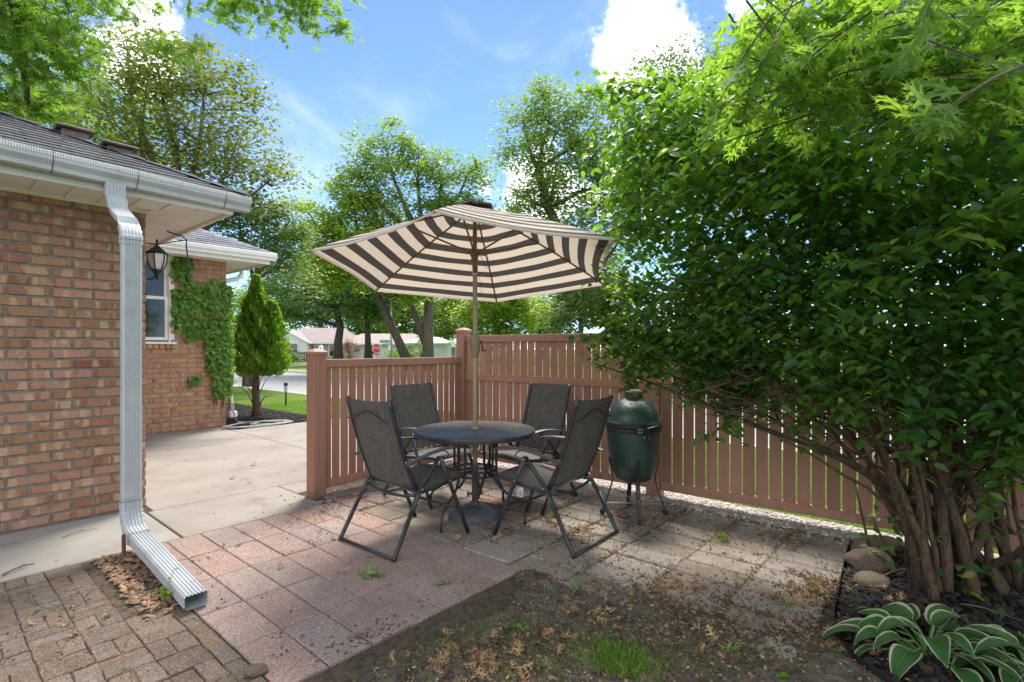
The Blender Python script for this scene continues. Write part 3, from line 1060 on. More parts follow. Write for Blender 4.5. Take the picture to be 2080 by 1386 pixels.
bm_full = brick_meshes('brick', HL - 0.019, CO - 0.019, 0.05, MAT['brick'])
bm_half = brick_meshes('brick', HL / 2 - 0.019, CO - 0.019, 0.05, MAT['brick'], 3)
bf_full = brick_meshes('brick', HL - 0.016, CO - 0.016, 0.05, MAT['brick_far'])
bf_half = brick_meshes('brick', HL / 2 - 0.016, CO - 0.016, 0.05, MAT['brick_far'], 3)
sold = brick_meshes('brick', 0.072, 0.10, 0.06, MAT['brick_far'], 3)
rb = random.Random(9)


def brick_wall(wall, full, half, x0, x1, z0, ncourse, y, rot, vis, holes=(), start=0.0, stuff_mat=None, skew=0.0):
    """bricks along local +x from x0 to x1 on a face at y; vis(x,z) says which are built singly"""
    SV, SF = [], []
    for c in range(ncourse):
        z = z0 + (c + 0.5) * CO
        off = start + (HL / 2 if c % 2 else 0.0)
        x = x1 - off
        spans = []
        if off > 0.02:
            spans.append((x1 - off / 2, off))
        while x > x0 + 0.02:
            l = min(HL, x - x0)
            spans.append((x - l / 2, l))
            x -= l
        for (xc, l) in spans:
            if l < 0.05 or any(a < xc < b and e < z < f for (a, b, e, f) in holes):
                continue
            me = rb.choice(full if l > HL * .7 else half)
            sx = l / HL if l > HL * .7 else l / (HL / 2)
            jit = (rb.uniform(-.002, .002), rb.uniform(-.0025, .0015), rb.uniform(-.0015, .0015))
            M = Matrix.LocRotScale(Vector((xc + jit[0], y + jit[1], z + jit[2])), Euler((0, rb.gauss(0, .003), 0)), Vector((sx, 1, 1)))
            if rot is not None:
                M = rot @ M
            if vis(xc, z):
                o = bpy.data.objects.new('brick', me)
                COL.objects.link(o)
                o.parent = wall
                o.matrix_local = M
            else:
                k = len(SV)
                SV += [tuple(M @ v.co) for v in me.vertices]
                SF += [[i + k for i in p.vertices] for p in me.polygons]
    if SF:
        o = mobj('brick_field', raw_mesh('brick_field', SV, SF, stuff_mat or full[0].materials[0]), wall)
        o['kind'] = 'stuff'


# near wing: front wall (faces -y)
b = MB()
b.box(-5.0, WX - 0.009, WY + 0.009, WY + 0.2, -0.05, 2.56)
wall_a = b.build('wall', MAT['mortar'], house)
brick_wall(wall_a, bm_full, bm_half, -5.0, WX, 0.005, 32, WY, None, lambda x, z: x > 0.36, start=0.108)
# near wing: side wall (faces +x) as far as the rear wing
b = MB()
b.box(WX - 0.2, WX - 0.006, WY + 0.2, 9.72, -0.05, 2.56)
wall_b = b.build('wall', MAT['mortar'], house)
rotS = Matrix.Translation((WX, 0, 0)) @ Matrix.Rotation(PI / 2, 4, 'Z')
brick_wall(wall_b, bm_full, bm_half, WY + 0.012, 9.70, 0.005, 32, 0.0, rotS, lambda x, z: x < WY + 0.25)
# rear wing: front wall with a window, faces -y
RY, RX = 9.72, 3.60
WIN = (1.75, 2.81, 1.46, 2.86)
b = MB()
b.box(WX - .2, WIN[0], RY + 0.008, RY + 0.2, -0.05, 2.88)
b.box(WIN[1], RX - 0.006, RY + 0.008, RY + 0.2, -0.05, 2.88)
b.box(WIN[0], WIN[1], RY + 0.008, RY + 0.2, -0.05, WIN[2] - 0.1)
wall_c = b.build('wall', MAT['mortar_far'], house)
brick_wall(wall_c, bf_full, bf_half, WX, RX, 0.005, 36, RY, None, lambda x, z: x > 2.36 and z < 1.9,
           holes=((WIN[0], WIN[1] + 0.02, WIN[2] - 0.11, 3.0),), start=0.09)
for i in range(13):
    o = bpy.data.objects.new('sill_brick', rb.choice(sold))
    COL.objects.link(o)
    o.parent = wall_c
    o.location = (WIN[1] + 0.03 - 0.0835 * (i + .5), RY - 0.022, WIN[2] - 0.055)
    o.rotation_euler = (R_(-14), 0, 0)
b = MB()
b.box(RX - 0.2, RX - 0.008, RY + 0.2, 16, -0.05, 2.88)
wall_d = b.build('wall', MAT['mortar_far'], house)
rotR = Matrix.Translation((RX, 0, 0)) @ Matrix.Rotation(PI / 2, 4, 'Z')
brick_wall(wall_d, bf_full, bf_half, RY + 0.012, 15.9, 0.005, 36, 0.0, rotR, lambda x, z: False)

# ---- window in the rear wing
wy = RY + 0.03
b = MB()
b.bbox(WIN[0], WIN[0] + .085, wy - .03, wy + .09, WIN[2], WIN[3], .006)
b.bbox(WIN[1] - .085, WIN[1], wy - .03, wy + .09, WIN[2], WIN[3], .006)
b.bbox(WIN[0] + .085, WIN[1] - .085, wy - .03, wy + .09, WIN[3] - .07, WIN[3], .006)
win = b.build('window', MAT['trim'], house)
b = MB()
b.loft([[(WIN[0] - .02, wy - .075, WIN[2] - .03), (WIN[0] - .02, wy + .08, WIN[2] - .02), (WIN[0] - .02, wy + .08, WIN[2] + .02), (WIN[0] - .02, wy - .075, WIN[2] - .002)],
        [(WIN[1] + .02, wy - .075, WIN[2] - .03), (WIN[1] + .02, wy + .08, WIN[2] - .02), (WIN[1] + .02, wy + .08, WIN[2] + .02), (WIN[1] + .02, wy - .075, WIN[2] - .002)]])
b.build('sill', MAT['trim'], win)
ix0, ix1 = WIN[0] + .085, WIN[1] - .085
zm = 2.17
for (z0, z1, yo) in ((WIN[2] + .03, zm + .02, 0.0), (zm - .02, WIN[3] - .07, .035)):
    b = MB()
    for (a, c, e, f) in ((ix0, ix0 + .05, z0, z1), (ix1 - .05, ix1, z0, z1), (ix0 + .05, ix1 - .05, z0, z0 + .05), (ix0 + .05, ix1 - .05, z1 - .045, z1)):
        b.bbox(a, c, wy + yo - .012, wy + yo + .025, e, f, .004)
    b.build('sash', MAT['trim'], win)
    b = MB()
    b.box(ix0 + .05, ix1 - .05, wy + yo + .004, wy + yo + .010, z0 + .05, z1 - .045)
    b.build('pane', MAT['glass'], win)
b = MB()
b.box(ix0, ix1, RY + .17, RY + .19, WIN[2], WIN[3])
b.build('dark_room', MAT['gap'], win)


# ---- eaves. soffit height z, wall face, fascia position
def soffit_board(par, pts, z, mat=MAT['soffit']):
    """pts: the four corners (x, y) of one board"""
    b = MB()
    cx = sum(p[0] for p in pts) / 4
    cy = sum(p[1] for p in pts) / 4
    b.loft([[(x, y, z) for x, y in pts], [(x, y, z + .006) for x, y in pts]])
    return b.build('soffit_board', mat, par)


SZ = 2.545
FX, FY = 1.80, 4.79            # fascia planes of the near wing
b = MB()
b.box(-5, FX, FY, WY + .1, SZ + .010, SZ + .016)
b.box(WX - .1, FX, WY + .1, 9.7, SZ + .010, SZ + .016)
sof = b.build('soffit', MAT['gap'], house)


def mitre_y(x):
    return WY - (x - WX) * (WY - FY) / (FX - WX)


x = FX
k = 0
while x > -1.2:
    a, c = x - 0.203, x - 0.006
    ya = WY - .012 if a <= WX else mitre_y(a)
    yc = WY - .012 if c <= WX else mitre_y(c)
    soffit_board(sof, [(a, FY, ), (c, FY), (c, max(yc, FY + .002)), (a, max(ya, FY + .002))], SZ)
    # the raised lap where two boards lock
    bb = MB()
    bb.box(a - .006, a + .012, FY, (ya + yc) / 2 - .01, SZ - .013, SZ + .002)
    bb.build('soffit_lap', MAT['soffit'], sof)
    x -= 0.203
y = FY
while y < 9.3:
    a, c = y + .005, y + .098
    def mx(yy):
        return WX + .012 if yy >= WY else WX + (WY - yy) / (WY - FY) * (FX - WX)
    soffit_board(sof, [(min(mx(a) + .004, FX - .002), a), (FX, a), (FX, c), (min(mx(c) + .004, FX - .002), c)], SZ)
    y += 0.103
b = MB()
b.box(-5, WX + .012, WY - .022, WY - .002, SZ - .028, SZ + .008)
b.box(WX + .002, WX + .022, WY, 9.7, SZ - .028, SZ + .008)
b.build('soffit_trim', MAT['trim'], sof)
b = MB()
b.box(-5, FX + .02, FY - .02, FY, SZ - .03, 2.70)
b.box(FX, FX + .02, FY + .0, 9.4, SZ - .03, 2.70)
b.box(-5, FX + .02, FY - .024, FY - .02, SZ - .032, SZ + .012)
fas = b.build('fascia', MAT['trim'], house)
# gutter: K-style trough along the front eave, open on top, with a rib of debris in it
GX1 = 1.93


def gut_y(x):           # it runs a touch out of true
    return 4.775 - (GX1 - x) * 0.040


def gut_z(x):
    return 2.545 + (GX1 - x) * 0.012


prof = [(0.0, 0.125), (0.0, 0.0), (-.075, 0.0), (-.082, .03), (-.112, .062), (-.118, .118), (-.106, .124), (-.106, .114), (-.110, .110), (-.104, .066), (-.075, .034), (-.07, .006), (-.006, .006), (-.006, .125)]
b = MB()
xs_g = [-5, -2.5, 0.35, 1.2, GX1]
rings = [[(x, gut_y(x) + py, gut_z(x) + pz) for (py, pz) in prof] for x in xs_g]
b.loft(rings, cap=False)
b.add([(GX1, gut_y(GX1) + py, gut_z(GX1) + pz) for (py, pz) in prof[:6]] + [(GX1, gut_y(GX1) + -.106, gut_z(GX1) + .124)], [[6, 5, 4, 3, 2, 1, 0]])
gut = auto_smooth(b.build('gutter', MAT['gutter'], house), 30)
for xj in (0.62, 1.10, 1.72):
    b = MB()
    pr = [(p[0] - .0025, p[1] - (.002 if p[1] < .05 else 0)) for p in prof[1:7]]
    b.loft([[(xx, gut_y(xx) + py, gut_z(xx) + pz) for (py, pz) in pr] for xx in (xj, xj + .006)], cap=False, closed=False)
    b.build('gutter_seam', MAT['dark_gunk'], gut)
b = MB()
b.loft([[(x, gut_y(x) - .10, gut_z(x) + .095), (x, gut_y(x) - .01, gut_z(x) + .095), (x, gut_y(x) - .01, gut_z(x) + .128), (x, gut_y(x) - .06, gut_z(x) + .136), (x, gut_y(x) - .100, gut_z(x) + .121)] for x in xs_g[:-1] + [GX1 - .01]])
b.build('gutter_debris', MAT['dark_gunk'], gut)
# fine perforated guard clipped along the gutter lip
b = MB()
for i in range(170):
    xx = GX1 - .01 - i * .0135
    b.box(xx, xx + .0055, gut_y(xx) - .1205, gut_y(xx) - .1165, gut_z(xx) + .088, gut_z(xx) + .116)
o = b.build('gutter_guard', MAT['trim'], gut)
o['kind'] = 'stuff'

# ---- roof of the near wing: a hip with courses of tabs
PS = 0.46
ZE = 2.685
EX, EY = 1.90, 4.70


def roof_pt(x, y, lift=0.0):
    return Vector((x, y, ZE + (y - EY) * PS + lift))


b = MB()
top = 2.6
b.add([roof_pt(-5, EY), roof_pt(EX, EY), roof_pt(EX - top, EY + top), roof_pt(-5, EY + top)], [[0, 1, 2, 3]])
b.add([(EX, EY, ZE), (EX, 9.4, ZE), (EX - top, 9.4, ZE + top * PS), (EX - top, EY + top, ZE + top * PS)], [[0, 1, 2, 3]])
b.add([(-5, EY, ZE), (EX, EY, ZE), (EX, EY + .03, ZE - .03), (-5, EY + .03, ZE - .03)], [[3, 2, 1, 0]])
roof = b.build('roof', MAT['shingle'], house)
b = MB()
b.box(-5, EX, EY - .012, EY + .004, ZE - .055, ZE - .004)
b.box(EX - .004, EX + .012, EY - .012, 9.4, ZE - .055, ZE - .004)
b.build('drip_edge', MAT['gutter'], roof)


def shingle_mesh(w, e, n=4):
    out = []
    for i in range(n):
        r = random.Random(40 + i)
        b = MB()
        d = r.uniform(-.008, .008)
        b.loft([[(-w / 2, -e / 2 + d, 0.002), (w / 2, -e / 2 + d, 0.002), (w / 2, -e / 2 + d, .013), (-w / 2, -e / 2 + d, .013)],
                [(-w / 2, e / 2 + .02, 0.001), (w / 2, e / 2 + .02, 0.001), (w / 2, e / 2 + .02, .002), (-w / 2, e / 2 + .02, .002)]])
        out.append(b.mesh('shingle', MAT['shingle']))
    return out


slope = math.atan(PS)
EXPO = 0.135
sh = shingle_mesh(0.245, EXPO)
rs = random.Random(5)
SV, SF = [], []
for c in range(22):
    d = (c + 0.5) * EXPO * math.cos(slope)
    yv = EY + d - 0.01
    xr = EX - d
    x = xr
    off = rs.uniform(0.03, 0.25)
    xs2 = []
    xx = xr - off
    if off > .08:
        xs2.append((xr - off / 2, off / .25))
    while xx > -3.2:
        xs2.append((xx - .125, 1.0))
        xx -= .25
    for (xc, sx) in xs2:
        M = Matrix.LocRotScale(Vector((xc, yv, ZE + (yv - EY) * PS)), Euler((slope, 0, 0)), Vector((sx, 1, 1)))
        me = rs.choice(sh)
        if xc > -0.75 and c < 14:
            o = bpy.data.objects.new('shingle', me)
            COL.objects.link(o)
            o.parent = roof
            o.matrix_local = M
        else:
            k = len(SV)
            SV += [tuple(M @ v.co) for v in me.vertices]
            SF += [[i + k for i in p.vertices] for p in me.polygons]
mobj('shingle_field', raw_mesh('shingle_field', SV, SF, MAT['shingle']), roof)['kind'] = 'stuff'
b = MB()
for i in range(17):     # overlapping hip caps
    t0 = i * .15
    p = Vector((EX - t0, EY + t0, ZE + t0 * PS))
    q = Vector((EX - t0 - .19, EY + t0 + .19, ZE + (t0 + .19) * PS))
    side = Vector((1, 1, -PS * .0)) * .07
    sz = Vector((0, 0, .07 * PS))
    for sgn, dd in ((1, Vector((.11, 0, -.0))), (-1, Vector((0, -.11, 0)))):
        b.add([p + Vector((0, 0, .028)), p + dd + Vector((0, 0, .016 - .11 * PS * .0 - .04)), q + dd + Vector((0, 0, .006 - .04)), q + Vector((0, 0, .012))], [[0, 1, 2, 3] if sgn < 0 else [3, 2, 1, 0]])
b.build('hip_cap', MAT['shingle'], roof)
for (px, py) in ((0.907, 5.74), (1.17, 5.52)):
    b = MB()
    z0 = ZE + (EX - px) * PS
    b.bbox(px - .09, px + .09, py - .09, py + .09, z0 - .08, z0 + .055, .008)
    b.bbox(px - .13, px + .13, py - .13, py + .13, z0 + .055, z0 + .078, .008)
    b.build('roof_vent', MAT['vent'], roof)

# ---- rear wing eaves, gutter, roof
RSZ = 2.86
RFX, RFY = RX + .50, RY - .50
b = MB()
b.box(WX, RFX, RFY, RY + .1, RSZ, RSZ + .012)
b.box(RX - .1, RFX, RY + .1, 15.5, RSZ, RSZ + .012)
sof2 = b.build('soffit', MAT['soffit'], house)
for yy in np.arange(RFY + .12, RY, .13):
    b = MB()
    b.box(WX, RFX - (RY - yy) * 0.0 - .02, yy, yy + .006, RSZ - .004, RSZ + .001)
    b.build('soffit_lap', MAT['trim'], sof2)
b = MB()
b.box(WX, RFX + .02, RFY - .02, RFY, RSZ - .03, 3.00)
b.box(RFX, RFX + .02, RFY, 15.5, RSZ - .03, 3.00)
b.build('fascia', MAT['trim'], house)
b = MB()
RG = RX + .60
b.loft([[(x, RFY - .02 + py, RSZ + .03 + pz) for (py, pz) in prof] for x in (WX, RG)], cap=False)
b.add([(RG, RFY - .02 + py, RSZ + .03 + pz) for (py, pz) in prof[:7]], [[6, 5, 4, 3, 2, 1, 0]])
g2 = auto_smooth(b.build('gutter', MAT['trim'], house), 30)
b = MB()
b.box(WX, RG - .02, RFY - .11, RFY - .03, RSZ + .10, RSZ + .15)
b.build('gutter_debris', MAT['dark_gunk'], g2)
RZE = RSZ + .17
REX, REY = RX + .60, RFY - .08
b = MB()
b.add([(WX - 2, REY, RZE), (REX, REY, RZE), (REX - 2.6, REY + 2.6, RZE + 2.6 * PS), (WX - 2, REY + 2.6, RZE + 2.6 * PS)], [[0, 1, 2, 3]])
b.add([(REX, REY, RZE), (REX, 15.5, RZE), (REX - 2.6, 15.5, RZE + 2.6 * PS), (REX - 2.6, REY + 2.6, RZE + 2.6 * PS)], [[0, 1, 2, 3]])
roof2 = b.build('roof', MAT['shingle_far'], house)
SV, SF = [], []
for c in range(16):
    d = (c + 0.5) * EXPO * math.cos(slope)
    yv = REY + d - .01
    xx = REX - d - rs.uniform(.0, .2)
    while xx > WX - 1:
        M = Matrix.LocRotScale(Vector((xx - .125, yv, RZE + (yv - REY) * PS)), Euler((slope, 0, 0)), Vector((1, 1, 1)))
        me = rs.choice(sh)
        k = len(SV)
        SV += [tuple(M @ v.co) for v in me.vertices]
        SF += [[i + k for i in p.vertices] for p in me.polygons]
        xx -= .25
mobj('shingle_field', raw_mesh('shingle_field', SV, SF, MAT['shingle_far']), roof2)['kind'] = 'stuff'
b = MB()
b.box(WX, REX + .01, REY - .01, REY, RZE - .05, RZE)
b.build('drip_edge', MAT['trim'], roof2)
# white downspout elbow round the far corner of the rear wing
b = MB()
b.tube([(RX + .50, RY + .62, RSZ + .02), (RX + .50, RY + .62, RSZ - .10), (RX + .42, RY + .60, RSZ - .19), (RX + .07, RY + .55, RSZ - .30), (RX + .05, RY + .55, RSZ - .45), (RX + .05, RY + .55, 0.35), (RX + .08, RY + .52, 0.22)], .042, 8)
b.build('downspout', MAT['trim'], house)

# ---- the big downspout on the near eave: ribbed 4x3 pipe, elbows and a long kick-out
DX = 0.972
DW, DD = 0.056, 0.040


def ds_ring(c, nrm, wide=DW, deep=DD):
    """ribbed rectangular section; nrm is the direction its broad face looks"""
    c, nrm = Vector(c), Vector(nrm).normalized()
    xa = Vector((1, 0, 0))
    pts = []
    N = 5
    w = wide
    face = [(-w, -deep + .014), (-w + .012, -deep)]
    for i in range(N):
        xc = -w + .022 + (2 * w - .044) * i / (N - 1)
        face += [(xc - .006, -deep), (xc - .003, -deep + .0065), (xc + .003, -deep + .0065), (xc + .006, -deep)]
    face += [(w - .012, -deep), (w, -deep + .014)]
    sid = []
    for i in range(3):
        dc = -deep + .026 + (2 * deep - .052) * i / 2
        sid += [(w, dc - .004), (w - .004, dc - .002), (w - .004, dc + .002), (w, dc + .004)]
    back = [(w, deep - .012), (w - .012, deep), (-w + .012, deep), (-w, deep - .012)]
    sid2 = [(-x, d) for x, d in reversed(sid)]
    for (x, d) in face + sid + back + sid2:
        pts.append(c + xa * x - nrm * d)
    return pts


def ds_pipe(name, path, parent, grow=0.0):
    b = MB()
    rings = []
    for (p, nrm, s) in path:
        rings.append(ds_ring(p, nrm, DW + grow + s, DD + grow + s))
    b.loft(rings, cap=False)
    return auto_smooth(b.build(name, MAT['gutter'], parent), 25)


vN = (0, -1, 0)
GY = gut_y(DX) - .06
dsp = ds_pipe('downspout', [((DX, 4.25, 2.10), vN, 0), ((DX, 4.25, 0.26), vN, 0)], house)
# upper elbow: out of the gutter, kicking forward, with crimps at the bends
up = []
for (y, z, ny, nz) in ((GY, gut_z(DX) + .0, -1, 0), (GY, 2.46, -1, 0)):
    up.append(((DX, y, z), (0, ny, nz), .004))
for k_, a in enumerate((8, 16, 26, 36, 46)):
    t = k_ / 4
    up.append(((DX, GY - .03 - .03 * t * 2, 2.455 - .10 * t), (0, -math.cos(R_(a)), -math.sin(R_(a))), .006 if k_ % 2 else .002))
for t in (.25, .75):
    up.append(((DX, GY - .09 - (GY - .09 - 4.33) * t, 2.355 - .13 * t), (0, -math.cos(R_(56)), -math.sin(R_(56))), .004))
for k_, a in enumerate((46, 36, 26, 16, 8, 0)):
    t = k_ / 5
    up.append(((DX, 4.33 - .08 * t ** .8, 2.24 - .13 * t), (0, -math.cos(R_(a)), -math.sin(R_(a))), .006 if k_ % 2 else .002))
up.append(((DX, 4.25, 2.06), vN, .004))
ds_pipe('elbow', up, dsp)
lo = [((DX, 4.25, 0.345), vN, .004), ((DX, 4.25, 0.28), vN, .004)]
for k_, a in enumerate((5, 14, 24, 34, 44, 54, 64, 72)):
    t = k_ / 7
    lo.append(((DX, 4.25 - .10 * t ** 1.6, 0.275 - .135 * t), (0, -math.cos(R_(a)), math.sin(R_(a))), .006 if k_ % 2 else .002))
lo.append(((DX, 4.07, 0.125), (0, -math.sin(R_(6)), math.cos(R_(6))), .004))
ds_pipe('elbow', lo, dsp)
n_ext = (0, -math.sin(R_(4.2)), math.cos(R_(4.2)))
ds_pipe('extension', [((DX, 4.10, 0.128), n_ext, 0), ((DX, 3.02, 0.048), n_ext, 0)], dsp)
b = MB()
b.box(DX - .05, DX + .05, 3.16, 3.164, .03, .085)
b.build('pipe_shade', MAT['gap'], dsp)  # dark plate standing in for the shade inside the pipe
b = MB()
for zz in (2.09, 0.34):
    b.loft([ds_ring((DX, 4.25, zz), vN, DW + .006, DD + .006), ds_ring((DX, 4.25, zz - .004), vN, DW + .006, DD + .006)], cap=False)
b.build('seam', MAT['dark_gunk'], dsp)
for i in range(4):
    b = MB()
    b.lathe([(.0, .003), (.004, .002), (.005, 0)], 8)
    b.xform(lambda v: Vector((DX - .03 + .022 * i, 3.04 + v.x, .048 + DD + .006 + v.z * 1.0 + v.y * .0)))
    b.build('rivet_hole', MAT['gap'], dsp)
b = MB()
b.tube([(.905, 4.13, -.03), (.905, 4.13, .15)], .012, 8)
tag(b.build('metal_stake', MAT['rust']), 'short rusty stake propping the downspout elbow above the chips', 'stake')

# ---- wall lantern round the corner
LX, LY, LZ = WX + 0.17, 5.66, 2.17
lan = thing('wall_lantern', 'black coach lantern with frosted panes on the brick side wall', 'lantern', (WX, LY, LZ))
b = MB()
b.bbox(WX + .002, WX + .022, LY - .05, LY + .05, LZ - .20, LZ + .05, .008)
b.build('wall_plate', MAT['black_iron'], lan)
b = MB()
b.tube([(WX + .02, LY, LZ - .12), (WX + .07, LY, LZ - .175), (WX + .13, LY, LZ - .17), (LX, LY, LZ - .13)], .010, 8)
b.build('bracket', MAT['black_iron'], lan, True)
b = MB()
b.lathe([(0.0, .205), (.008, .20), (.011, .185), (.006, .172), (.012, .16), (.006, .15), (.020, .14), (.034, .125), (.050, .115), (.058, .105), (.088, .082), (.096, .070), (.090, .066), (.0, .066)], 6, (LX, LY, LZ))
b.build('roof_cap', MAT['black_iron'], lan)
b = MB()
b.lathe([(.0, -.105), (.03, -.10), (.045, -.09), (.050, -.082), (.030, -.11), (.014, -.13), (.020, -.145), (.010, -.16), (.006, -.175), (.0, -.18)], 12, (LX, LY, LZ))
b.build('base_cup', MAT['black_iron'], lan, True)
for i in range(6):
    a0, a1 = i * PI / 3, (i + 1) * PI / 3
    def q(a, r, z):
        return Vector((LX + r * math.cos(a), LY + r * math.sin(a), LZ + z))
    b = MB()
    b.tube([q(a0, .084, .066), q(a0, .078, 0), q(a0, .062, -.05), q(a0, .040, -.088)], .0055, 6)
    b.build('rib', MAT['black_iron'], lan)
    b = MB()
    rg = []
    for (r, z) in ((.078, .064), (.072, 0), (.056, -.05), (.036, -.085)):
        rg.append([q(a0, r, z), q(a1, r, z), q(a1, r - .004, z), q(a0, r - .004, z)])
    b.loft(rg)
    b.build('pane', MAT['lamp_glass'], lan)

# ---- cords and cables from the eave
cb = MB()
pc = [(FX - .12, 6.05, SZ - .01), (FX + .01, 6.01, SZ - .045), (FX + .035, 5.98, SZ - .08), (FX + .03, 5.97, 2.40), (FX + .045, 5.965, 2.25), (FX + .035, 5.96, 2.10)]
cb.tube(pc, .007, 8)
cord = tag(cb.build('extension_cord', MAT['cable'], None, True), 'teal extension cord dangling from the eave in front of the ivy', 'cord')
b = MB()
b.lathe([(.0, .0), (.010, .0), (.016, .02), (.016, .06), (.009, .075), (0, .075)], 10, (FX + .035, 5.96, 2.03))
b.build('plug', MAT['black_iron'], cord)
cb = MB()
cb.tube([(FX + .03, 5.98, 2.46), (FX - .0, 6.15, 2.47), (FX - .1, 6.45, 2.46), (FX - .22, 6.7, 2.50), (WX + .05, 7.1, 2.52)], .006, 8)
tag(cb.build('cable', MAT['cable'], None, True), 'thin cable sagging along the soffit towards the back wall', 'cable')

# ---- hose coil and spout at the corner of the rear wing
hb = MB()
rh = random.Random(4)
pts = []
for i in range(96):
    a = i * 0.34
    rr = .25 + .13 * math.sin(i * .17) + rh.uniform(-.01, .01)
    pts.append((4.02 + rr * 1.75 * math.cos(a) * (.95 if i < 110 else 1.25) + .0016 * i, 9.36 + rr * .62 * math.sin(a), .030 + .010 * (i % 7) / 7 + .012 * math.sin(i * .33)))
hb.tube([(3.66, 9.6, .42), (3.67, 9.58, .25), (3.70, 9.52, .08)] + pts, .011, 6)
tag(hb.build('garden_hose', MAT['hose'], None, True), 'pale garden hose lying in loose coils at the wall corner', 'hose')
b = MB()
b.bbox(3.62, 3.74, 9.60, 9.70, .16, .27, .015)
b.tube([(3.66, 9.62, .26), (3.65, 9.62, .55)], .018, 8)
tag(b.build('hose_box', MAT['trim']), 'small white box with riser pipe at the foot of the ivy', 'hose box')

# ================================================================== FENCE (turned a little off the house's line)
FA = R_(2.9)
eu = Vector((math.cos(FA), math.sin(FA), 0))
ev = Vector((-math.sin(FA), math.cos(FA), 0))
CP = Vector((4.406, 4.61, 0))
RU = Matrix.Rotation(FA, 4, 'Z')
RV = Matrix.Rotation(FA - PI / 2, 4, 'Z')      # local +x runs towards -y


def picket_mesh(w, t, h):
    b = MB()
    b.bbox(-w / 2, w / 2, -t / 2, t / 2, 0, h, .004)
    return b.mesh('picket', MAT['fence'])


def place(me, name, parent, loc, rot):
    o = bpy.data.objects.new(name, me)
    COL.objects.link(o)
    o.parent = parent
    o.matrix_local = Matrix.Translation(loc) @ rot
    return o


def post_parts(parent, loc, h, w=0.127):
    b = MB()
    b.bbox(-w / 2, w / 2, -w / 2, w / 2, -0.08, h, .004)
    place(b.mesh('post', MAT['fence']), 'post', parent, loc, RU)
    b = MB()
    e = w / 2 + .010
    def sq(s, z):
        return [(-s, -s, z), (s, -s, z), (s, s, z), (-s, s, z)]
    b.loft([sq(e, h - .012), sq(e, h + .010), sq(e - .006, h + .016), sq(e * .45, h + .034), sq(.012, h + .040)])
    place(b.mesh('post_cap', MAT['fence']), 'post_cap', parent, loc, RU)


def rail(parent, loc, rot, l, z, h=.078, t=.05):
    b = MB()
    b.bbox(0, l, -t / 2, t / 2, z, z + h, .004)
    place(b.mesh('rail', MAT['fence']), 'rail', parent, loc, rot)


hw = 0.0635
sf = thing('short_fence', 'low terracotta vinyl picket fence between two capped posts behind the chairs', 'fence', (0, 0, 0))
SL = 1.962
p0 = CP - eu * SL
post_parts(sf, p0, 1.318)
l = SL - 2 * hw
for (z, h) in ((.062, .076), (1.180, .078)):
    rail(sf, p0 + eu * hw, RU, l, z, h)
pm = picket_mesh(.0805, .012, 1.180 - .138 + .006)
for i in range(20):
    place(pm, 'picket', sf, Vector((0, random.gauss(0, .0012), 0)) + p0 + eu * (hw + l * (i + .5) / 20) + Vector((0, 0, .135)), RU)

tf = thing('tall_fence', 'tall terracotta vinyl picket fence with a middle rail behind the egg grill and shrub', 'fence', (0, 0, 0))
BAY = 2.44
for k in range(5):
    c = CP - ev * BAY * k
    post_parts(tf, c, 1.572)
    if k == 4:
        break
    l = BAY - 2 * hw
    for (z, h) in ((.062, .078), (.980, .078), (1.434, .080)):
        rail(tf, c - ev * hw, RV, l, z, h)
    for (za, zb) in ((.137, .984), (1.056, 1.438)):
        me = picket_mesh(.0895, .016, zb - za)
        for i in range(23):
            place(me, 'picket', tf, Vector((random.gauss(0, .0012), 0, 0)) + c - ev * (hw + l * (i + .5) / 23) + Vector((0, 0, za)), RV)

# ================================================================== PATIO TABLE, UMBRELLA, CHAIRS, GRILL
TC = Vector((3.004, 3.006, 0))
tb = thing('patio_table', 'round charcoal metal patio table with an umbrella through it', 'table', TC)
b = MB()
b.lathe([(.028, .682), (.46, .682), (.478, .664), (.488, .668), (.4915, .690), (.490, .700), (.482, .7065), (.028, .7065)], 64, TC)
tt = auto_smooth(b.build('table_top', MAT['table_top'], tb), 40)
b = MB()
b.lathe([(.021, .700), (.036, .7075), (.034, .714), (.024, .717), (.0205, .720)], 24, TC)
b.build('umbrella_ring', MAT['pole'], tt, True)
b = MB()
n = 48
ringp = [TC + Vector((.172 * math.cos(2 * PI * i / n), .172 * math.sin(2 * PI * i / n), .345)) for i in range(n)]
ringp2 = [TC + Vector((.172 * math.cos(2 * PI * i / n), .172 * math.sin(2 * PI * i / n), .385)) for i in range(n)]
for rp_ in (ringp, ringp2):
    b.tube(rp_ + [rp_[0]], .0075, 6, cap=False)
for i in range(8):
    a = i * PI / 4 + .2
    b.tube([TC + Vector((.172 * math.cos(a), .172 * math.sin(a), .345)), TC + Vector((.172 * math.cos(a), .172 * math.sin(a), .385))], .005, 6)
b.build('brace_ring', MAT['chair_metal'], tb, True)
for i in range(4):
    a = R_(12 + 90 * i)
    d = Vector((math.cos(a), math.sin(a), 0))
    s = Vector((-d.y, d.x, 0)) * .028
    b = MB()
    pr = [(.19, .684), (.185, .52), (.183, .40), (.195, .335), (.235, .275), (.30, .225), (.37, .185), (.425, .15), (.452, .10), (.458, .05), (.458, .002)]
    b.tube([TC + d * r + Vector((0, 0, z)) + s * (1 if z > .3 else 0) for r, z in pr[:5]] , .0105, 8)
    b.tube([TC + d * r + Vector((0, 0, z)) - s * (1 if z > .36 else max(0, (z - .15) / .21)) for r, z in pr], .0105, 8)
    b.build('leg', MAT['chair_metal'], tb, True)

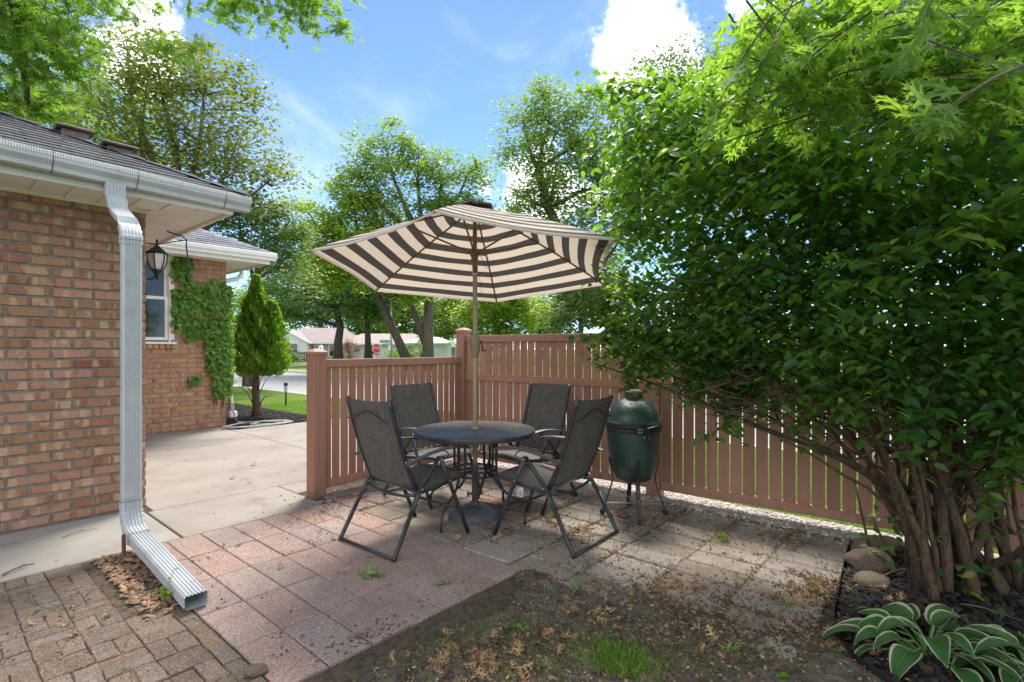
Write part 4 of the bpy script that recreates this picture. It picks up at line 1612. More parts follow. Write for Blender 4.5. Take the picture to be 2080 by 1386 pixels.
um = thing('patio_umbrella', 'tilted patio umbrella with a brown and cream striped canopy', 'umbrella', TC)
b = MB()
b.lathe([(0, 0), (.212, 0), (.216, .012), (.214, .038), (.205, .050), (.16, .072), (.09, .092), (.045, .10), (.040, .115), (.028, .118), (.028, .13), (0, .13)], 48, TC)
auto_smooth(b.build('base', MAT['base'], um), 40)
b = MB()
b.lathe([(.026, .11), (.0265, .40), (.028, .402), (.028, .415), (.0255, .42), (0, .42)], 20, TC)
slv = b.build('sleeve', MAT['sleeve'], um, True)
for (z, zz) in ((.18, .018), (.355, .014)):
    b = MB()
    b.tube([TC + CR * -.02 + Vector((0, 0, z)), TC + CR * -.052 - CF * .012 + Vector((0, 0, z))], .008, 8)
    b.obox(TC + CR * -.056 - CF * .014 + Vector((0, 0, z)), CR * .006, CF * .012, (0, 0, zz))
    b.build('clamp_knob', MAT['egg_black'], slv)
b = MB()
b.tube([TC + Vector((0, 0, .40)), TC + Vector((0, 0, 1.985))], .0188, 20)
pole = auto_smooth(b.build('pole', MAT['pole'], um), 40)
TILT = R_(-7.0)
AP = TC + Vector((0, 0, 2.513))
PIV = TC + Vector((0, 0, 1.985))


def tiltpt(X, Y, Z):
    """point in the canopy's own frame (right, ahead, up from its apex) brought into the world"""
    y = Y * math.cos(TILT) - Z * math.sin(TILT)
    z = Y * math.sin(TILT) + Z * math.cos(TILT)
    return AP + CR * X + CF * y + Vector((0, 0, z))


b = MB()
low = tiltpt(0, 0, -.50)
b.tube([PIV - Vector((0, 0, .01)), PIV.lerp(low, .5), low, tiltpt(0, 0, -.02)], [.0188, .0188, .0188, .017], 20)
auto_smooth(b.build('upper_pole', MAT['rib'], um), 40)
b = MB()
b.tube([PIV + Vector((0, 0, -.03)), PIV + Vector((0, 0, .045))], .0225, 16)
tj = auto_smooth(b.build('tilt_joint', MAT['galv'], um), 40)
# crank housing
b = MB()
rings = []
for (z, w) in ((-.105, .020), (-.10, .030), (-.04, .038), (.02, .044), (.055, .041), (.078, .030), (.088, .021)):
    rings.append([TC + CR * (w * math.cos(t)) + CF * (w * .8 * math.sin(t)) + Vector((0, 0, 1.392 + z)) for t in np.linspace(0, 2 * PI, 20, endpoint=False)])
b.loft(rings)
crk = auto_smooth(b.build('crank_housing', surf('crank_plastic', (0.19, 0.155, 0.085), (0.23, 0.19, 0.11), 9, 0.45, 0.05, 80), um), 40)
b = MB()
c0 = TC + Vector((0, 0, 1.415))
b.tube([c0 + CR * .035, c0 + CR * .055], .008, 8)
b.tube([c0 + CR * .055, c0 + CR * .062 + Vector((0, 0, -.075))], .0055, 8)
b.tube([c0 + CR * .062 + Vector((0, 0, -.075)), c0 + CR * .092 - CF * .0 + Vector((0, 0, -.073))], .006, 8)
b.build('crank_handle', MAT['egg_black'], crk, True)
# canopy
CRAD, CDROP, SPIN = 1.2296, 0.5185, -2.7336
tips = [(CRAD * math.cos(SPIN - i * PI / 3), CRAD * math.sin(SPIN - i * PI / 3)) for i in range(6)]
NT_, NS_ = 30, 14
V, UVs, F = [], [], []
for i in range(6):
    a = np.array([*tips[i], -CDROP])
    c = np.array([*tips[(i + 1) % 6], -CDROP])
    base_i = len(V)
    for it in range(NT_ + 1):
        t = 0.035 + 0.965 * it / NT_
        for js in range(NS_ + 1):
            s = js / NS_
            e = a + (c - a) * s
            p = e * t
            sag = 4 * s * (1 - s)
            p[2] += -0.012 * math.sin(PI * t) * 1.0 - 0.0 * sag          # ribs bow slightly
            p[2] += 0.035 * math.sin(PI * t) 
            # cloth hollows between the ribs and the hem is cut in a shallow arc
            p[2] -= 0.030 * sag * t * (1.0)
            sc = 1 - 0.052 * sag * t ** 3
            p[0] *= sc
            p[1] *= sc
            p[2] = p[2] * (1 - 0.03 * sag * t ** 3)
            p[2] += .0025 * math.sin(23 * t + 9 * s + i) * sag
            V.append(tiltpt(*p))
            UVs.append((t, s))
    for it in range(NT_):
        for js in range(NS_):
            q = base_i + it * (NS_ + 1) + js
            F.append([q, q + NS_ + 1, q + NS_ + 2, q + 1])
    # hem
    hb_ = len(V)
    for js in range(NS_ + 1):
        V.append(V[base_i + NT_ * (NS_ + 1) + js] + Vector((0, 0, -.014)))
        UVs.append((1.05, js / NS_))
    for js in range(NS_):
        q = base_i + NT_ * (NS_ + 1) + js
        F.append([q, hb_ + js, hb_ + js + 1, q + 1])
me = raw_mesh('canopy', V, F, MAT['canopy'], True)
ul = me.uv_layers.new(name='UVMap')
for lp in me.loops:
    ul.data[lp.index].uv = UVs[lp.vertex_index]
can = mobj('canopy', me, um)
b = MB()
hexr = lambda r, z: [tiltpt(r * math.cos(SPIN - i * PI / 3), r * math.sin(SPIN - i * PI / 3), z) for i in range(6)]
b.loft([hexr(.17, -.026), hexr(.172, -.012), hexr(.10, .016), hexr(.02, .032)], cap=False)
b.loft([hexr(.17, -.029), hexr(.10, .012)], cap=False)
b.build('vent_cap', MAT['canopy_cap'], can)
b = MB()
b.tube([tiltpt(0, 0, .0), tiltpt(0, 0, .05)], [.017, .012], 12)
b.build('finial', MAT['rib'], um)
b = MB()
b.tube([tiltpt(0, 0, -.415), tiltpt(0, 0, -.365)], .036, 16)
b.tube([tiltpt(0, 0, -.445), tiltpt(0, 0, -.415)], .028, 16)
b.build('runner', MAT['rib'], um)
for (tx, ty) in tips:
    b = MB()
    pp = []
    for t in (.02, .2, .4, .6, .8, 1.0):
        pp.append(tiltpt(tx * t, ty * t, -CDROP * t + .023 * math.sin(PI * t) - .014))
    b.tube(pp, .0085, 6)
    rb_ = b.build('rib', MAT['rib'], um)
    b = MB()
    b.tube([tiltpt(tx * .03, ty * .03, -.39), tiltpt(tx * .46, ty * .46, -CDROP * .46 + .002)], .0075, 6)
    b.build('strut', MAT['rib'], rb_)
b = MB()
b.tube([low + CR * .02 + Vector((0, 0, .14)), low + CR * .10 - CF * .02 + Vector((0, 0, -.02)), low + CR * .16 + CF * .1 + Vector((0, 0, .06))], .0022, 5)
b.tube([low + CR * .02 + Vector((0, 0, .0)), low + CR * .06 + Vector((0, 0, -.20)), low - CR * .05 + Vector((0, 0, -.28))], .0015, 5)
b.build('pull_cord', MAT['egg_black'], um)


# ---- folding sling chair, facing local +x
def make_chair():
    t = thing('patio_chair', '', 'chair', (0, 0, 0), local=True)
    S = -.345

    def P(s, z, y):
        return Vector((s + S, y, z))
    def flat(b, pts, w, th):
        """flat oval bar"""
        b.tube(pts, w, 8, ry=th)
    back = [(.255, .375), (.215, .455), (.165, .56), (.118, .69), (.075, .83), (.035, .97), (.018, 1.02)]
    hb = .235
    # sling: back
    def sheet_(prof, hw, sag, name, th=.005):
        n = 8
        b = MB()
        rings = []
        for (s, z) in prof:
            top, bot = [], []
            for i in range(n + 1):
                f = i / n * 2 - 1
                d = sag * (1 - f * f)
                top.append((s, z, f * hw, d))
            rings.append(top)
        # normal of the profile
        out = []
        for k, r in enumerate(rings):
            a = prof[max(k - 1, 0)]
            c = prof[min(k + 1, len(prof) - 1)]
            tx, tz = c[0] - a[0], c[1] - a[1]
            ln = math.hypot(tx, tz)
            nx_, nz_ = tz / ln, -tx / ln
            ring = [P(s - nx_ * d, z - nz_ * d, y) for (s, z, y, d) in r] + [P(s - nx_ * (d + th), z - nz_ * (d + th), y) for (s, z, y, d) in reversed(r)]
            out.append(ring)
        b.loft(out)
        return auto_smooth(b.build(name, MAT['sling'], t), 50)
    sheet_([(.222, .430), (.19, .50), (.165, .56), (.118, .69), (.075, .83), (.035, .97), (.02, 1.015)], hb - .006, .022, 'back_sling')
    seat = [(.205, .388), (.30, .392), (.42, .402), (.55, .416), (.66, .428), (.70, .428), (.712, .410)]
    sheet_([(s, z) for s, z in seat][::-1], .255, -.02, 'seat_sling')
    for sgn in (-1, 1):
        y1, y2 = sgn * hb, sgn * .268
        b = MB()
        b.tube([P(s, z, y1) for s, z in back], .0145, 8, ry=.019)
        b.build('back_frame', MAT['chair_metal'], t, True)
        b = MB()
        b.tube([P(s, z - .012, sgn * .258) for s, z in seat[:-1]], .010, 8, ry=.014)
        b.build('seat_rail', MAT['chair_metal'], t, True)
        b = MB()
        b.tube([P(.0, .0, sgn * .30), P(.01, .02, sgn * .30), P(.155, .275, sgn * .292)], .0135, 8, ry=.0165)
        b.tube([P(.145, .255, sgn * .290), P(.20, .345, sgn * .286), P(.238, .410, sgn * .282)], [.017, .021, .017], 8, ry=.013)
        b.tube([P(.238, .405, sgn * .280), P(.33, .505, sgn * .280), P(.412, .598, sgn * .280)], .0125, 8, ry=.016)
        b.build('rear_leg', MAT['chair_metal'], t, True)
        b = MB()
        b.tube([P(.405, .604, sgn * .298), P(.50, .40, sgn * .298), P(.60, .185, sgn * .298), P(.685, .0, sgn * .298)], .0125, 8, ry=.0165)
        b.build('front_leg', MAT['chair_metal'], t, True)
        b = MB()
        ar = [(.115, .592), (.20, .618), (.32, .643), (.44, .655), (.56, .652), (.66, .636), (.70, .622)]
        b.loft([[P(s, z - .007, sgn * .292 - w), P(s, z - .007, sgn * .292 + w), P(s, z + .003, sgn * .292 + w), P(s, z + .007, sgn * .292 + w * .6), P(s, z + .007, sgn * .292 - w * .6), P(s, z + .003, sgn * .292 - w)] for (s, z), w in zip(ar, (.014, .018, .022, .025, .027, .026, .018))])
        arm = auto_smooth(b.build('armrest', MAT['arm'], t), 40)
        b = MB()
        for (s, z, yy) in ((.145, .600, .250), (.412, .585, .312), (.49, .425, .312), (.243, .410, .300), (.20, .33, .305)):
            b.lathe([(0, 0), (.007, 0), (.006, .003), (0, .004)], 8)
            nn = len(b.v) - 32
            for q in range(nn, len(b.v)):
                v = b.v[q]
                b.v[q] = tuple(P(s, z, sgn * yy) + Vector((v[0], sgn * v[2], v[1])))
        b.build('bolts', MAT['bolt'], t)
        b = MB()
        b.tube([P(.44, .642, sgn * .286), P(.485, .625, sgn * .286), P(.50, .600, sgn * .286), P(.475, .585, sgn * .286), P(.43, .59, sgn * .286)], .0045, 6)
        b.build('latch', MAT['chair_metal'], arm)
    b = MB()
    b.tube([P(.004, .014, -.30), P(.004, .014, .30)], .011, 8)
    b.build('floor_bar', MAT['chair_metal'], t, True)
    b = MB()
    b.tube([P(.575, .21, -.285), P(.575, .205, .285)], .0105, 8)
    b.build('stretcher', MAT['chair_metal'], t, True)
    b = MB()
    b.tube([P(.205, .372, -.262), P(.200, .350, -.15), P(.198, .340, 0), P(.200, .350, .15), P(.205, .372, .262)], .010, 8)
    b.build('seat_rear_bar', MAT['chair_metal'], t, True)
    b = MB()
    n = 16
    b.tube([P(.022 + .0005 * i, .905 - .0 * i + .036 * math.cos((i / n * 2 - 1) * PI) * 1.0 * .9, hb * (i / n * 2 - 1) * .98) for i in range(n + 1)], .006, 6)
    bar = b.build('back_bar', MAT['chair_metal'], t, True)
    bar.location.x -= .012
    b = MB()
    b.tube([P(.224, .415, -hb), P(.222, .404, 0), P(.224, .415, hb)], .008, 6)
    b.build('back_lower_bar', MAT['chair_metal'], t, True)
    return t


proto = make_chair()
CH = [((2.345, 3.055), 0.03, 'black sling chair at the near left of the table with its back to the house'),
      ((3.10, 2.265), PI / 2 + .04, 'black sling chair at the near right of the table in front of the egg grill'),
      ((3.19, 3.745), -PI / 2 - .02, 'black sling chair at the far left of the table against the low fence'),
      ((3.69, 3.02), PI - .05, 'black sling chair at the far right of the table facing the house')]
for i, ((x, y), a, lab) in enumerate(CH):
    c = proto if i == 0 else copy_tree(proto)
    c.location = (x, y, 0.001)
    c.rotation_euler = (0, 0, a)
    tag(c, lab, 'chair', 'folding sling chairs round the patio table')
    if i == 1:
        b = MB()
        b.box(.10, .165, .262, .264, .305, .375)
        tg = mobj('care_tag', b.mesh('care_tag', MAT['paper']), None)
        tg.parent = c
        b = MB()
        for k in range(3):
            b.box(.11, .15 - .01 * k, .2643, .2646, .318 + .011 * k, .323 + .011 * k)
        b.build('tag_print', MAT['ink'], tg)

# ---- green egg-shaped ceramic grill on its nest
EC = Vector((3.875, 2.045, 0))
eg = thing('egg_grill', 'dark green egg shaped ceramic grill on a black steel nest by the tall fence', 'grill', EC)
ex = Vector((-.62, -.78, 0)).normalized()      # side with the latch, towards the viewer
ey = Vector((-ex.y, ex.x, 0))
b = MB()
b.lathe([(0, .285), (.11, .287), (.145, .305), (.170, .35), (.192, .43), (.206, .52), (.214, .61), (.217, .68), (.218, .724), (.212, .730), (0, .730)], 48, EC)
auto_smooth(b.build('bowl', MAT['egg'], eg), 45)
b = MB()
b.lathe([(0, .752), (.214, .752), (.226, .756), (.228, .766), (.220, .775), (.211, .80), (.195, .845), (.165, .895), (.122, .935), (.085, .953), (.078, .958), (0, .958)], 48, EC)
auto_smooth(b.build('dome', MAT['egg'], eg), 45)
b = MB()
b.lathe([(0, .95), (.076, .95), (.074, .975), (.070, .985), (.070, .998), (.078, 1.0), (.080, 1.006), (.074, 1.012), (0, 1.012)], 32, EC)
ch = auto_smooth(b.build('chimney', MAT['cast_iron'], eg), 40)
b = MB()
b.lathe([(0, 1.012), (.066, 1.012), (.060, 1.020), (.02, 1.024), (0, 1.024)], 24, EC)
b.tube([EC + Vector((0, 0, 1.02)), EC + Vector((0, 0, 1.04))], .010, 10)
b.build('vent_wheel', MAT['cast_iron'], ch)
b = MB()
b.lathe([(.217, .690), (.2215, .692), (.2215, .724), (.217, .726)], 48, EC, cap=False)
b.lathe([(.217, .728), (.224, .730), (.224, .752), (.218, .754)], 48, EC, cap=False)
b.build('steel_band', MAT['egg_black'], eg, True)
b = MB()
lc = EC + ex * .232 + Vector((0, 0, .722))
b.obox(lc, ex * .012, ey * .018, (0, 0, .028))
b.tube([lc + ey * .10 + Vector((0, 0, .03)), lc + ex * .03 + ey * .05 + Vector((0, 0, .028)), lc + ex * .035 + Vector((0, 0, .02)), lc + ex * .03 + Vector((0, 0, -.03)), lc + ex * .02 + Vector((0, 0, -.06))], .010, 8)
b.obox(lc + ey * -.055, ex * .010, ey * .035, (0, 0, .022))
b.build('latch', MAT['egg_black'], eg)
b = MB()
for (i, j) in ((0, 0), (1, 0), (0, 1), (1, 1)):
    p = lc + ex * .012 - ey * (.045 + .022 * i) + Vector((0, 0, -.010 + .022 * j))
    b.obox(p, ex * .004, ey * .005, (0, 0, .005))
for j in (0, 1):
    b.obox(lc + ex * .022 + ey * (.004 - .03 * j) + Vector((0, 0, -.055 + .006 * j)), ex * .006, ey * .006, (0, 0, .006))
b.build('bolts', MAT['bolt'], eg)
nest = [R_(218), R_(308), R_(38), R_(128)]
for i, a in enumerate(nest):
    d = Vector((math.cos(a), math.sin(a), 0))
    s = Vector((-d.y, d.x, 0))
    b = MB()
    pr = [(.204, .47), (.190, .40), (.172, .325), (.17, .28), (.195, .20), (.235, .09), (.258, .012)]
    rings = []
    for (r, z) in pr:
        p = EC + d * r + Vector((0, 0, z))
        rings.append([p - s * .017 - d * .003, p + s * .017 - d * .003, p + s * .017 + d * .004, p - s * .017 + d * .004])
    b.loft(rings)
    lg = b.build('nest_leg', MAT['egg_black'], eg)
    b = MB()
    p = EC + d * .255 + Vector((0, 0, .022))
    b.tube([p - s * .010, p + s * .010], .022, 12)
    b.build('caster', MAT['egg_black'], lg)
    b = MB()
    for z, r in ((.235, .184), (.17, .209)):
        b.obox(EC + d * (r + .006) + Vector((0, 0, z)), s * .004, d * .003, (0, 0, .004))
    b.build('bolts', MAT['bolt'], lg)
for k in (0, 1):
    a = nest[k]
    d = Vector((math.cos(a), math.sin(a), 0))
    s = Vector((-d.y, d.x, 0))
    b = MB()
    b.obox(EC + Vector((0, 0, .088 + .007 * k)), d * .236, s * .015, (0, 0, .003))
    b.build('cross_brace', MAT['brace'], eg)

# ================================================================== PLANTS
T_DIA = np.array([(0, 0, 0), (.45, -.28, .05), (1, 0, -.06), (.45, .28, .05)])
F_DIA = np.array([[0, 1, 2], [0, 2, 3]])
# ovate shrub leaf, folded along its midrib
T_OV = np.array([(0, 0, 0), (.22, -.21, .05), (.55, -.25, .06), (1, 0, -.10), (.55, .25, .06), (.22, .21, .05), (.5, 0, 0)])
F_OV = np.array([[0, 1, 6], [1, 2, 6], [2, 3, 6], [3, 4, 6], [4, 5, 6], [5, 0, 6]])


def oak_template():
    """a pin-oak leaf: narrow blade, three pairs of pointed lobes with toothed tips, one end lobe"""
    V = [(0, 0, 0), (.16, 0, 0)]
    V = []
    F = []
    def tri(a, b, c):
        k = len(V)
        V.extend([a, b, c])
        F.append([k, k + 1, k + 2])
    mid = [.10, .28, .50, .68, .86]
    w = [.015, .06, .085, .075, .05]
    for i in range(4):
        a0, a1 = mid[i], mid[i + 1]
        for s in (-1, 1):
            tri((a0, 0, 0), (a1, 0, 0), (a1, s * w[i + 1], .01))
            tri((a0, 0, 0), (a1, s * w[i + 1], .01), (a0, s * w[i], .01))
    for s in (-1, 1):
        for (x0, x1, tx, ty) in ((.20, .36, .34, .27), (.42, .60, .64, .40), (.64, .80, .88, .27)):
            p0, p1 = (x0, s * .04, .01), (x1, s * .06, .01)
            m0, m1 = (x0 + (tx - x0) * .62, s * ty * .62, -.005), (x1 + (tx - x1) * .55, s * ty * .58, -.005)
            tri(p0, p1, m1)
            tri(p0, m1, m0)
            tri(m0, m1, (tx + .02, s * ty, -.035))
            tri(m0, (tx - .02, s * ty * .78, -.02), (tx - .10, s * ty * .98, -.035))
            tri(m1, (tx + .02, s * ty * .72, -.02), (tx + .14, s * ty * .80, -.03))
    tri((.84, -.055, 0), (.92, 0, 0), (.97, -.13, -.03))
    tri((.84, .055, 0), (.97, .13, -.03), (.92, 0, 0))
    tri((.84, -.055, 0), (1.06, 0, -.05), (.84, .055, 0))
    tri((-.06, -.006, 0), (.12, -.01, 0), (.12, .01, 0))
    return np.array(V), np.array(F)


T_OAK, F_OAK = oak_template()
T_OAKS = np.array([(.0, 0, 0), (.35, -.06, .01), (.45, -.34, -.03), (.55, -.07, .01), (.85, -.26, -.03), (1, 0, -.04), (.85, .26, -.03), (.55, .07, .01), (.45, .34, -.03), (.35, .06, .01)])
F_OAKS = np.array([[0, 1, 9], [1, 2, 3], [7, 8, 9], [1, 3, 7], [1, 7, 9], [3, 4, 5], [5, 6, 7], [3, 5, 7]])


def lobes_points(lobes, n, rng, shell=0.45, wexp=1.0):
    """cluster centres filling a set of ellipsoids (viewpoint axes), denser towards the outside"""
    vol = np.array([l[3] * l[4] * l[5] for l in lobes]) ** wexp
    cnt = rng.multinomial(n, vol / vol.sum())
    out = []
    for (l, k) in zip(lobes, cnt):
        d = rng.normal(size=(k, 3))
        d /= np.linalg.norm(d, axis=1, keepdims=True)
        r = rng.uniform(shell, 1.0, k) ** 0.6
        out.append(np.array(l[:3]) + d * r[:, None] * np.array(l[3:6]))
    return np.concatenate(out)


def leaf_cloud(centres, per, spread, size, rng, T=T_DIA, F=F_DIA, tilt=.6, flat=.55, droop=.25):
    n = len(centres)
    c = np.repeat(centres, per, 0)
    sp = np.repeat(spread * rng.uniform(.6, 1.4, n), per)[:, None]
    g = np.clip(rng.normal(size=(n * per, 3)), -1.7, 1.7) * sp
    g[:, 2] *= flat
    pos = Wn(c + g)
    N = len(pos)
    return scatter(T, F, pos, frames(N, tilt=tilt, droop=droop, rng=rng), rng.uniform(size[0], size[1], N))


def limb_set(base, lobes, centres, r0, rng, fork_at=0.35, path=None, lim_r=None, twigs=140):
    """trunk, one bent limb to each lobe, twigs out to some leaf clusters (viewpoint axes)"""
    b = MB()
    base = np.array(base, float)
    zc = np.mean([l[2] for l in lobes])
    if path is None:
        tx = np.mean([l[0] for l in lobes])
        ty = np.mean([l[1] for l in lobes])
        path = [base, base + np.array([(tx - base[0]) * .08, 0, (zc - base[2]) * .35]), np.array([base[0] * .75 + tx * .25, base[1] * .75 + ty * .25, base[2] + (zc - base[2]) * .7])]
    path = [np.array(p, float) for p in path]
    rs = list(np.linspace(r0 * 1.0, r0 * .62, len(path)))
    rs[0] = r0 * 1.25
    b.tube([W(*p) for p in path], rs, 10)
    nodes = []
    for l in lobes:
        tgt = np.array(l[:3])
        k = min(range(1, len(path)), key=lambda q: np.linalg.norm(path[q] - tgt) + (0 if path[q][2] < tgt[2] + .5 else 50))
        s = path[k]
        d = tgt - s
        m1 = s + d * .33 + np.array([d[0] * .10, 0, np.linalg.norm(d) * .10])
        m2 = s + d * .7 + np.array([rng.normal() * .06 * np.linalg.norm(d), 0, np.linalg.norm(d) * .06])
        end = tgt + np.array([0, 0, l[5] * .45])
        pts = [s, m1, m2, end]
        r1 = lim_r or r0 * .42
        b.tube([W(*p) for p in pts], [r1, r1 * .75, r1 * .5, r1 * .15], 7)
        nodes += [(m1, r1 * .5), (s + d * .5, r1 * .45), (m2, r1 * .4), (tgt, r1 * .3), ((tgt + end) / 2, r1 * .2)]
    NP = np.array([n[0] for n in nodes])
    pick = rng.permutation(len(centres))[:twigs]
    for i in pick:
        c = centres[i]
        dd = np.linalg.norm(NP - c, axis=1) + np.where(NP[:, 2] > c[2], 1.0, 0)
        k = int(np.argmin(dd))
        s = NP[k]
        mid = (s + c) / 2 + rng.normal(size=3) * .06 * np.linalg.norm(c - s)
        r = nodes[k][1]
        b.tube([W(*s), W(*mid), W(*c)], [r * .55, r * .35, r * .12], 4, cap=False)
    return b


def make_tree(name, label, base, lobes, ncl, per, spread, size, leaf, r0, seed, bark='bark', path=None, group=None, lim_r=None, twigs=140, tilt=.6, flat=.55, T=T_DIA, F=F_DIA, shell=.4, cat='tree', extra=None):
    rng = np.random.default_rng(seed)
    t = thing(name, label, cat, W(*base), group=group)
    cl = lobes_points(lobes, ncl, rng, shell)
    b = limb_set(base, lobes, cl, r0, rng, path=path, lim_r=lim_r, twigs=twigs)
    if extra:
        for pts, rr in extra:
            b.tube([W(*p) for p in pts], list(np.linspace(rr, rr * .45, len(pts))), 9)
    b.build('trunk', MAT[bark], t, True)
    V, Fc = leaf_cloud(cl, per, spread, size, rng, T, F, tilt, flat)
    mobj('crown', raw_mesh('crown', V, Fc, MAT[leaf]), t)
    return t


make_tree('maple_tree', 'tall sparse olive maple rising behind the house roof at left', (-11.8, 18, -.05),
          [(-12.6, 18, 9.3, 2.0, 2.2, 2.6), (-10.6, 18, 9.6, 2.2, 2.2, 2.4), (-11.4, 18, 11.6, 1.5, 1.5, 1.0), (-9.4, 18, 7.9, 1.6, 2.0, 1.7), (-8.3, 18, 6.7, 1.1, 1.5, 1.1), (-11.0, 18, 7.0, 2.4, 2, 1.6), (-13.3, 18, 11.3, 1.6, 1.5, 1.4)],
          330, 52, .36, (.11, .21), 'lf_olive', .22, 21, path=[(-11.8, 18, 0), (-11.8, 18, 2.5), (-11.6, 18, 4.8)], twigs=230, lim_r=.13, shell=.2)
make_tree('maple_tree', 'green maple trailing dark foliage over the rear roof corner', (-9.6, 19, -.05),
          [(-9.0, 19, 5.3, 1.5, 1.6, 1.7), (-8.2, 19, 4.4, 1.1, 1.4, 1.5), (-10.0, 19, 6.3, 1.2, 1.4, 1.2), (-8.0, 19, 5.9, .8, 1.0, .7)],
          130, 60, .36, (.11, .20), 'lf_wood', .18, 22, twigs=90, shell=.2)
make_tree('ash_tree', 'soft blue green tree filling the gap above the roof at far left', (-20.5, 24, -.05),
          [(-21, 24, 10.5, 3.2, 2.5, 2.6), (-19, 24, 12.0, 2.8, 2.5, 2.4), (-18.4, 24, 10.2, 2.2, 2, 1.8), (-22.5, 24, 14, 3, 2.5, 2.2)],
          230, 60, .5, (.15, .27), 'lf_mid', .28, 23, twigs=100)
make_tree('maple_tree', 'upright maple with a forked trunk standing behind the umbrella', (-5.35, 33, -.05),
          [(-8.1, 33, 13.4, 2.3, 2.2, 2.5), (-9.6, 33, 11.6, 1.8, 2, 1.7), (-5.9, 33, 12.9, 1.5, 2, 2.0), (-4.4, 33, 11.6, 1.5, 2, 2.2), (-2.6, 33, 12.0, 1.2, 1.6, 2.0), (-6.8, 33, 10.0, 2.8, 2.6, 1.5), (-3.2, 33, 9.4, 1.9, 2.3, 1.4), (-2.2, 33, 8.4, 2.2, 2, 1.3)],
          270, 66, .44, (.16, .30), 'lf_mid', .36, 24, path=[(-5.35, 33, 0), (-5.3, 33, 2.3), (-5.25, 33, 4.5), (-5.3, 33, 6.2), (-5.7, 33, 7.8)], twigs=180, lim_r=.19, shell=.2,
          extra=[([(-5.5, 33, 1.7), (-6.2, 33.1, 3.6), (-6.9, 33.1, 5.2), (-7.9, 33, 8.2), (-9.0, 33, 10.8)], .24)])
make_tree('leaning_tree', 'bright lime tree on a leaning dark trunk left of the umbrella', (-6.15, 32, -.05),
          [(-9.6, 32, 8.7, 2.0, 2.2, 2.1), (-11.6, 32, 8.0, 1.6, 2, 1.9), (-12.8, 32, 9.6, 1.2, 1.6, 1.5), (-8.6, 31, 6.0, 2.6, 2.3, 1.4), (-11.0, 31, 5.9, 1.9, 2.2, 1.2), (-6.4, 31.5, 5.1, 1.7, 1.8, 1.0), (-10.2, 32, 11.0, 1.1, 1.4, 1.2)],
          290, 70, .46, (.16, .30), 'lf_lime', .30, 25, bark='bark_dark', path=[(-6.15, 32, 0), (-7.0, 32, 1.9), (-8.0, 32, 4.1), (-8.9, 32, 6.0)], twigs=120, lim_r=.15, shell=.2,
          extra=[([(-4.3, 32, 0.0), (-4.25, 32, .6)], .02)])
make_tree('street_tree', 'layered blue green street tree to the left before the white houses', (-15.0, 45, -.05),
          [(-18.9, 45, 7.2, 3.0, 3, 1.6), (-16.0, 45, 8.4, 3.2, 3, 1.6), (-21.0, 45, 5.6, 2.4, 2.6, 1.2), (-17.0, 44, 5.0, 3.2, 3, 1.1), (-20.0, 44, 4.0, 2.4, 2.4, .9), (-13.4, 45, 7.0, 2.2, 2.6, 1.6), (-14.2, 44, 4.9, 1.8, 2, .8)],
          300, 60, .55, (.20, .38), 'lf_blue', .40, 26, bark='bark_dark', path=[(-15.0, 45, 0), (-15.0, 45, 1.9), (-14.8, 45, 3.2), (-15.2, 45, 4.8)], twigs=110, flat=.35)
make_tree('street_tree', 'blue green street tree with a straight dark trunk by the stop sign', (-12.65, 46, -.05),
          [(-12.8, 46, 6.2, 2.8, 2.8, 1.5), (-11.0, 46, 5.4, 2.2, 2.4, 1.1), (-12.2, 46, 8.2, 2.4, 2.4, 1.5), (-9.6, 46, 6.6, 1.8, 2.2, 1.3), (-13.0, 45.5, 4.3, 2.6, 2.2, .9)],
          220, 60, .55, (.20, .38), 'lf_blue', .34, 27, bark='bark_dark', path=[(-12.65, 46, 0), (-12.7, 46, 1.8), (-12.75, 46, 3.6)], twigs=80, flat=.35)
make_tree('elm_tree', 'tall mid green tree with a leaning limb right of the umbrella', (4.9, 24, -.05),
          [(.5, 24, 11.0, 1.4, 1.8, 1.9), (1.7, 24, 12.3, 1.1, 1.5, 1.5), (3.9, 24, 11.0, 1.6, 2, 2.2), (2.0, 24, 9.1, 1.7, 2, 1.5), (4.9, 24, 9.0, 1.8, 2, 1.7), (.4, 24, 8.0, 1.3, 1.6, .9), (3.2, 24, 7.0, 2.0, 2, 1.1), (5.6, 24, 6.6, 1.4, 1.8, 1.3), (2.0, 24, 5.2, 1.4, 1.6, .7)],
          360, 78, .42, (.12, .22), 'lf_mid', .30, 28, bark='bark_dark', path=[(4.9, 24, 0), (4.5, 24, 2.6), (3.6, 24, 4.7), (2.5, 24, 6.1), (1.7, 24, 7.8), (1.2, 24, 9.6)], twigs=240, lim_r=.11, shell=.2)
make_tree('elm_tree', 'pale feathery tree rising above the big shrub under the white cloud', (8.0, 23, -.05),
          [(6.2, 23, 12.6, 1.6, 2, 1.7), (8.2, 23, 13.2, 1.6, 2, 1.6), (7.4, 23, 11.0, 2.3, 2, 1.7), (10.0, 23, 11.6, 2.0, 2, 1.6), (8.6, 23, 8.5, 3.0, 2.4, 1.8)],
          260, 66, .36, (.11, .22), 'lf_pale', .26, 29, twigs=120)
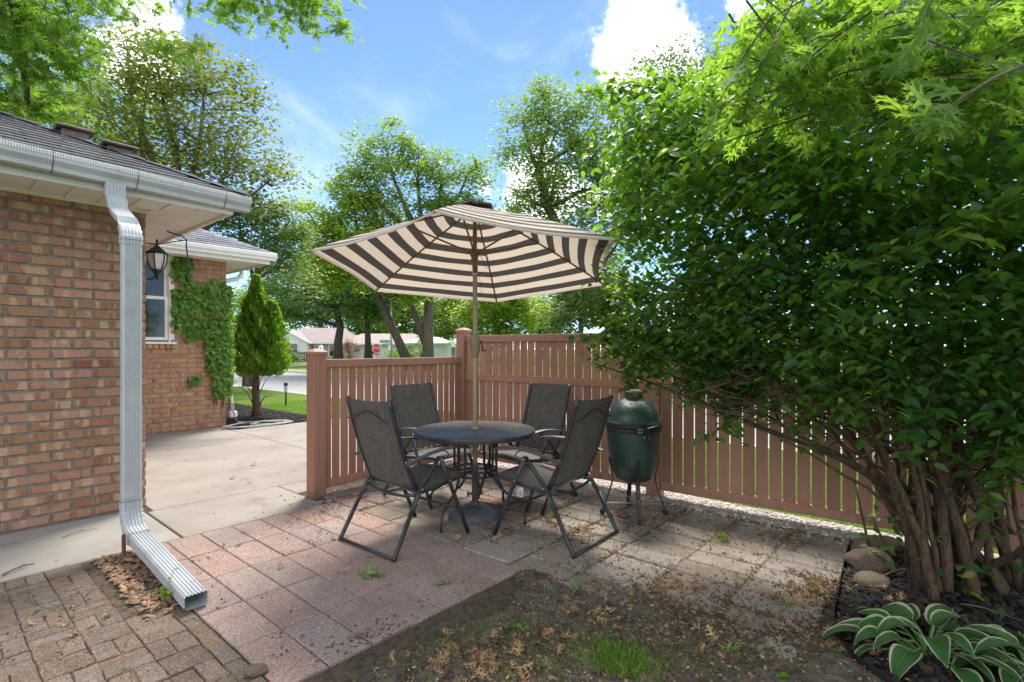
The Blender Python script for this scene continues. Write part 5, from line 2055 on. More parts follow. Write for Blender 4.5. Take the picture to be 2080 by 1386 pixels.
# wood beyond: near ones singly made, the far rank copied from two of them
WG = 'trees of the wood beyond the street'
wa = make_tree('wood_tree', 'rounded pale green tree directly behind the corner post of the fence', (-1.6, 52, -.05),
               [(-2.0, 52, 5.2, 3.4, 3, 2.6), (.4, 52, 4.6, 3.0, 3, 2.4), (-.8, 52, 7.4, 3.0, 3, 2.0), (-2.5, 51, 2.4, 2.6, 2.5, 1.4)],
               220, 60, .6, (.26, .46), 'lf_lime', .3, 30, twigs=60, group=WG)
wb = make_tree('wood_tree', 'dark open tree behind the tall fence left of the shrub', (6.6, 50, -.05),
               [(6.2, 50, 7.2, 2.6, 3, 2.4), (8.6, 50, 6.2, 2.4, 3, 2.6), (7.2, 50, 10.0, 2.8, 3, 2.0), (5.2, 50, 4.0, 2.0, 2.5, 1.8)],
               200, 60, .55, (.24, .44), 'lf_wood', .3, 31, bark='bark_dark', twigs=60, group=WG)
WLAB = ['wood tree in the far rank, leftmost above the white houses', 'wood tree in the far rank behind the layered street tree', 'wood tree in the far rank between the two street trees', 'wood tree in the far rank behind the leaning lime tree',
        'wood tree in the far rank behind the forked maple', 'wood tree in the far rank under the umbrella hem', 'wood tree in the far rank right of the fence corner post', 'wood tree in the far rank above the egg grill',
        'wood tree in the far rank behind the stems of the shrub', 'wood tree in the far rank at the right edge behind the shrub']
for i, (X, Y, s) in enumerate([(-38, 78, 1.25), (-30, 82, 1.3), (-22.5, 80, 1.2), (-16, 78, 1.15), (-9.5, 76, 1.1), (-3.5, 74, 1.05), (4.5, 72, 1.0), (13, 70, 1.15), (25, 62, 1.1), (38, 60, 1.3)]):
    src = (wa, wb)[i % 2] if i not in (3, 4) else wa
    c = copy_tree(src)
    c.location = W(X, Y, -.05)
    c.rotation_euler = (0, 0, 1.3 * i)
    c.scale = (s, s, s * (1.0 + .06 * (i % 3)))
    tag(c, WLAB[i], 'tree', WG)

# ---- conical evergreen at the house corner
av = thing('arborvitae', 'conical bright green evergreen with a bare stem at the house corner', 'evergreen', W(-5.12, 10.45, 0))
b = MB()
AX, AY = -5.12, 10.45
b.tube([W(AX, AY, -.05), W(AX + .01, AY, .15), W(AX - .02, AY, .5), W(AX + .02, AY, 1.2), W(AX, AY, 2.6)], [.12, .085, .07, .05, .02], 9)
for (dx, dz, e) in ((-.25, .75, .3), (-.1, .8, .4), (.22, .75, .4), (-.34, .62, .1), (.12, .8, .3), (.35, .42, .1)):
    b.tube([W(AX, AY, .12 if abs(dx) > .3 else .4), W(AX + dx * .5, AY - .03, .2 + dz * .45), W(AX + dx, AY - .05, dz)], [.014, .010, .005], 5)
b.build('trunk', MAT['bark_shrub'], av, True)
rng = np.random.default_rng(50)
pts, dirs = [], []
for i in range(15000):
    second = rng.random() < .22
    h = rng.random() ** .8
    if not second:
        z = .78 + h * 1.99
        rad = .50 * min(1, (1 - h) * 1.16) ** 1.0 * min(1, .55 + h * 3.2)
        cx, cy = AX, AY
    else:
        z = .78 + h * 1.50
        rad = .30 * min(1, (1 - h) * 1.5) ** .8 * min(1, .5 + h * 3)
        cx, cy = AX + .29, AY + .05
    a = rng.uniform(0, 2 * PI)
    lump = 1 + .17 * math.sin(5 * a + z * 7) + .15 * math.sin(4 * a - z * 11.3) + .15 * math.sin(11 * a + 17 * z)
    q = rad * lump * rng.uniform(.62, 1.06)
    pts.append((cx + q * math.cos(a), cy + q * math.sin(a), z))
    dirs.append((math.cos(a) * .55, math.sin(a) * .55, rng.uniform(.5, 1.2)))
P_, D_ = Wn(pts), Wn(dirs)
D_ /= np.linalg.norm(D_, axis=1, keepdims=True)
yv_ = np.cross(D_, rng.normal(size=D_.shape))
yv_ /= np.linalg.norm(yv_, axis=1, keepdims=True)
FR = np.stack([D_, yv_, np.cross(D_, yv_)], 2)
T_FR = np.array([(0, 0, 0), (.35, -.22, .03), (.62, -.06, 0), (.8, -.25, 0), (1, 0, -.05), (.8, .25, 0), (.62, .06, 0), (.35, .22, .03)])
F_FR = np.array([[0, 1, 2], [0, 6, 7], [0, 2, 6], [2, 3, 4], [4, 5, 6], [2, 4, 6]])
V, F = scatter(T_FR, F_FR, P_, FR, rng.uniform(.05, .115, len(P_)))
mobj('crown', raw_mesh('crown', V, F, MAT['lf_arb']), av)

# ---- ivy on the rear wing: leaves hugging the wall, the nearest ones single
T_IV = np.array([(0, 0, 0), (.05, -.35, .03), (.40, -.50, 0), (.55, -.24, .05), (1, 0, -.03), (.55, .24, .05), (.40, .50, 0), (.05, .35, .03), (.4, 0, .06)])
F_IV = np.array([[0, 1, 8], [1, 2, 8], [2, 3, 8], [3, 4, 8], [4, 5, 8], [5, 6, 8], [6, 7, 8], [7, 0, 8]])
ivy = thing('ivy', 'green ivy spreading over the brick corner beside the window', 'ivy', (RX - .3, RY, 0))
rng = np.random.default_rng(61)


def ivy_mask(x, z):
    """where on the wall the ivy grows (x along, z up)"""
    n = fbm(x * 1.0, z, 2.4, 3, 7.7)
    if x < 2.78 + .05 * n:
        return False
    if z > 2.44:
        lim = 2.86 if x < 3.12 else 2.44 + .12 * n
        if x > 3.05:
            return z < 2.48 + .25 * n
        return z < lim and n > -.38
    if z > 1.66:
        if n < -.30:
            return False
        return abs((z - 1.72) % .30 - .15) > .03 or z > 2.2 or n > .05
    if z > 1.50:
        return x > 2.95 and n > -.25
    if x > 3.28 + .06 * n + .10 * (z < 1.0):
        return z > .52 + .3 * n
    return (x > 3.02 and .74 < z < .90 and n > -.02)


ip, side = [], []
while len(ip) < 3000:
    x, z = rng.uniform(2.62, 3.66), rng.uniform(.4, 2.86)
    if not ivy_mask(min(x, 3.62), z):
        continue
    ip.append((x, RY - .012 - abs(rng.normal(0, .03)) - (.05 * rng.random() if x > 3.3 else 0), z))
    side.append(0)
while len(ip) < 4100:
    y, z = rng.uniform(RY - .06, RY + .7), rng.uniform(.45, 2.45)
    if fbm(y, z, 2.2, 3, 4.4) > -.3:
        ip.append((RX + .012 + abs(rng.normal(0, .06)), y, z))
        side.append(1)
ip = np.array(ip)
side = np.array(side)
N = len(ip)
nrm = np.where(side[:, None] == 0, np.array([[0, -1, 0]]), np.array([[1, 0, 0]])) + rng.normal(0, .38, (N, 3)) + np.array([0, 0, .35])
nrm /= np.linalg.norm(nrm, axis=1, keepdims=True)
dn = np.array([[0, 0, -1.0]]) + rng.normal(0, .45, (N, 3))
xx = dn - nrm * np.sum(dn * nrm, 1, keepdims=True)
xx /= np.linalg.norm(xx, axis=1, keepdims=True)
FR = np.stack([xx, np.cross(nrm, xx), nrm], 2)
SCL = rng.uniform(.045, .095, N)
V, F = scatter(T_IV, F_IV, ip[300:], FR[300:], SCL[300:])
mobj('foliage', raw_mesh('foliage', V, F, MAT['lf_ivy']), ivy)['kind'] = 'stuff'


def place_leaves(parent, name, me, pos, FR, scl):
    off = -parent.location if parent is not None and parent.type == 'EMPTY' else Vector((0, 0, 0))
    for p, R, s in zip(pos, FR, scl):
        o = bpy.data.objects.new(name, me)
        COL.objects.link(o)
        o.parent = parent
        M = Matrix([[*R[0], p[0] + off.x], [*R[1], p[1] + off.y], [*R[2], p[2] + off.z], [0, 0, 0, 1]])
        o.matrix_local = M @ Matrix.Scale(s, 4)


ivl = raw_mesh('leaf', T_IV, F_IV, MAT['lf_ivy'])
place_leaves(ivy, 'leaf', ivl, ip[:300] - np.array([0, .012, 0]), FR[:300], SCL[:300])
b = MB()
rv = random.Random(8)
for i in range(15):
    x = rv.uniform(3.40, 3.58)
    z = rv.uniform(.25, .6)
    pts = [(x, RY - .008, z)]
    for k in range(7):
        x += rv.uniform(-.16, .03) if z > 1.45 else rv.uniform(-.03, .04)
        z += rv.uniform(.12, .30)
        pts.append((min(x, 3.59), RY - .008, min(z, 2.8)))
    b.tube(pts, .004, 4, cap=False)
b.build('stem', MAT['bark_shrub'], ivy)

# ---- the big shrub in the bed by the fence
sh_b = thing('big_shrub', 'huge spreading shrub with many bare brown stems in the mulched bed', 'shrub', W(2.50, 3.0, 0))
rng = np.random.default_rng(77)
LOB = [(2.15, 3.0, 2.55, 1.10, .95, .85), (1.42, 3.55, 2.30, .72, .6, .70), (1.18, 3.70, 1.62, .55, .42, .42), (1.42, 3.40, 2.78, .66, .55, .34),
       (2.45, 2.25, 2.25, .80, .60, .75), (1.85, 2.95, 1.52, .70, .5, .38), (2.35, 2.45, 1.42, .55, .42, .42), (1.55, 3.45, 1.22, .42, .32, .24),
       (2.9, 3.2, 2.3, 1.0, .9, 1.0), (2.55, 3.0, 3.2, .75, .8, .5), (.98, 3.75, 2.72, .36, .4, .34), (.90, 3.75, 1.55, .40, .32, .34), (2.6, 2.55, 1.15, .45, .4, .35), (1.95, 2.85, 1.12, .45, .3, .25), (1.25, 3.6, 1.42, .5, .36, .34), (1.5, 3.35, 1.55, .6, .4, .4), (2.55, 2.35, .98, .35, .35, .22), (1.62, 3.1, 2.2, .7, .5, .6), (3.1, 2.4, 1.6, .8, .7, .8)]
cl = lobes_points(LOB, 1950, rng, .28, .72)
# long sprays that break the outline (start, end)
SPR = [((1.4, 3.55, 2.9), (.55, 3.9, 3.28)), ((1.4, 3.5, 2.9), (.75, 3.8, 3.30)), ((1.6, 3.4, 2.9), (1.02, 3.7, 3.28)), ((1.7, 3.3, 2.9), (1.35, 3.45, 3.22)), ((1.8, 3.1, 3.0), (1.52, 3.1, 3.38)), ((1.85, 3.1, 2.9), (1.60, 3.1, 3.50)), ((1.8, 3.0, 2.8), (1.52, 3.05, 3.25)),
       ((1.3, 3.7, 2.5), (.78, 3.85, 2.62)), ((1.2, 3.7, 2.2), (.72, 3.8, 2.22)), ((1.1, 3.75, 1.7), (.52, 3.8, 1.66)), ((1.1, 3.75, 1.5), (.58, 3.8, 1.42)), ((1.1, 3.7, 1.4), (.80, 3.65, 1.12)), ((1.5, 3.5, 1.4), (1.22, 3.5, 1.05)),
       ((1.7, 3.4, 1.3), (1.42, 3.45, .98)), ((1.7, 3.3, 1.2), (1.35, 3.4, .82)), ((1.9, 3.0, 1.3), (1.65, 3.05, .86)), ((2.2, 2.6, 1.3), (1.92, 2.5, .88)), ((2.4, 2.5, 1.2), (2.2, 2.4, .70)), ((1.2, 3.65, 2.7), (.82, 3.8, 2.98)),
       ((2.3, 2.3, 1.9), (1.55, 2.25, 1.72)), ((2.2, 2.5, 1.6), (1.5, 2.6, 1.35)), ((2.4, 2.0, 2.0), (1.75, 1.95, 1.85)), ((2.1, 2.7, 2.0), (1.25, 2.85, 1.75)), ((1.7, 3.1, 1.6), (1.05, 3.2, 1.38))]
ex_c = []
sb = MB()
for (a, c) in SPR:
    a, c = np.array(a), np.array(c)
    mid = (a + c) / 2 + np.array([0, 0, .07])
    pts = [a + (mid - a) * t * 2 if t < .5 else mid + (c - mid) * (t - .5) * 2 for t in np.linspace(0, 1, 9)]
    sb.tube([W(*p) for p in pts], list(np.linspace(.008, .0025, 9)), 5, cap=False)
    ex_c += pts[2:] + [p + rng.normal(0, .05, 3) for p in pts[3:]]
ex_c = np.array(ex_c)
# stems fanning up from the root
base = np.array([2.56, 3.02, 0])
for i in range(36):
    bx = base + np.array([rng.uniform(-.30, .34), rng.uniform(-.22, .24), -.03])
    l = LOB[int(rng.integers(0, len(LOB)))] if i > 6 else LOB[[0, 1, 3, 4, 5, 8, 9][i]]
    tgt = np.array(l[:3]) + rng.normal(0, .2, 3)
    d = tgt - bx
    k1 = bx + d * np.array([.08, .08, .30]) + rng.normal(0, .03, 3)
    k2 = bx + d * np.array([.32, .32, .62]) + rng.normal(0, .05, 3)
    r = rng.uniform(.009, .028)
    ctl = [bx, k1, k2, tgt]
    pp, rr_ = [], []
    for q in np.linspace(0, 1, 14):
        p = (1 - q) ** 3 * ctl[0] + 3 * q * (1 - q) ** 2 * ctl[1] + 3 * q * q * (1 - q) * ctl[2] + q ** 3 * ctl[3]
        pp.append(W(*(p + rng.normal(0, .009, 3) * (q > 0))))
        rr_.append(r * (1.2 - 1.0 * q) * rng.uniform(.88, 1.14) * (1.35 if q == 0 else 1))
    sb.tube(pp, rr_, 8)
    for q in (3, 5, 7):        # stubs and side shoots
        if rng.random() < .7:
            e = pp[q] + Vector((rng.normal(0, .10), rng.normal(0, .10), rng.uniform(.04, .2)))
            sb.tube([pp[q], pp[q].lerp(e, .5) + Vector((0, 0, .01)), e], [r * .3, r * .22, r * .1], 5)
    for q in range(5):
        s = k2 + (tgt - k2) * rng.uniform(-.4, .8)
        e = cl[int(np.argmin(np.linalg.norm(cl - (s + rng.normal(0, .5, 3)), axis=1)))]
        sb.tube([W(*s), W(*((s + e) / 2 + rng.normal(0, .04, 3))), W(*e)], [r * .35, r * .25, r * .1], 5, cap=False)
for i in range(240):      # dead inner twigs
    s = np.array([rng.uniform(1.2, 2.6), rng.uniform(2.9, 3.6), rng.uniform(.9, 1.9)])
    e = s + np.array([rng.uniform(-.55, .1), rng.uniform(-.2, .2), rng.uniform(-.12, .22)])
    sb.tube([W(*s), W(*((s + e) / 2 + rng.normal(0, .03, 3))), W(*e)], [.006, .004, .002], 4, cap=False)
for i in range(5):       # a few cut or leaning shoots at the foot
    s = base + np.array([rng.uniform(-.30, .4), rng.uniform(-.2, .3), -.02])
    e = s + np.array([rng.uniform(-.15, .15), rng.uniform(-.1, .1), rng.uniform(.3, .7)])
    sb.tube([W(*s), W(*e)], [.009, .006], 6)
sb.build('stem', MAT['bark_shrub'], sh_b, True)
V1, F1 = leaf_cloud(cl, 29, .105, (.035, .085), rng, T_OV, F_OV, .55, .8, .45)
V2, F2 = leaf_cloud(ex_c, 8, .055, (.06, .10), rng, T_OV, F_OV, .5, .8, .4)
V3, F3 = leaf_cloud(np.array([base + np.array([rng.uniform(-.5, .45), rng.uniform(-.35, .3), rng.uniform(.08, .45)]) for i in range(26)]), 5, .06, (.05, .08), rng, T_OV, F_OV, .5, .8, .3)
V = np.concatenate([V1, V2, V3])
F = np.concatenate([F1, F2 + len(V1), F3 + len(V1) + len(V2)])
mobj('foliage', raw_mesh('foliage', V, F, MAT['lf_bush'], True), sh_b)['kind'] = 'stuff'
# the leaves nearest to the terrace are single ones
lp_ = lobes_points([(2.0, 2.35, 1.75, .75, .35, .75), (1.2, 3.45, 1.6, .5, .2, .5), (1.45, 3.0, 2.0, .4, .3, .5), (1.25, 3.3, 2.5, .5, .25, .4)], 300, rng, .5)
lfm = raw_mesh('leaf', T_OV, F_OV, MAT['lf_bush'], True)
place_leaves(sh_b, 'leaf', lfm, Wn(lp_), frames(300, tilt=.5, droop=.5, rng=rng), rng.uniform(.06, .095, 300))

# ---- pin oak: trunk behind the viewpoint, boughs over the terrace
ok_ = thing('pin_oak', 'pin oak whose lobed leaves hang into the top corners of the view', 'tree', W(1.6, -3.2, -.05))
rng = np.random.default_rng(88)
OL = [(-4.9, 5.0, 4.6, .75, .8, .65), (-5.2, 5.2, 3.9, .7, .7, .42), (-4.35, 5.0, 4.15, .42, .5, .42), (-5.6, 5.4, 5.2, .9, .9, .5), (-4.5, 5.6, 5.3, .6, .6, .35)]
OM = [(-3.4, 7.0, 6.0, .75, .6, .32), (-2.6, 7.0, 5.95, .55, .5, .28), (-4.2, 7.2, 6.2, .5, .5, .30), (-3.95, 6.2, 4.95, .35, .35, .16)]
OR_ = [(1.25, 1.85, 2.42, .42, .26, .14), (1.66, 1.85, 2.38, .38, .28, .22), (1.05, 2.0, 2.34, .30, .22, .12), (1.5, 1.75, 2.24, .30, .2, .14), (1.3, 2.0, 2.62, .5, .3, .14)]
OV = []
ro = np.random.default_rng(5)
for i in range(60):                       # roof of foliage above the terrace, higher than the picture
    X, Y = ro.uniform(-8.5, 10.5), ro.uniform(-4, 8.5)
    z = max(1.36 + .80 * max(Y + 1.2, 0) + .55 * abs(X) * 0 + .6, 4.6) + ro.uniform(.2, 1.7)
    if z > 10.5:
        continue
    OV.append((X, Y, z, ro.uniform(.5, 1.15), ro.uniform(.5, 1.15), ro.uniform(.22, .45)))
b = MB()
TR = [(1.6, -3.2, -.1), (1.6, -3.15, 1.2), (1.55, -3.1, 2.8), (1.4, -2.9, 5.0), (1.2, -2.6, 7.5), (1.1, -2.4, 10.0)]
b.tube([W(*p) for p in TR], [.42, .33, .30, .26, .20, .12], 14)


def bough(pts, r):
    b.tube([W(*p) for p in pts], list(np.linspace(r, r * .18, len(pts))), 8, cap=False)


bough([(1.45, -3.0, 3.6), (-.8, -.6, 5.4), (-2.8, 2.0, 5.7), (-4.2, 4.2, 5.1), (-4.9, 5.2, 4.5), (-5.1, 5.5, 3.9)], .13)
bough([(1.4, -2.9, 4.6), (-.2, .4, 6.4), (-1.8, 3.8, 7.2), (-2.9, 6.2, 6.8), (-3.4, 7.1, 6.05)], .12)
bough([(1.5, -3.0, 2.9), (2.3, -1.4, 3.3), (2.6, .4, 3.2), (2.3, 1.4, 2.85)], .06)
bough([(2.5, 1.0, 3.0), (2.3, 1.4, 2.85), (1.92, 1.9, 2.50), (1.55, 1.95, 2.36), (1.38, 1.95, 2.29), (1.15, 2.0, 2.26), (.85, 2.1, 2.19)], .014)
bough([(1.4, -2.9, 5.2), (3.2, .2, 6.6), (4.6, 3.0, 7.2), (5.6, 5.2, 7.3)], .12)
bough([(1.3, -2.8, 5.6), (.8, .4, 7.4), (.8, 3.0, 8.0), (.6, 5.4, 8.4)], .11)
bough([(1.3, -2.8, 4.4), (4.0, -1.6, 5.6), (7.0, -.2, 6.4), (9.4, 1.2, 6.8)], .11)
bough([(1.3, -2.8, 5.0), (-2.0, -1.6, 6.2), (-5.0, .2, 6.8), (-7.6, 2.4, 7.0)], .11)


def sprays(lobes, n, rng, per, leng=.34, size=(.09, .15), T=T_OAK, F=F_OAK, down=.25):
    """twigs with leaves set alternately along them"""
    c = lobes_points(lobes, n, rng, .1)
    P, D = [], []
    for p in c:
        d = rng.normal(size=3) * np.array([1, 1, .35])
        d /= np.linalg.norm(d)
        d[2] -= down
        L = leng * rng.uniform(.6, 1.2)
        b.tube([W(*(p - d * L * .5)), W(*(p + np.array([0, 0, .02]))), W(*(p + d * L * .5))], [.004, .003, .0015], 4, cap=False)
        for k in range(per):
            t = rng.uniform(-.5, .55)
            P.append(p + d * L * t + rng.normal(0, .012, 3))
            s = np.cross(d, (0, 0, 1.0)) * rng.choice([-1, 1])
            D.append(d * .8 + s * rng.uniform(.3, 1.2) + np.array([0, 0, rng.uniform(-.7, .15)]))
    P, D = Wn(P), Wn(D)
    D /= np.linalg.norm(D, axis=1, keepdims=True)
    nz = np.array([[0, 0, 1.0]]) + rng.normal(0, .45, D.shape)
    y = np.cross(nz, D)
    y /= np.linalg.norm(y, axis=1, keepdims=True)
    FR = np.stack([D, y, np.cross(D, y)], 2)
    return P, FR, rng.uniform(size[0], size[1], len(P))


P1, R1, S1 = sprays(OL, 430, rng, 10)
P2, R2, S2 = sprays(OM, 190, rng, 10, size=(.08, .13))
P3, R3, S3 = sprays(OR_, 78, rng, 7, leng=.30, size=(.11, .165))
P4, R4, S4 = sprays(OV, 620, rng, 9, leng=.45, size=(.10, .17), T=T_OAKS, F=F_OAKS)
# one big drooping spray close by at upper right
Pn, Dn = [], []
for t in np.linspace(0, 1, 12):
    p = np.array([1.24, 1.40, 2.05]) + np.array([-.14, -.03, -.085]) * t + rng.normal(0, .012, 3)
    Pn.append(p)
    Dn.append((rng.uniform(-1.1, .1), rng.uniform(-.4, .3), rng.uniform(-.9, .35)))
bough([(2.0, 1.5, 2.45), (1.6, 1.45, 2.22), (1.3, 1.41, 2.09), (1.10, 1.37, 1.965)], .009)
Pn, Dn = Wn(Pn), Wn(Dn)
Dn /= np.linalg.norm(Dn, axis=1, keepdims=True)
nz = np.array([[CF.x * -.7, CF.y * -.7, .7]]) + rng.normal(0, .35, Dn.shape)
y_ = np.cross(nz, Dn)
y_ /= np.linalg.norm(y_, axis=1, keepdims=True)
Rn = np.stack([Dn, y_, np.cross(Dn, y_)], 2)
b.build('trunk', MAT['bark'], ok_, True)
okl = raw_mesh('leaf', T_OAK, F_OAK, MAT['lf_oak'])
place_leaves(ok_, 'leaf', okl, Pn, Rn, rng.uniform(.12, .165, len(Pn)))
nn = 285
place_leaves(ok_, 'leaf', okl, P3[:nn], R3[:nn], S3[:nn])
Va, Fa = scatter(T_OAK, F_OAK, np.concatenate([P1, P2, P3[nn:]]), np.concatenate([R1, R2, R3[nn:]]), np.concatenate([S1, S2, S3[nn:]]))
mobj('foliage', raw_mesh('foliage', Va, Fa, MAT['lf_oak']), ok_)['kind'] = 'stuff'
Vb, Fb = scatter(T_OAKS, F_OAKS, P4, R4, S4)
mobj('high_foliage', raw_mesh('high_foliage', Vb, Fb, MAT['lf_oak']), ok_)['kind'] = 'stuff'

# ---- hosta
def hosta_mesh(L, Wd, arch, twist, seed):
    r = random.Random(seed)
    nu, nv = 10, 9
    V, UV, F = [], [], []
    x, z, ang = 0.0, 0.0, arch[0]
    spine = []
    for i in range(nu + 1):
        spine.append((x, z, ang))
        ang += (arch[1] - arch[0]) / nu
        x += L / nu * math.cos(ang)
        z += L / nu * math.sin(ang)
    for i, (x, z, a) in enumerate(spine):
        t = i / nu
        w = Wd * (math.sin(PI * min(1, t * 1.02) ** .62) ** .8 if 0 < t < 1 else 0.02) * .5
        for j in range(nv):
            s = j / (nv - 1) * 2 - 1
            cup = .34 * abs(s) ** 1.4 * w
            wave = .10 * w * math.sin(7 * t + (2 if s > 0 else 5) + seed) * abs(s)
            px = x - math.sin(a) * (cup + wave)
            pz = z + math.cos(a) * (cup + wave)
            py = s * w * (1 - .08 * abs(s))
            tw = twist * t
            V.append((px, py * math.cos(tw) - 0 * pz, pz + py * math.sin(tw)))
            e = max(abs(s), max(0, (t - .80) / .20) * 1.0)
            UV.append((min(1, e), t))
    for i in range(nu):
        for j in range(nv - 1):
            q = i * nv + j
            F.append([q, q + 1, q + nv + 1, q + nv])
    me = raw_mesh('leaf', V, F, MAT['hosta'], True)
    ul = me.uv_layers.new(name='UVMap')
    for lp in me.loops:
        ul.data[lp.index].uv = UV[lp.vertex_index]
    return me


rh = random.Random(17)
HM = [hosta_mesh(rh.uniform(.17, .22), rh.uniform(.085, .115), (rh.uniform(.05, .5), rh.uniform(-1.15, -.6)), rh.uniform(-.5, .5), s) for s in range(9)]


def hosta(cx, cy, n, rad, label):
    h = thing('hosta', label, 'hosta', W(cx, cy, 0))
    pet = MB()
    for i in range(n):
        a = 2 * PI * i * .381966 + rh.uniform(-.25, .25)
        f = (i + .5) / n
        d = rad * f ** .6
        x, y = cx + d * math.cos(a), cy + d * .75 * math.sin(a)
        z = .035 + .09 * (1 - f) + rh.uniform(-.015, .02)
        p0, p1 = W(cx + .15 * d * math.cos(a), cy + .15 * d * math.sin(a), .01), W(x, y, z)
        pet.tube([p0, p0.lerp(p1, .5) + Vector((0, 0, .03)), p1], [.006, .005, .004], 5, cap=False)
        o = bpy.data.objects.new('leaf', rh.choice(HM))
        COL.objects.link(o)
        o.parent = h
        o.location = p1 - h.location
        dw = W(math.cos(a), .75 * math.sin(a), 0)
        o.rotation_euler = Euler((rh.uniform(-.3, .3), rh.uniform(-.3, .15) - .2 * (1 - f) + .15 * f, math.atan2(dw.y, dw.x)), 'XYZ')
        s = rh.uniform(.72, 1.08)
        o.scale = (s, s, s)
    pet.build('petiole', MAT['petiole'], h, True)


hosta(1.84, 2.30, 32, .26, 'broad variegated hosta with cream edged leaves in the mulch beside the rocks')
hosta(2.16, 2.16, 18, .19, 'smaller variegated hosta cut by the right edge of the picture')


# ---- rocks
def rock(X, Y, sx, sy, sz, rz, seed, label, ang=.5):
    bm = bmesh.new()
    bmesh.ops.create_icosphere(bm, subdivisions=4, radius=1)
    for v in bm.verts:
        p = v.co.copy()
        n = mnoise.noise(p * 1.2 + Vector((seed * 3.1, seed, -seed))) * .30 + mnoise.noise(p * 3 + Vector((seed, 0, 0))) * .08
        c = mnoise.cell(p * 1.6 + Vector((seed, seed, 0))) * .05
        v.co = p * (1 + n + c)
        v.co.z = max(v.co.z, -.55)
        m = max(abs(v.co.x), abs(v.co.y), abs(v.co.z))
        v.co = v.co.lerp(v.co / max(m, .01) * .82, ang * .35)
    me = bpy.data.meshes.new('rock')
    bm.to_mesh(me)
    bm.free()
    me.materials.append(MAT['rock'])
    me.polygons.foreach_set('use_smooth', np.ones(len(me.polygons), dtype=bool))
    o = mobj('rock', me)
    o.location = W(X, Y, sz * .5)
    o.rotation_euler = (0.08, -.05, rz)
    o.scale = (sx, sy, sz)
    return tag(o, label, 'rock', 'field stones in the planting bed')


rock(2.45, 3.50, .18, .10, .06, -.72, 1, 'flat slab of field stone at the back of the stone group', 1.0)
rock(2.19, 3.19, .13, .10, .09, -1.2, 2, 'rounded brown field stone in the middle of the stone group', .2)
rock(2.05, 2.98, .10, .075, .05, -.6, 3, 'small broken field stone at the front of the stone group', .9)

# ---- grass and weeds
def tufts(name, spots, mat, rng, label=None):
    P, FRs, S = [], [], []
    for (x, y, n, rad, h) in spots:
        for i in range(n):
            a, r = rng.uniform(0, 2 * PI), rad * rng.random() ** .6
            px, py = x + r * math.cos(a), y + r * math.sin(a)
            P.append((px, py, soil_z(px, py) - .004))
            d = np.array([math.cos(a + rng.normal(0, .8)) * .45, math.sin(a + rng.normal(0, .8)) * .45, 1.0]) + rng.normal(0, .22, 3)
            d /= np.linalg.norm(d)
            y_ = np.cross(d, rng.normal(size=3))
            y_ /= np.linalg.norm(y_)
            FRs.append(np.stack([d, y_, np.cross(d, y_)], 1))
            S.append(h * rng.uniform(.5, 1.15))
    T = np.array([(0, -.022, 0), (0, .022, 0), (.5, .018, .03), (.5, -.018, .03), (.85, .008, .10), (1.0, 0, .16)])
    F = np.array([[0, 1, 2], [0, 2, 3], [3, 2, 4], [3, 4, 5]])
    V, FF = scatter(T, F, np.array(P), np.array(FRs), np.array(S))
    o = mobj(name, raw_mesh(name, V, FF, MAT[mat]))
    o['kind'] = 'stuff'
    return o


rng = np.random.default_rng(99)


def gp(px, py):
    """ground spot from bearings noted off the photograph (metres)"""
    Y = EYE * 1059 / (py - 708)
    return W((px - 1040) / 1059 * Y, Y, 0)


sp = []
for (px, py, n, rad, h) in ((1255, 1352, 520, .12, .070), (1205, 1330, 260, .12, .05), (1310, 1368, 260, .09, .05), (1010, 1275, 340, .15, .032), (960, 1300, 300, .15, .032), (1085, 1290, 300, .14, .032), (890, 1290, 160, .14, .028), (1340, 1335, 200, .14, .035), (1500, 1338, 130, .12, .028), (1560, 1320, 70, .06, .03), (870, 1335, 120, .12, .03),
                            (1130, 1345, 190, .13, .035), (1400, 1350, 220, .14, .035), (1250, 1270, 60, .12, .02), (1350, 1300, 90, .12, .022), (1180, 1240, 60, .1, .02), (900, 1375, 90, .12, .03), (1080, 1375, 200, .14, .04), (1640, 1370, 80, .12, .03), (1460, 1300, 60, .1, .02)):
    p = gp(px, py)
    sp.append((p.x, p.y, n, rad, h))
for i in range(130):
    p = gp(rng.uniform(780, 1680), rng.uniform(1240, 1400))
    sp.append((p.x, p.y, 10, .06, .022))
tufts('grass_tufts', sp, 'grass', rng)
# thin lawn beyond the terrace so its edge is not razor sharp
P_ = np.stack([rng.uniform(4.76, 7.72, 26000), rng.uniform(-3, 13, 26000), np.full(26000, -.025)], 1)
d = np.stack([rng.normal(0, .35, 26000), rng.normal(0, .35, 26000), np.ones(26000)], 1)
d /= np.linalg.norm(d, axis=1, keepdims=True)
y_ = np.cross(d, rng.normal(size=d.shape))
y_ /= np.linalg.norm(y_, axis=1, keepdims=True)
ok = ~((P_[:, 1] > 9.2) & (P_[:, 0] < 5.3))
V, F = scatter(np.array([(0, -.09, 0), (0, .09, 0), (1, 0, .1)]), np.array([[0, 1, 2]]), P_[ok], np.stack([d, y_, np.cross(d, y_)], 2)[ok], rng.uniform(.04, .08, ok.sum()))
mobj('lawn_blades', raw_mesh('lawn_blades', V, F, MAT['grass']))['kind'] = 'stuff'


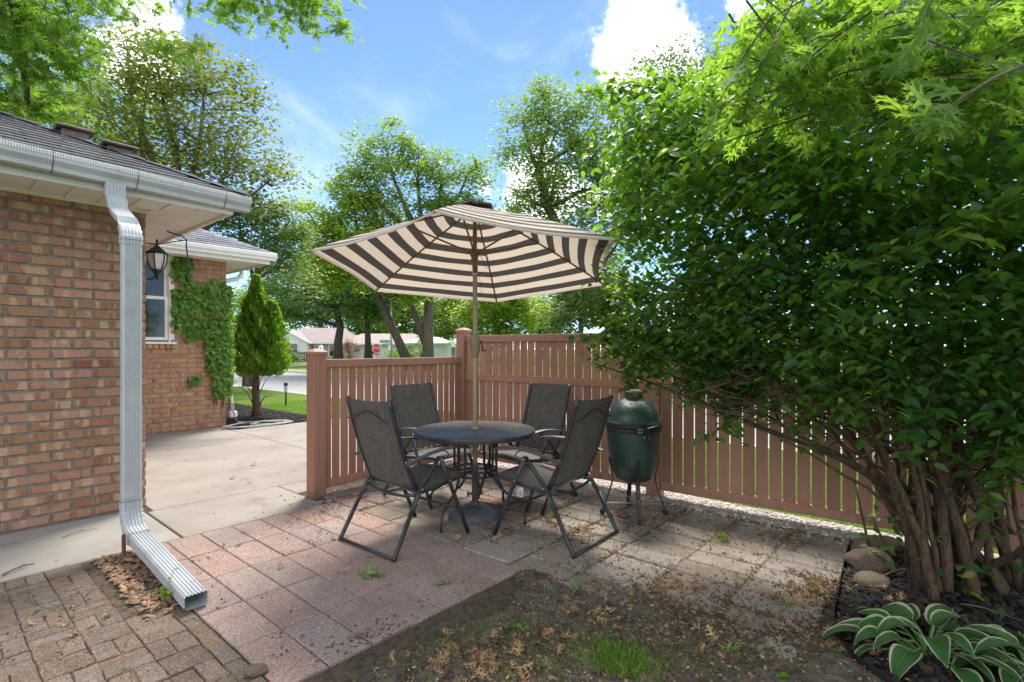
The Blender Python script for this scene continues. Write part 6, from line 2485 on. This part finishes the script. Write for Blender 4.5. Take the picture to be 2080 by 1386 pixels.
def weed(px, py, n, h, label, rad=.03, dx=None, mat='grass', size=(.018, .035)):
    p = gp(px, py) if dx is None else Vector(dx)
    w_ = thing('weed', label, 'weed', p)
    b = MB()
    P, FRs = [], []
    for i in range(n):
        a = rng.uniform(0, 2 * PI)
        e = p + Vector((rad * math.cos(a) * rng.random(), rad * math.sin(a) * rng.random(), h * rng.uniform(.4, 1)))
        b.tube([p, p.lerp(e, .6) + Vector((0, 0, h * .05)), e], [.0015, .001, .0007], 4, cap=False)
        for k in range(4):
            P.append(p.lerp(e, rng.uniform(.5, 1.02)))
    b.build('stem', MAT['petiole'], w_)
    P = np.array(P)
    V, F = scatter(T_OV, F_OV, P, frames(len(P), tilt=.6, rng=rng), rng.uniform(size[0], size[1], len(P)))
    mobj('foliage', raw_mesh('foliage', V, F, MAT[mat]), w_)


weed(0, 0, 7, .20, 'bright green weed sprouting beside the end of the downspout', .05, (.882, 3.20, 0), 'lf_lime', (.02, .042))
weed(1122, 1050, 8, .05, 'little green weed between the grey pavers behind the near right chair', .05)
weed(1470, 1100, 10, .07, 'dark weed clump on the dirty pavers between grill and bed', .07)
weed(1705, 1330, 5, .03, 'tiny pale weed at the black edging', .03, None, 'lf_lime', (.012, .02))
weed(1590, 1385, 5, .03, 'tiny green weed in the soil at the bottom of the picture', .03)

# ================================================================== ACROSS THE STREET
def far_house(X, Y, w, d, eave, ridge, wall, roofm, label, wins, gable=None, door=None):
    h = thing('far_house', label, 'house', W(X, Y, 0))
    def Q(x, y, z):
        return W(X + x, Y + y, z)
    def bx(x0, x1, y0, y1, z0, z1):
        b = MB()
        b.add([Q(x0, y0, z0), Q(x1, y0, z0), Q(x1, y1, z0), Q(x0, y1, z0), Q(x0, y0, z1), Q(x1, y0, z1), Q(x1, y1, z1), Q(x0, y1, z1)],
              [[3, 2, 1, 0], [4, 5, 6, 7], [0, 1, 5, 4], [1, 2, 6, 5], [2, 3, 7, 6], [3, 0, 4, 7]])
        return b
    bx(-w / 2, w / 2, 0, d, -.05, eave).build('wall', MAT[wall], h)
    o = .45
    b = MB()
    b.add([Q(-w / 2 - o, -o, eave - .08), Q(w / 2 + o, -o, eave - .08), Q(w / 2 + o, d + o, eave - .08), Q(-w / 2 - o, d + o, eave - .08), Q(-w / 2 + 1.2, d / 2, ridge), Q(w / 2 - 1.2, d / 2, ridge)],
          [[3, 2, 1, 0], [0, 1, 5, 4], [1, 2, 5], [2, 3, 4, 5], [3, 0, 4]])
    b.build('roof', MAT[roofm], h)
    bx(-w / 2 - o, w / 2 + o, -o - .03, -o, eave - .2, eave - .05).build('fascia', MAT['trim'], h)
    if gable:
        gx0, gx1, gz, gy = gable
        b = MB()
        gm = (gx0 + gx1) / 2
        b.add([Q(gx0, -gy, -.05), Q(gx1, -gy, -.05), Q(gx1, -gy, eave), Q(gm, -gy, gz), Q(gx0, -gy, eave), Q(gx0, .2, -.05), Q(gx1, .2, -.05), Q(gx1, .2, eave), Q(gm, .2, gz), Q(gx0, .2, eave)],
              [[0, 1, 2, 3, 4], [1, 6, 7, 2], [5, 0, 4, 9]])
        b.build('wall', MAT['white_wall'], h)
        b = MB()
        for (ax, bx_) in ((gx0 - .35, gm), (gx1 + .35, gm)):
            za = eave - .35 * (gz - eave) / (gm - gx0)
            b.add([Q(ax, -gy - .3, za), Q(bx_, -gy - .3, gz + .04), Q(bx_, 2.2, gz + .04), Q(ax, 2.2, za)], [[0, 1, 2, 3]])
        b.build('roof', MAT[roofm], h)
    for (x0, x1, z0, z1, yy) in wins:
        f = bx(x0 - .08, x1 + .08, -yy - .05, -yy + .02, z0 - .08, z1 + .08).build('window', MAT['trim'], h)
        nx_ = max(1, int((x1 - x0) / .55))
        for i in range(nx_):
            a = x0 + (x1 - x0) * i / nx_
            c = x0 + (x1 - x0) * (i + 1) / nx_
            for (p, q) in ((z0, (z0 + z1) / 2 - .02), ((z0 + z1) / 2 + .02, z1)):
                bx(a + .02, c - .02, -yy - .065, -yy - .05, p, q).build('pane', MAT['glass'], f)
    if door:
        x0, x1, z1, yy = door
        bx(x0, x1, -yy - .06, -yy, 0, z1).build('door', MAT['trim'], h)
        bx(x0 + .12, x1 - .12, -yy - .075, -yy - .06, z1 * .45, z1 - .15).build('door_pane', MAT['glass'], h)
    return h


far_house(-21.6, 56, 7.2, 7, 2.05, 3.7, 'tan_wall', 'pink_roof', 'white and tan bungalow across the street with a gabled wing at left',
          [(-2.05, -1.0, .75, 1.85, 1.0), (-3.9, -3.6, .8, 1.8, 1.0), (2.0, 3.3, .55, 1.8, .0)], gable=(-4.3, .05, 3.2, 1.0), door=(.35, 1.2, 1.75, 0))
far_house(-14.6, 58, 8.6, 7, 1.95, 3.1, 'white_wall', 'pink_roof', 'low white house with a pinkish roof behind the stop sign',
          [(2.1, 3.2, .35, 1.5, 0), (-2.9, -2.3, .9, 1.7, 0)], door=(-1.2, -.4, 1.7, 0))
far_house(-9.1, 55, 4.4, 6, 2.0, 2.6, 'white_wall', 'grey_roof', 'small flat roofed white house right of the lamp post',
          [(-1.9, -1.2, .3, 1.6, 0)])
far_house(-5.6, 60, 3.4, 5, 1.6, 2.9, 'white_wall', 'grey_roof', 'white garage gable glimpsed behind the forked maple', [(.4, 1.0, .6, 1.2, 0)])
hr = thing('porch_rail', 'thin white handrail before the low white house', 'handrail', W(-16.4, 55.5, 0))
b = MB()
b.tube([W(-16.7, 55.5, 0), W(-16.7, 55.5, .7), W(-15.9, 55.7, 1.1), W(-14.9, 55.7, 1.1)], .03, 6)
b.tube([W(-15.9, 55.7, 0), W(-15.9, 55.7, 1.1)], .025, 6)
b.build('rail', MAT['galv'], hr)

ff = thing('garden_fence', 'low dark picket fence in front of the bungalow across the street', 'fence', W(-24, 52.5, 0))
for i in range(38):
    b = MB()
    x = -26.0 + i * .16
    b.obox(W(x, 52.5, .52), CR * .045, CF * .012, (0, 0, .50))
    b.build('picket', MAT['far_fence'], ff)
b = MB()
b.obox(W(-23.0, 52.53, .85), CR * 3.1, CF * .015, (0, 0, .04))
b.obox(W(-23.0, 52.53, .25), CR * 3.1, CF * .015, (0, 0, .04))
b.build('rail', MAT['far_fence'], ff)


def shrub(name, label, X, Y, rx, ry, rz, n, mat, size, seed, group=None):
    rng = np.random.default_rng(seed)
    t = thing(name, label, 'bush', W(X, Y, 0), group=group)
    cl = lobes_points([(X, Y, rz * .55, rx, ry, rz * .6)], 40, rng, .3)
    cl[:, 2] = np.maximum(cl[:, 2], .08)
    V, F = leaf_cloud(cl, n // 40, min(rx, rz) * .28, size, rng)
    mobj('foliage', raw_mesh('foliage', V, F, MAT[mat]), t)
    b = MB()
    for i in range(5):
        b.tube([W(X, Y, -.02), W(*cl[i * 7])], [.03, .01], 5)
    b.build('stem', MAT['bark_dark'], t)


SG = 'bushes along the far garden fence'
for i, (X, Y, lab) in enumerate([(-24.6, 51.2, 'leftmost pale bush along the dark garden fence'), (-23.0, 51.0, 'second pale bush from the left along the dark garden fence'), (-21.6, 51.3, 'pale bush along the dark garden fence next to the fence post cap')]):
    shrub('pale_bush', lab, X, Y, .95, .5, .85, 900, 'lf_pale', (.12, .24), 200 + i, SG)
shrub('red_bush', 'pinkish red leaved bush between the two street trees', -16.7, 54, .75, .6, 2.3, 900, 'lf_red', (.12, .22), 210)
shrub('yellow_bush', 'small yellow green bush against the street tree trunk', -17.3, 52, .35, .35, 1.4, 400, 'lf_lime', (.10, .18), 211)
shrub('green_bush', 'yellow green spreading bush at the foot of the lamp post', -9.6, 46, 1.1, .8, 1.25, 1200, 'lf_lime', (.12, .24), 212)
shrub('green_bush', 'dark upright bush between the lamp post and the leaning trunk', -8.2, 47, .8, .7, 2.3, 1000, 'lf_mid', (.12, .24), 213)
shrub('green_bush', 'light bush behind the corner of the low fence beside the white garage', -3.6, 44, 1.0, .7, 1.7, 900, 'lf_lime', (.12, .24), 214)
shrub('green_bush', 'small rose bush left of the stop sign', -12.0, 52, .9, .6, 1.2, 700, 'lf_mid', (.12, .2), 215)

# ---- street lamp with two street name blades
lp = thing('street_lamp', 'pale steel street lamp with a curved arm carrying green name blades', 'street lamp', W(-10.3, 44.5, 0))
b = MB()
b.tube([W(-10.3, 44.5, -.05), W(-10.3, 44.5, 3.4), W(-10.3, 44.5, 5.2), W(-10.38, 44.5, 5.75), W(-10.6, 44.5, 6.1), W(-10.95, 44.5, 6.22), W(-11.4, 44.5, 6.25)], [.11, .095, .08, .06, .05, .045, .04], 10)
b.build('pole', MAT['galv'], lp, True)
b = MB()
b.obox(W(-11.65, 44.5, 6.24), CR * .30, CF * .13, (0, 0, .06))
b.build('lamp_head', MAT['galv'], lp)
b = MB()
b.obox(W(-10.42, 44.33, 1.45), CR * .10, CF * .01, (0, 0, .24))
b.build('notice_plate', MAT['sign_white'], lp)


def text_mesh(txt, size, mat):
    cu = bpy.data.curves.new('lettering', 'FONT')
    cu.body = txt
    cu.size = size
    cu.align_x = 'CENTER'
    cu.align_y = 'CENTER'
    cu.extrude = .002
    tmp = bpy.data.objects.new('lettering', cu)
    COL.objects.link(tmp)
    dg = bpy.context.evaluated_depsgraph_get()
    me = bpy.data.meshes.new_from_object(tmp.evaluated_get(dg))
    bpy.data.objects.remove(tmp)
    me.materials.clear()
    me.materials.append(mat)
    return me


YAW = camo.rotation_euler.z


def put_text(txt, size, mat, parent, X, Y, Z, sx=1.0, yaw=0.0):
    o = mobj('lettering', text_mesh(txt, size, mat), None)
    o.parent = parent
    o.matrix_local = Matrix.Translation(W(X, Y, Z) - (parent.location if parent.parent is None and parent.type == 'EMPTY' else Vector((0, 0, 0)))) @ Matrix.Rotation(YAW + yaw, 4, 'Z') @ Matrix.Rotation(PI / 2, 4, 'X') @ Matrix.Diagonal((sx, 1, 1, 1))
    return o


for (cx, cz, l, txt) in ((-10.84, 1.95, .86, 'HARNAL AVE'), (-10.68, 1.66, .62, 'CAPITOL')):
    b = MB()
    b.obox(W(cx, 44.40, cz), CR * l / 2, CF * .008, (0, 0, .115))
    bl = b.build('name_blade', MAT['sign_green'], lp)
    put_text(txt, .16, MAT['sign_white'], bl, cx, 44.385, cz, .82)

ss = thing('stop_sign', 'red octagonal stop sign with a small plaque below', 'stop sign', W(-11.42, 44, 0))
b = MB()
b.tube([W(-11.42, 44.03, -.05), W(-11.42, 44.03, 1.5)], .03, 8)
b.build('post', MAT['galv'], ss)


def octo(r, y, t, mat, name):
    b = MB()
    rr = r / math.cos(PI / 8)
    ring = [[W(-11.42 + rr * math.cos(PI / 8 + i * PI / 4), y + dy, 1.36 + rr * math.sin(PI / 8 + i * PI / 4)) for i in range(8)] for dy in (0, t)]
    b.loft(ring)
    return b.build(name, mat, ss)


octo(.385, 44.0, .006, MAT['sign_white'], 'sign_border')
fc = octo(.355, 43.994, .004, MAT['sign_red'], 'sign_face')
put_text('STOP', .36, MAT['sign_white'], fc, -11.42, 43.99, 1.36, .78)
b = MB()
b.obox(W(-11.42, 44.0, .88), CR * .23, CF * .005, (0, 0, .085))
pq = b.build('plaque', MAT['sign_red'], ss)
put_text('ALL WAY', .12, MAT['sign_white'], pq, -11.42, 43.99, .88, .8)

sp_ = thing('post_sign', 'small white sign on a dark post beside the corner post of the fence', 'sign', W(-4.35, 38.5, 0))
b = MB()
b.tube([W(-4.35, 38.5, -.05), W(-4.35, 38.5, 1.95)], .035, 8)
b.build('post', MAT['far_fence'], sp_)
b = MB()
b.obox(W(-4.35, 38.45, 1.72), CR * .14, CF * .008, (0, 0, .26))
b.build('sign_face', MAT['sign_white'], sp_)
bh = thing('birdhouse', 'white rounded birdhouse on a pole above the left fence post', 'birdhouse', W(-11.9, 32.5, 0))
b = MB()
b.tube([W(-11.9, 32.5, -.05), W(-11.9, 32.5, 1.2)], .03, 8)
b.build('pole', MAT['galv'], bh)
b = MB()
prf = [(-.12, 0), (.12, 0), (.125, .2), (.10, .31), (.05, .37), (0, .385), (-.05, .37), (-.10, .31), (-.125, .2)]
b.loft([[W(-11.9 + x, 32.4 + dy, 1.18 + z) for x, z in prf] for dy in (0, .2)])
bx_ = b.build('box', MAT['sign_white'], bh)
b = MB()
b.loft([[W(-11.9 + .03 * math.cos(t), 32.396 + dy, 1.36 + .045 * math.sin(t)) for t in np.linspace(0, 2 * PI, 12, endpoint=False)] for dy in (0, .01)])
b.build('entry_hole', MAT['gap'], bx_)

# ---- solar path light on the far lawn
pl = thing('path_light', 'black solar path light staked in the bright lawn', 'path light', W(-5.42, 12.5, 0))
b = MB()
b.tube([W(-5.42, 12.5, -.05), W(-5.42, 12.5, .30)], .020, 8)
b.build('stake', MAT['egg_black'], pl)
b = MB()
c = W(-5.42, 12.5, 0)
b.lathe([(.026, .30), (.026, .47)], 12, c)
b.build('lens', MAT['solar_glass'], pl)
b = MB()
b.tube([c + CR * .028 + Vector((0, 0, .29)), c + CR * .030 + Vector((0, 0, .49))], .006, 6)
b.tube([c - CR * .028 + Vector((0, 0, .29)), c - CR * .030 + Vector((0, 0, .49))], .006, 6)
b.lathe([(.0, .47), (.045, .47), (.045, .52), (.03, .54), (0, .54)], 14, c)
b.build('cap', MAT['egg_black'], pl)

# ================================================================== FALLEN LEAVES, TWIGS, GRIT
rl = random.Random(31)


def curled_leaf(seed, mat):
    r = random.Random(seed)
    V = T_OAK.copy() - np.array([.45, 0, 0])
    a, c_ = r.uniform(.3, 1.2), r.uniform(-.5, .9)
    V[:, 2] += a * V[:, 0] ** 2 * .9 + c_ * V[:, 1] ** 2 * 2.2 + .12 * np.sin(V[:, 0] * 9 + seed) * V[:, 1]
    V[:, 2] -= V[:, 2].min()
    return raw_mesh('fallen_leaf', V, F_OAK, mat)


FLAT = [int(random.Random(i).uniform(.3, 1.2) > .75) for i in range(8)]
DRY = [curled_leaf(i, MAT['dry_leaf']) for i in range(8)]
FRESH = [curled_leaf(20 + i, MAT['fresh_leaf']) for i in range(4)]
LG = 'fallen oak leaves on the ground'


def surf_z(p):
    if p.x < .95 or p.y > 2.75:
        return 0.004
    if p.y < bed_edge_y(p.x) and p.x > 2.6:
        return .03
    return max(soil_z(p.x, p.y), 0.003 if p.x > ub(p.y) or (p.y > 2.06 and p.x < 2.46) else -1)


def drop(px, py, fresh=False, s=None, sprd=0, where=''):
    p = gp(px + rl.gauss(0, sprd), py + rl.gauss(0, sprd * .6))
    k = rl.randrange(4 if fresh else 8)
    o = bpy.data.objects.new('fallen_leaf', (FRESH if fresh else DRY)[k])
    COL.objects.link(o)
    o.location = (p.x, p.y, surf_z(p) + .003)
    o.rotation_euler = (rl.gauss(0, .35), rl.gauss(0, .35), rl.uniform(0, 6.28))
    s = s or rl.uniform(.045, .09)
    o.scale = (s, s, s)
    size = 'small' if s < .058 else ('large' if s > .077 else 'middling')
    curl = ('flat', 'curled')[FLAT[k]] if not fresh else 'green'
    tag(o, '%s %s %soak leaf %s' % (size, curl, '' if fresh else 'dry ', where), 'leaf', ('green' if fresh else 'dry') + ' oak leaves lying ' + where)
    return o


LEAF_SPOTS = [(960, 1345, 24, 45, 'in the thick drift on the soil at the bottom centre'),
              (890, 1330, 13, 40, 'on the soil beside the corner of the red pavers'),
              (1010, 1320, 11, 32, 'on the thin grass right of the big drift'),
              (1390, 1190, 20, 28, 'in the heap on the ragged grey paver edge'),
              (1320, 1205, 10, 26, 'on the front row of grey pavers'),
              (1655, 1190, 28, 20, 'in the heap against the black bed edging'),
              (1635, 1222, 15, 24, 'below the heap beside the black bed edging'),
              (1690, 1295, 7, 18, 'at the curve of the black bed edging'),
              (1440, 1300, 8, 50, 'on the soil right of the bright grass tuft'),
              (1600, 1275, 7, 50, 'on the bare soil left of the hosta bed'),
              (1200, 1290, 12, 80, 'on the soil behind the bright grass tuft'),
              (1250, 1232, 11, 50, 'on the dirt along the front of the grey pavers'),
              (1500, 1350, 8, 50, 'at the bottom edge right of the grass tuft'),
              (1140, 1262, 7, 45, 'on the pale bare patch of soil'),
              (1060, 1360, 7, 50, 'on the soil at the bottom left of the bright tuft'),
              (1180, 1085, 9, 13, 'in the clump inside the feet of the near right chair'),
              (1120, 1080, 4, 26, 'under the near right chair'),
              (1030, 1100, 4, 18, 'between the two near chairs'),
              (990, 1078, 3, 16, 'in front of the umbrella base'),
              (1330, 1050, 7, 22, 'under the nest of the egg grill'),
              (730, 1010, 4, 26, 'behind the near left chair by the low fence'),
              (668, 1022, 6, 14, 'at the foot of the left fence post'),
              (702, 1003, 4, 18, 'right of the left fence post'),
              (1480, 1035, 5, 45, 'on the dirt below the tall fence'),
              (600, 1110, 3, 55, 'on the red pavers near the driveway edge'),
              (790, 1160, 3, 55, 'on the red pavers in front of the near left chair'),
              (460, 1108, 2, 26, 'on the red pavers right of the downspout'),
              (150, 1235, 5, 75, 'on the brown brick path'),
              (330, 1150, 3, 40, 'on the wood chips by the downspout'),
              (1110, 1130, 4, 36, 'on the grey pavers in front of the table'),
              (900, 1125, 2, 26, 'on the red pavers beside the near left chair'),
              (1800, 1225, 5, 36, 'on the black mulch between rocks and hosta'),
              (1780, 1345, 3, 26, 'on the black mulch in front of the hosta'),
              (470, 960, 3, 45, 'on the pale concrete driveway'),
              (1560, 1130, 6, 45, 'on the dirty pavers left of the bed'),
              (1650, 1085, 4, 36, 'on the dirt in the corner of fence and bed'),
              (1540, 1210, 5, 36, 'on the half buried grey pavers')]
for (px, py, n, sp_x, where) in LEAF_SPOTS:
    for i in range(n):
        drop(px, py, False, None, sp_x, where)
for (px, py, where) in ((738, 1172, 'in the green sprig on the red pavers'), (747, 1170, 'in the green sprig on the red pavers'), (757, 1175, 'in the green sprig on the red pavers'), (768, 1172, 'in the green sprig on the red pavers'),
                        (1042, 1276, 'on the thin grass at the bottom'), (1062, 1290, 'on the thin grass at the bottom'), (1105, 1205, 'at the tip of the soil by the grey pavers'), (1650, 1200, 'on the leaf heap by the edging'), (1480, 1320, 'on the soil right of the tuft'),
                        (905, 1185, 'on the front row of red pavers'), (1600, 1235, 'on the half buried pavers'), (1165, 1212, 'on the dirt before the grey pavers')):
    drop(px, py, True, rl.uniform(.085, .125), 3, where)
# crumbs of leaf litter too small to count
P_ = []
for (px, py, n, sp_x) in ((950, 1330, 420, 110), (1150, 1290, 500, 140), (1400, 1240, 420, 110), (1560, 1290, 420, 90), (1650, 1190, 330, 45), (1500, 1055, 420, 90), (1330, 1055, 260, 50), (1180, 1085, 180, 40), (1120, 1040, 200, 60), (1030, 1010, 160, 70), (700, 1015, 160, 50), (1000, 1080, 120, 60), (1250, 1150, 160, 80), (1620, 1090, 220, 60), (1050, 1370, 300, 200), (1400, 1370, 300, 200), (300, 1190, 40, 90), (120, 1280, 34, 120), (620, 1080, 40, 90), (450, 960, 14, 90), (1350, 1310, 500, 180)):
    for i in range(int(n * 1.9)):
        p = gp(px + rl.gauss(0, sp_x), max(880, py + rl.gauss(0, sp_x * .35)))
        if p.x > 4.3:
            continue
        if p.x > ub(p.y) + .05 and p.x > 2.47 and .5 < p.y < 4.4 and rl.random() < .78:      # swept into the joints
            if rl.random() < .5:
                p.x = 2.465 + .2035 * round((p.x - 2.465) / .2035) + rl.gauss(0, .009)
            else:
                p.y = min(ylines, key=lambda q: abs(q - p.y)) + rl.gauss(0, .010)
        P_.append((p.x, p.y, surf_z(p) + .002))
for i in range(2600):
    x, y = rng.uniform(.5, 3.0), rng.uniform(.1, 2.05)
    if x < ub(y) + .1:
        P_.append((x, y, soil_z(x, y) + .003))
for i in range(420):
    x, y = rng.uniform(.9, 2.45), 2.05 - abs(rng.normal(0, .06))
    P_.append((x, y, soil_z(x, y) + .004))
P_ = np.array(P_)
V, F = scatter(T_DIA - np.array([.5, 0, 0]), F_DIA, P_, frames(len(P_), tilt=.35, rng=rng), rng.uniform(.007, .030, len(P_)))
mobj('leaf_litter', raw_mesh('leaf_litter', V, F, MAT['litter']))['kind'] = 'stuff'
# crumbs of soil in the same places
i_ = rng.integers(0, len(P_), 14000)
pp_ = P_[i_] + np.stack([rng.normal(0, .06, 14000), rng.normal(0, .06, 14000), np.zeros(14000)], 1)
V, F = scatter(T_, F_, pp_, frames(14000, tilt=.5, rng=rng), rng.uniform(.004, .018, 14000))
mobj('soil_crumbs', raw_mesh('soil_crumbs', V, F, MAT['joint']))['kind'] = 'stuff'


def twig(px0, py0, px1, py1, label, r=.004, fork=True, arch=.01):
    a, c = gp(px0, py0), gp(px1, py1)
    a.z, c.z = surf_z(a) + r, surf_z(c) + r
    m = (a + c) / 2 + Vector((rl.uniform(-.02, .02), rl.uniform(-.02, .02), arch))
    b = MB()
    b.tube([a, a.lerp(m, .5) + Vector((0, 0, .003)), m, m.lerp(c, .5), c], [r, r * .9, r * .8, r * .65, r * .4], 6)
    if fork:
        d = (c - a)
        n = Vector((-d.y, d.x, 0)) * rl.choice((-1, 1)) * .22
        b.tube([m, m + d * .15 + n * .6, m + d * .22 + n], [r * .55, r * .4, r * .2], 5)
    tag(b.build('twig', MAT['twig'], None, True), label, 'twig')


twig(5, 1172, 70, 1148, 'short broken grey stick on the brown brick path', .007, True)
twig(50, 1215, 130, 1248, 'thin dark twig on the brown brick path at far left', .003)
twig(125, 1095, 200, 1075, 'thin dark twig on the concrete strip below the brick wall', .003)
twig(5, 1110, 45, 1105, 'small twig on the concrete strip at the left edge', .003, False)
twig(705, 1300, 800, 1272, 'curved bare twig along the edge of the red pavers', .004, False, .03)
twig(755, 1345, 790, 1395, 'forked grey twig on the soil at the corner of the pavers', .005)
twig(1545, 1082, 1680, 1080, 'long straight pale twig on the dirt below the tall fence', .004, False)
twig(1600, 1120, 1665, 1095, 'slanting twig on the dirty pavers near the bed edging', .005)
twig(1440, 1065, 1500, 1075, 'greenish twig on the dirt behind the grill', .003)
twig(1780, 1190, 1850, 1165, 'bare curved twig on the mulch before the shrub', .005, False, .02)
twig(1950, 1240, 2075, 1275, 'thin dead branch across the mulch behind the hosta', .004)
twig(1365, 1100, 1400, 1125, 'fine twig on the grey pavers in front of the grill', .002)
twig(770, 1215, 785, 1230, 'tiny twig bundle on the red pavers', .002)
for i, (px, py, s, lab) in enumerate([(523, 1368, .036, 'brown stone chip on the path beside the red pavers'), (650, 1023, .026, 'reddish stone at the foot of the left fence post'), (668, 1021, .022, 'small reddish stone next to the larger one by the fence post'), (690, 1017, .020, 'reddish pebble right of the left fence post'), (1265, 1050, .05, 'dark broken lump beside the nest of the egg grill')]):
    p = gp(px, py)
    bm = bmesh.new()
    bmesh.ops.create_icosphere(bm, subdivisions=2, radius=1)
    for v in bm.verts:
        v.co *= 1 + .35 * mnoise.noise(v.co * 1.4 + Vector((i * 3, 0, 0)))
    me = bpy.data.meshes.new('stone')
    bm.to_mesh(me)
    bm.free()
    me.materials.append(MAT['rust'] if i == 4 else (MAT['red_paver'] if i else MAT['rock']))
    o = mobj('stone', me)
    o.location = (p.x, p.y, s * .35)
    o.scale = (s * 1.4, s, s * .6)
    o.rotation_euler.z = i
    tag(o, lab, 'stone')
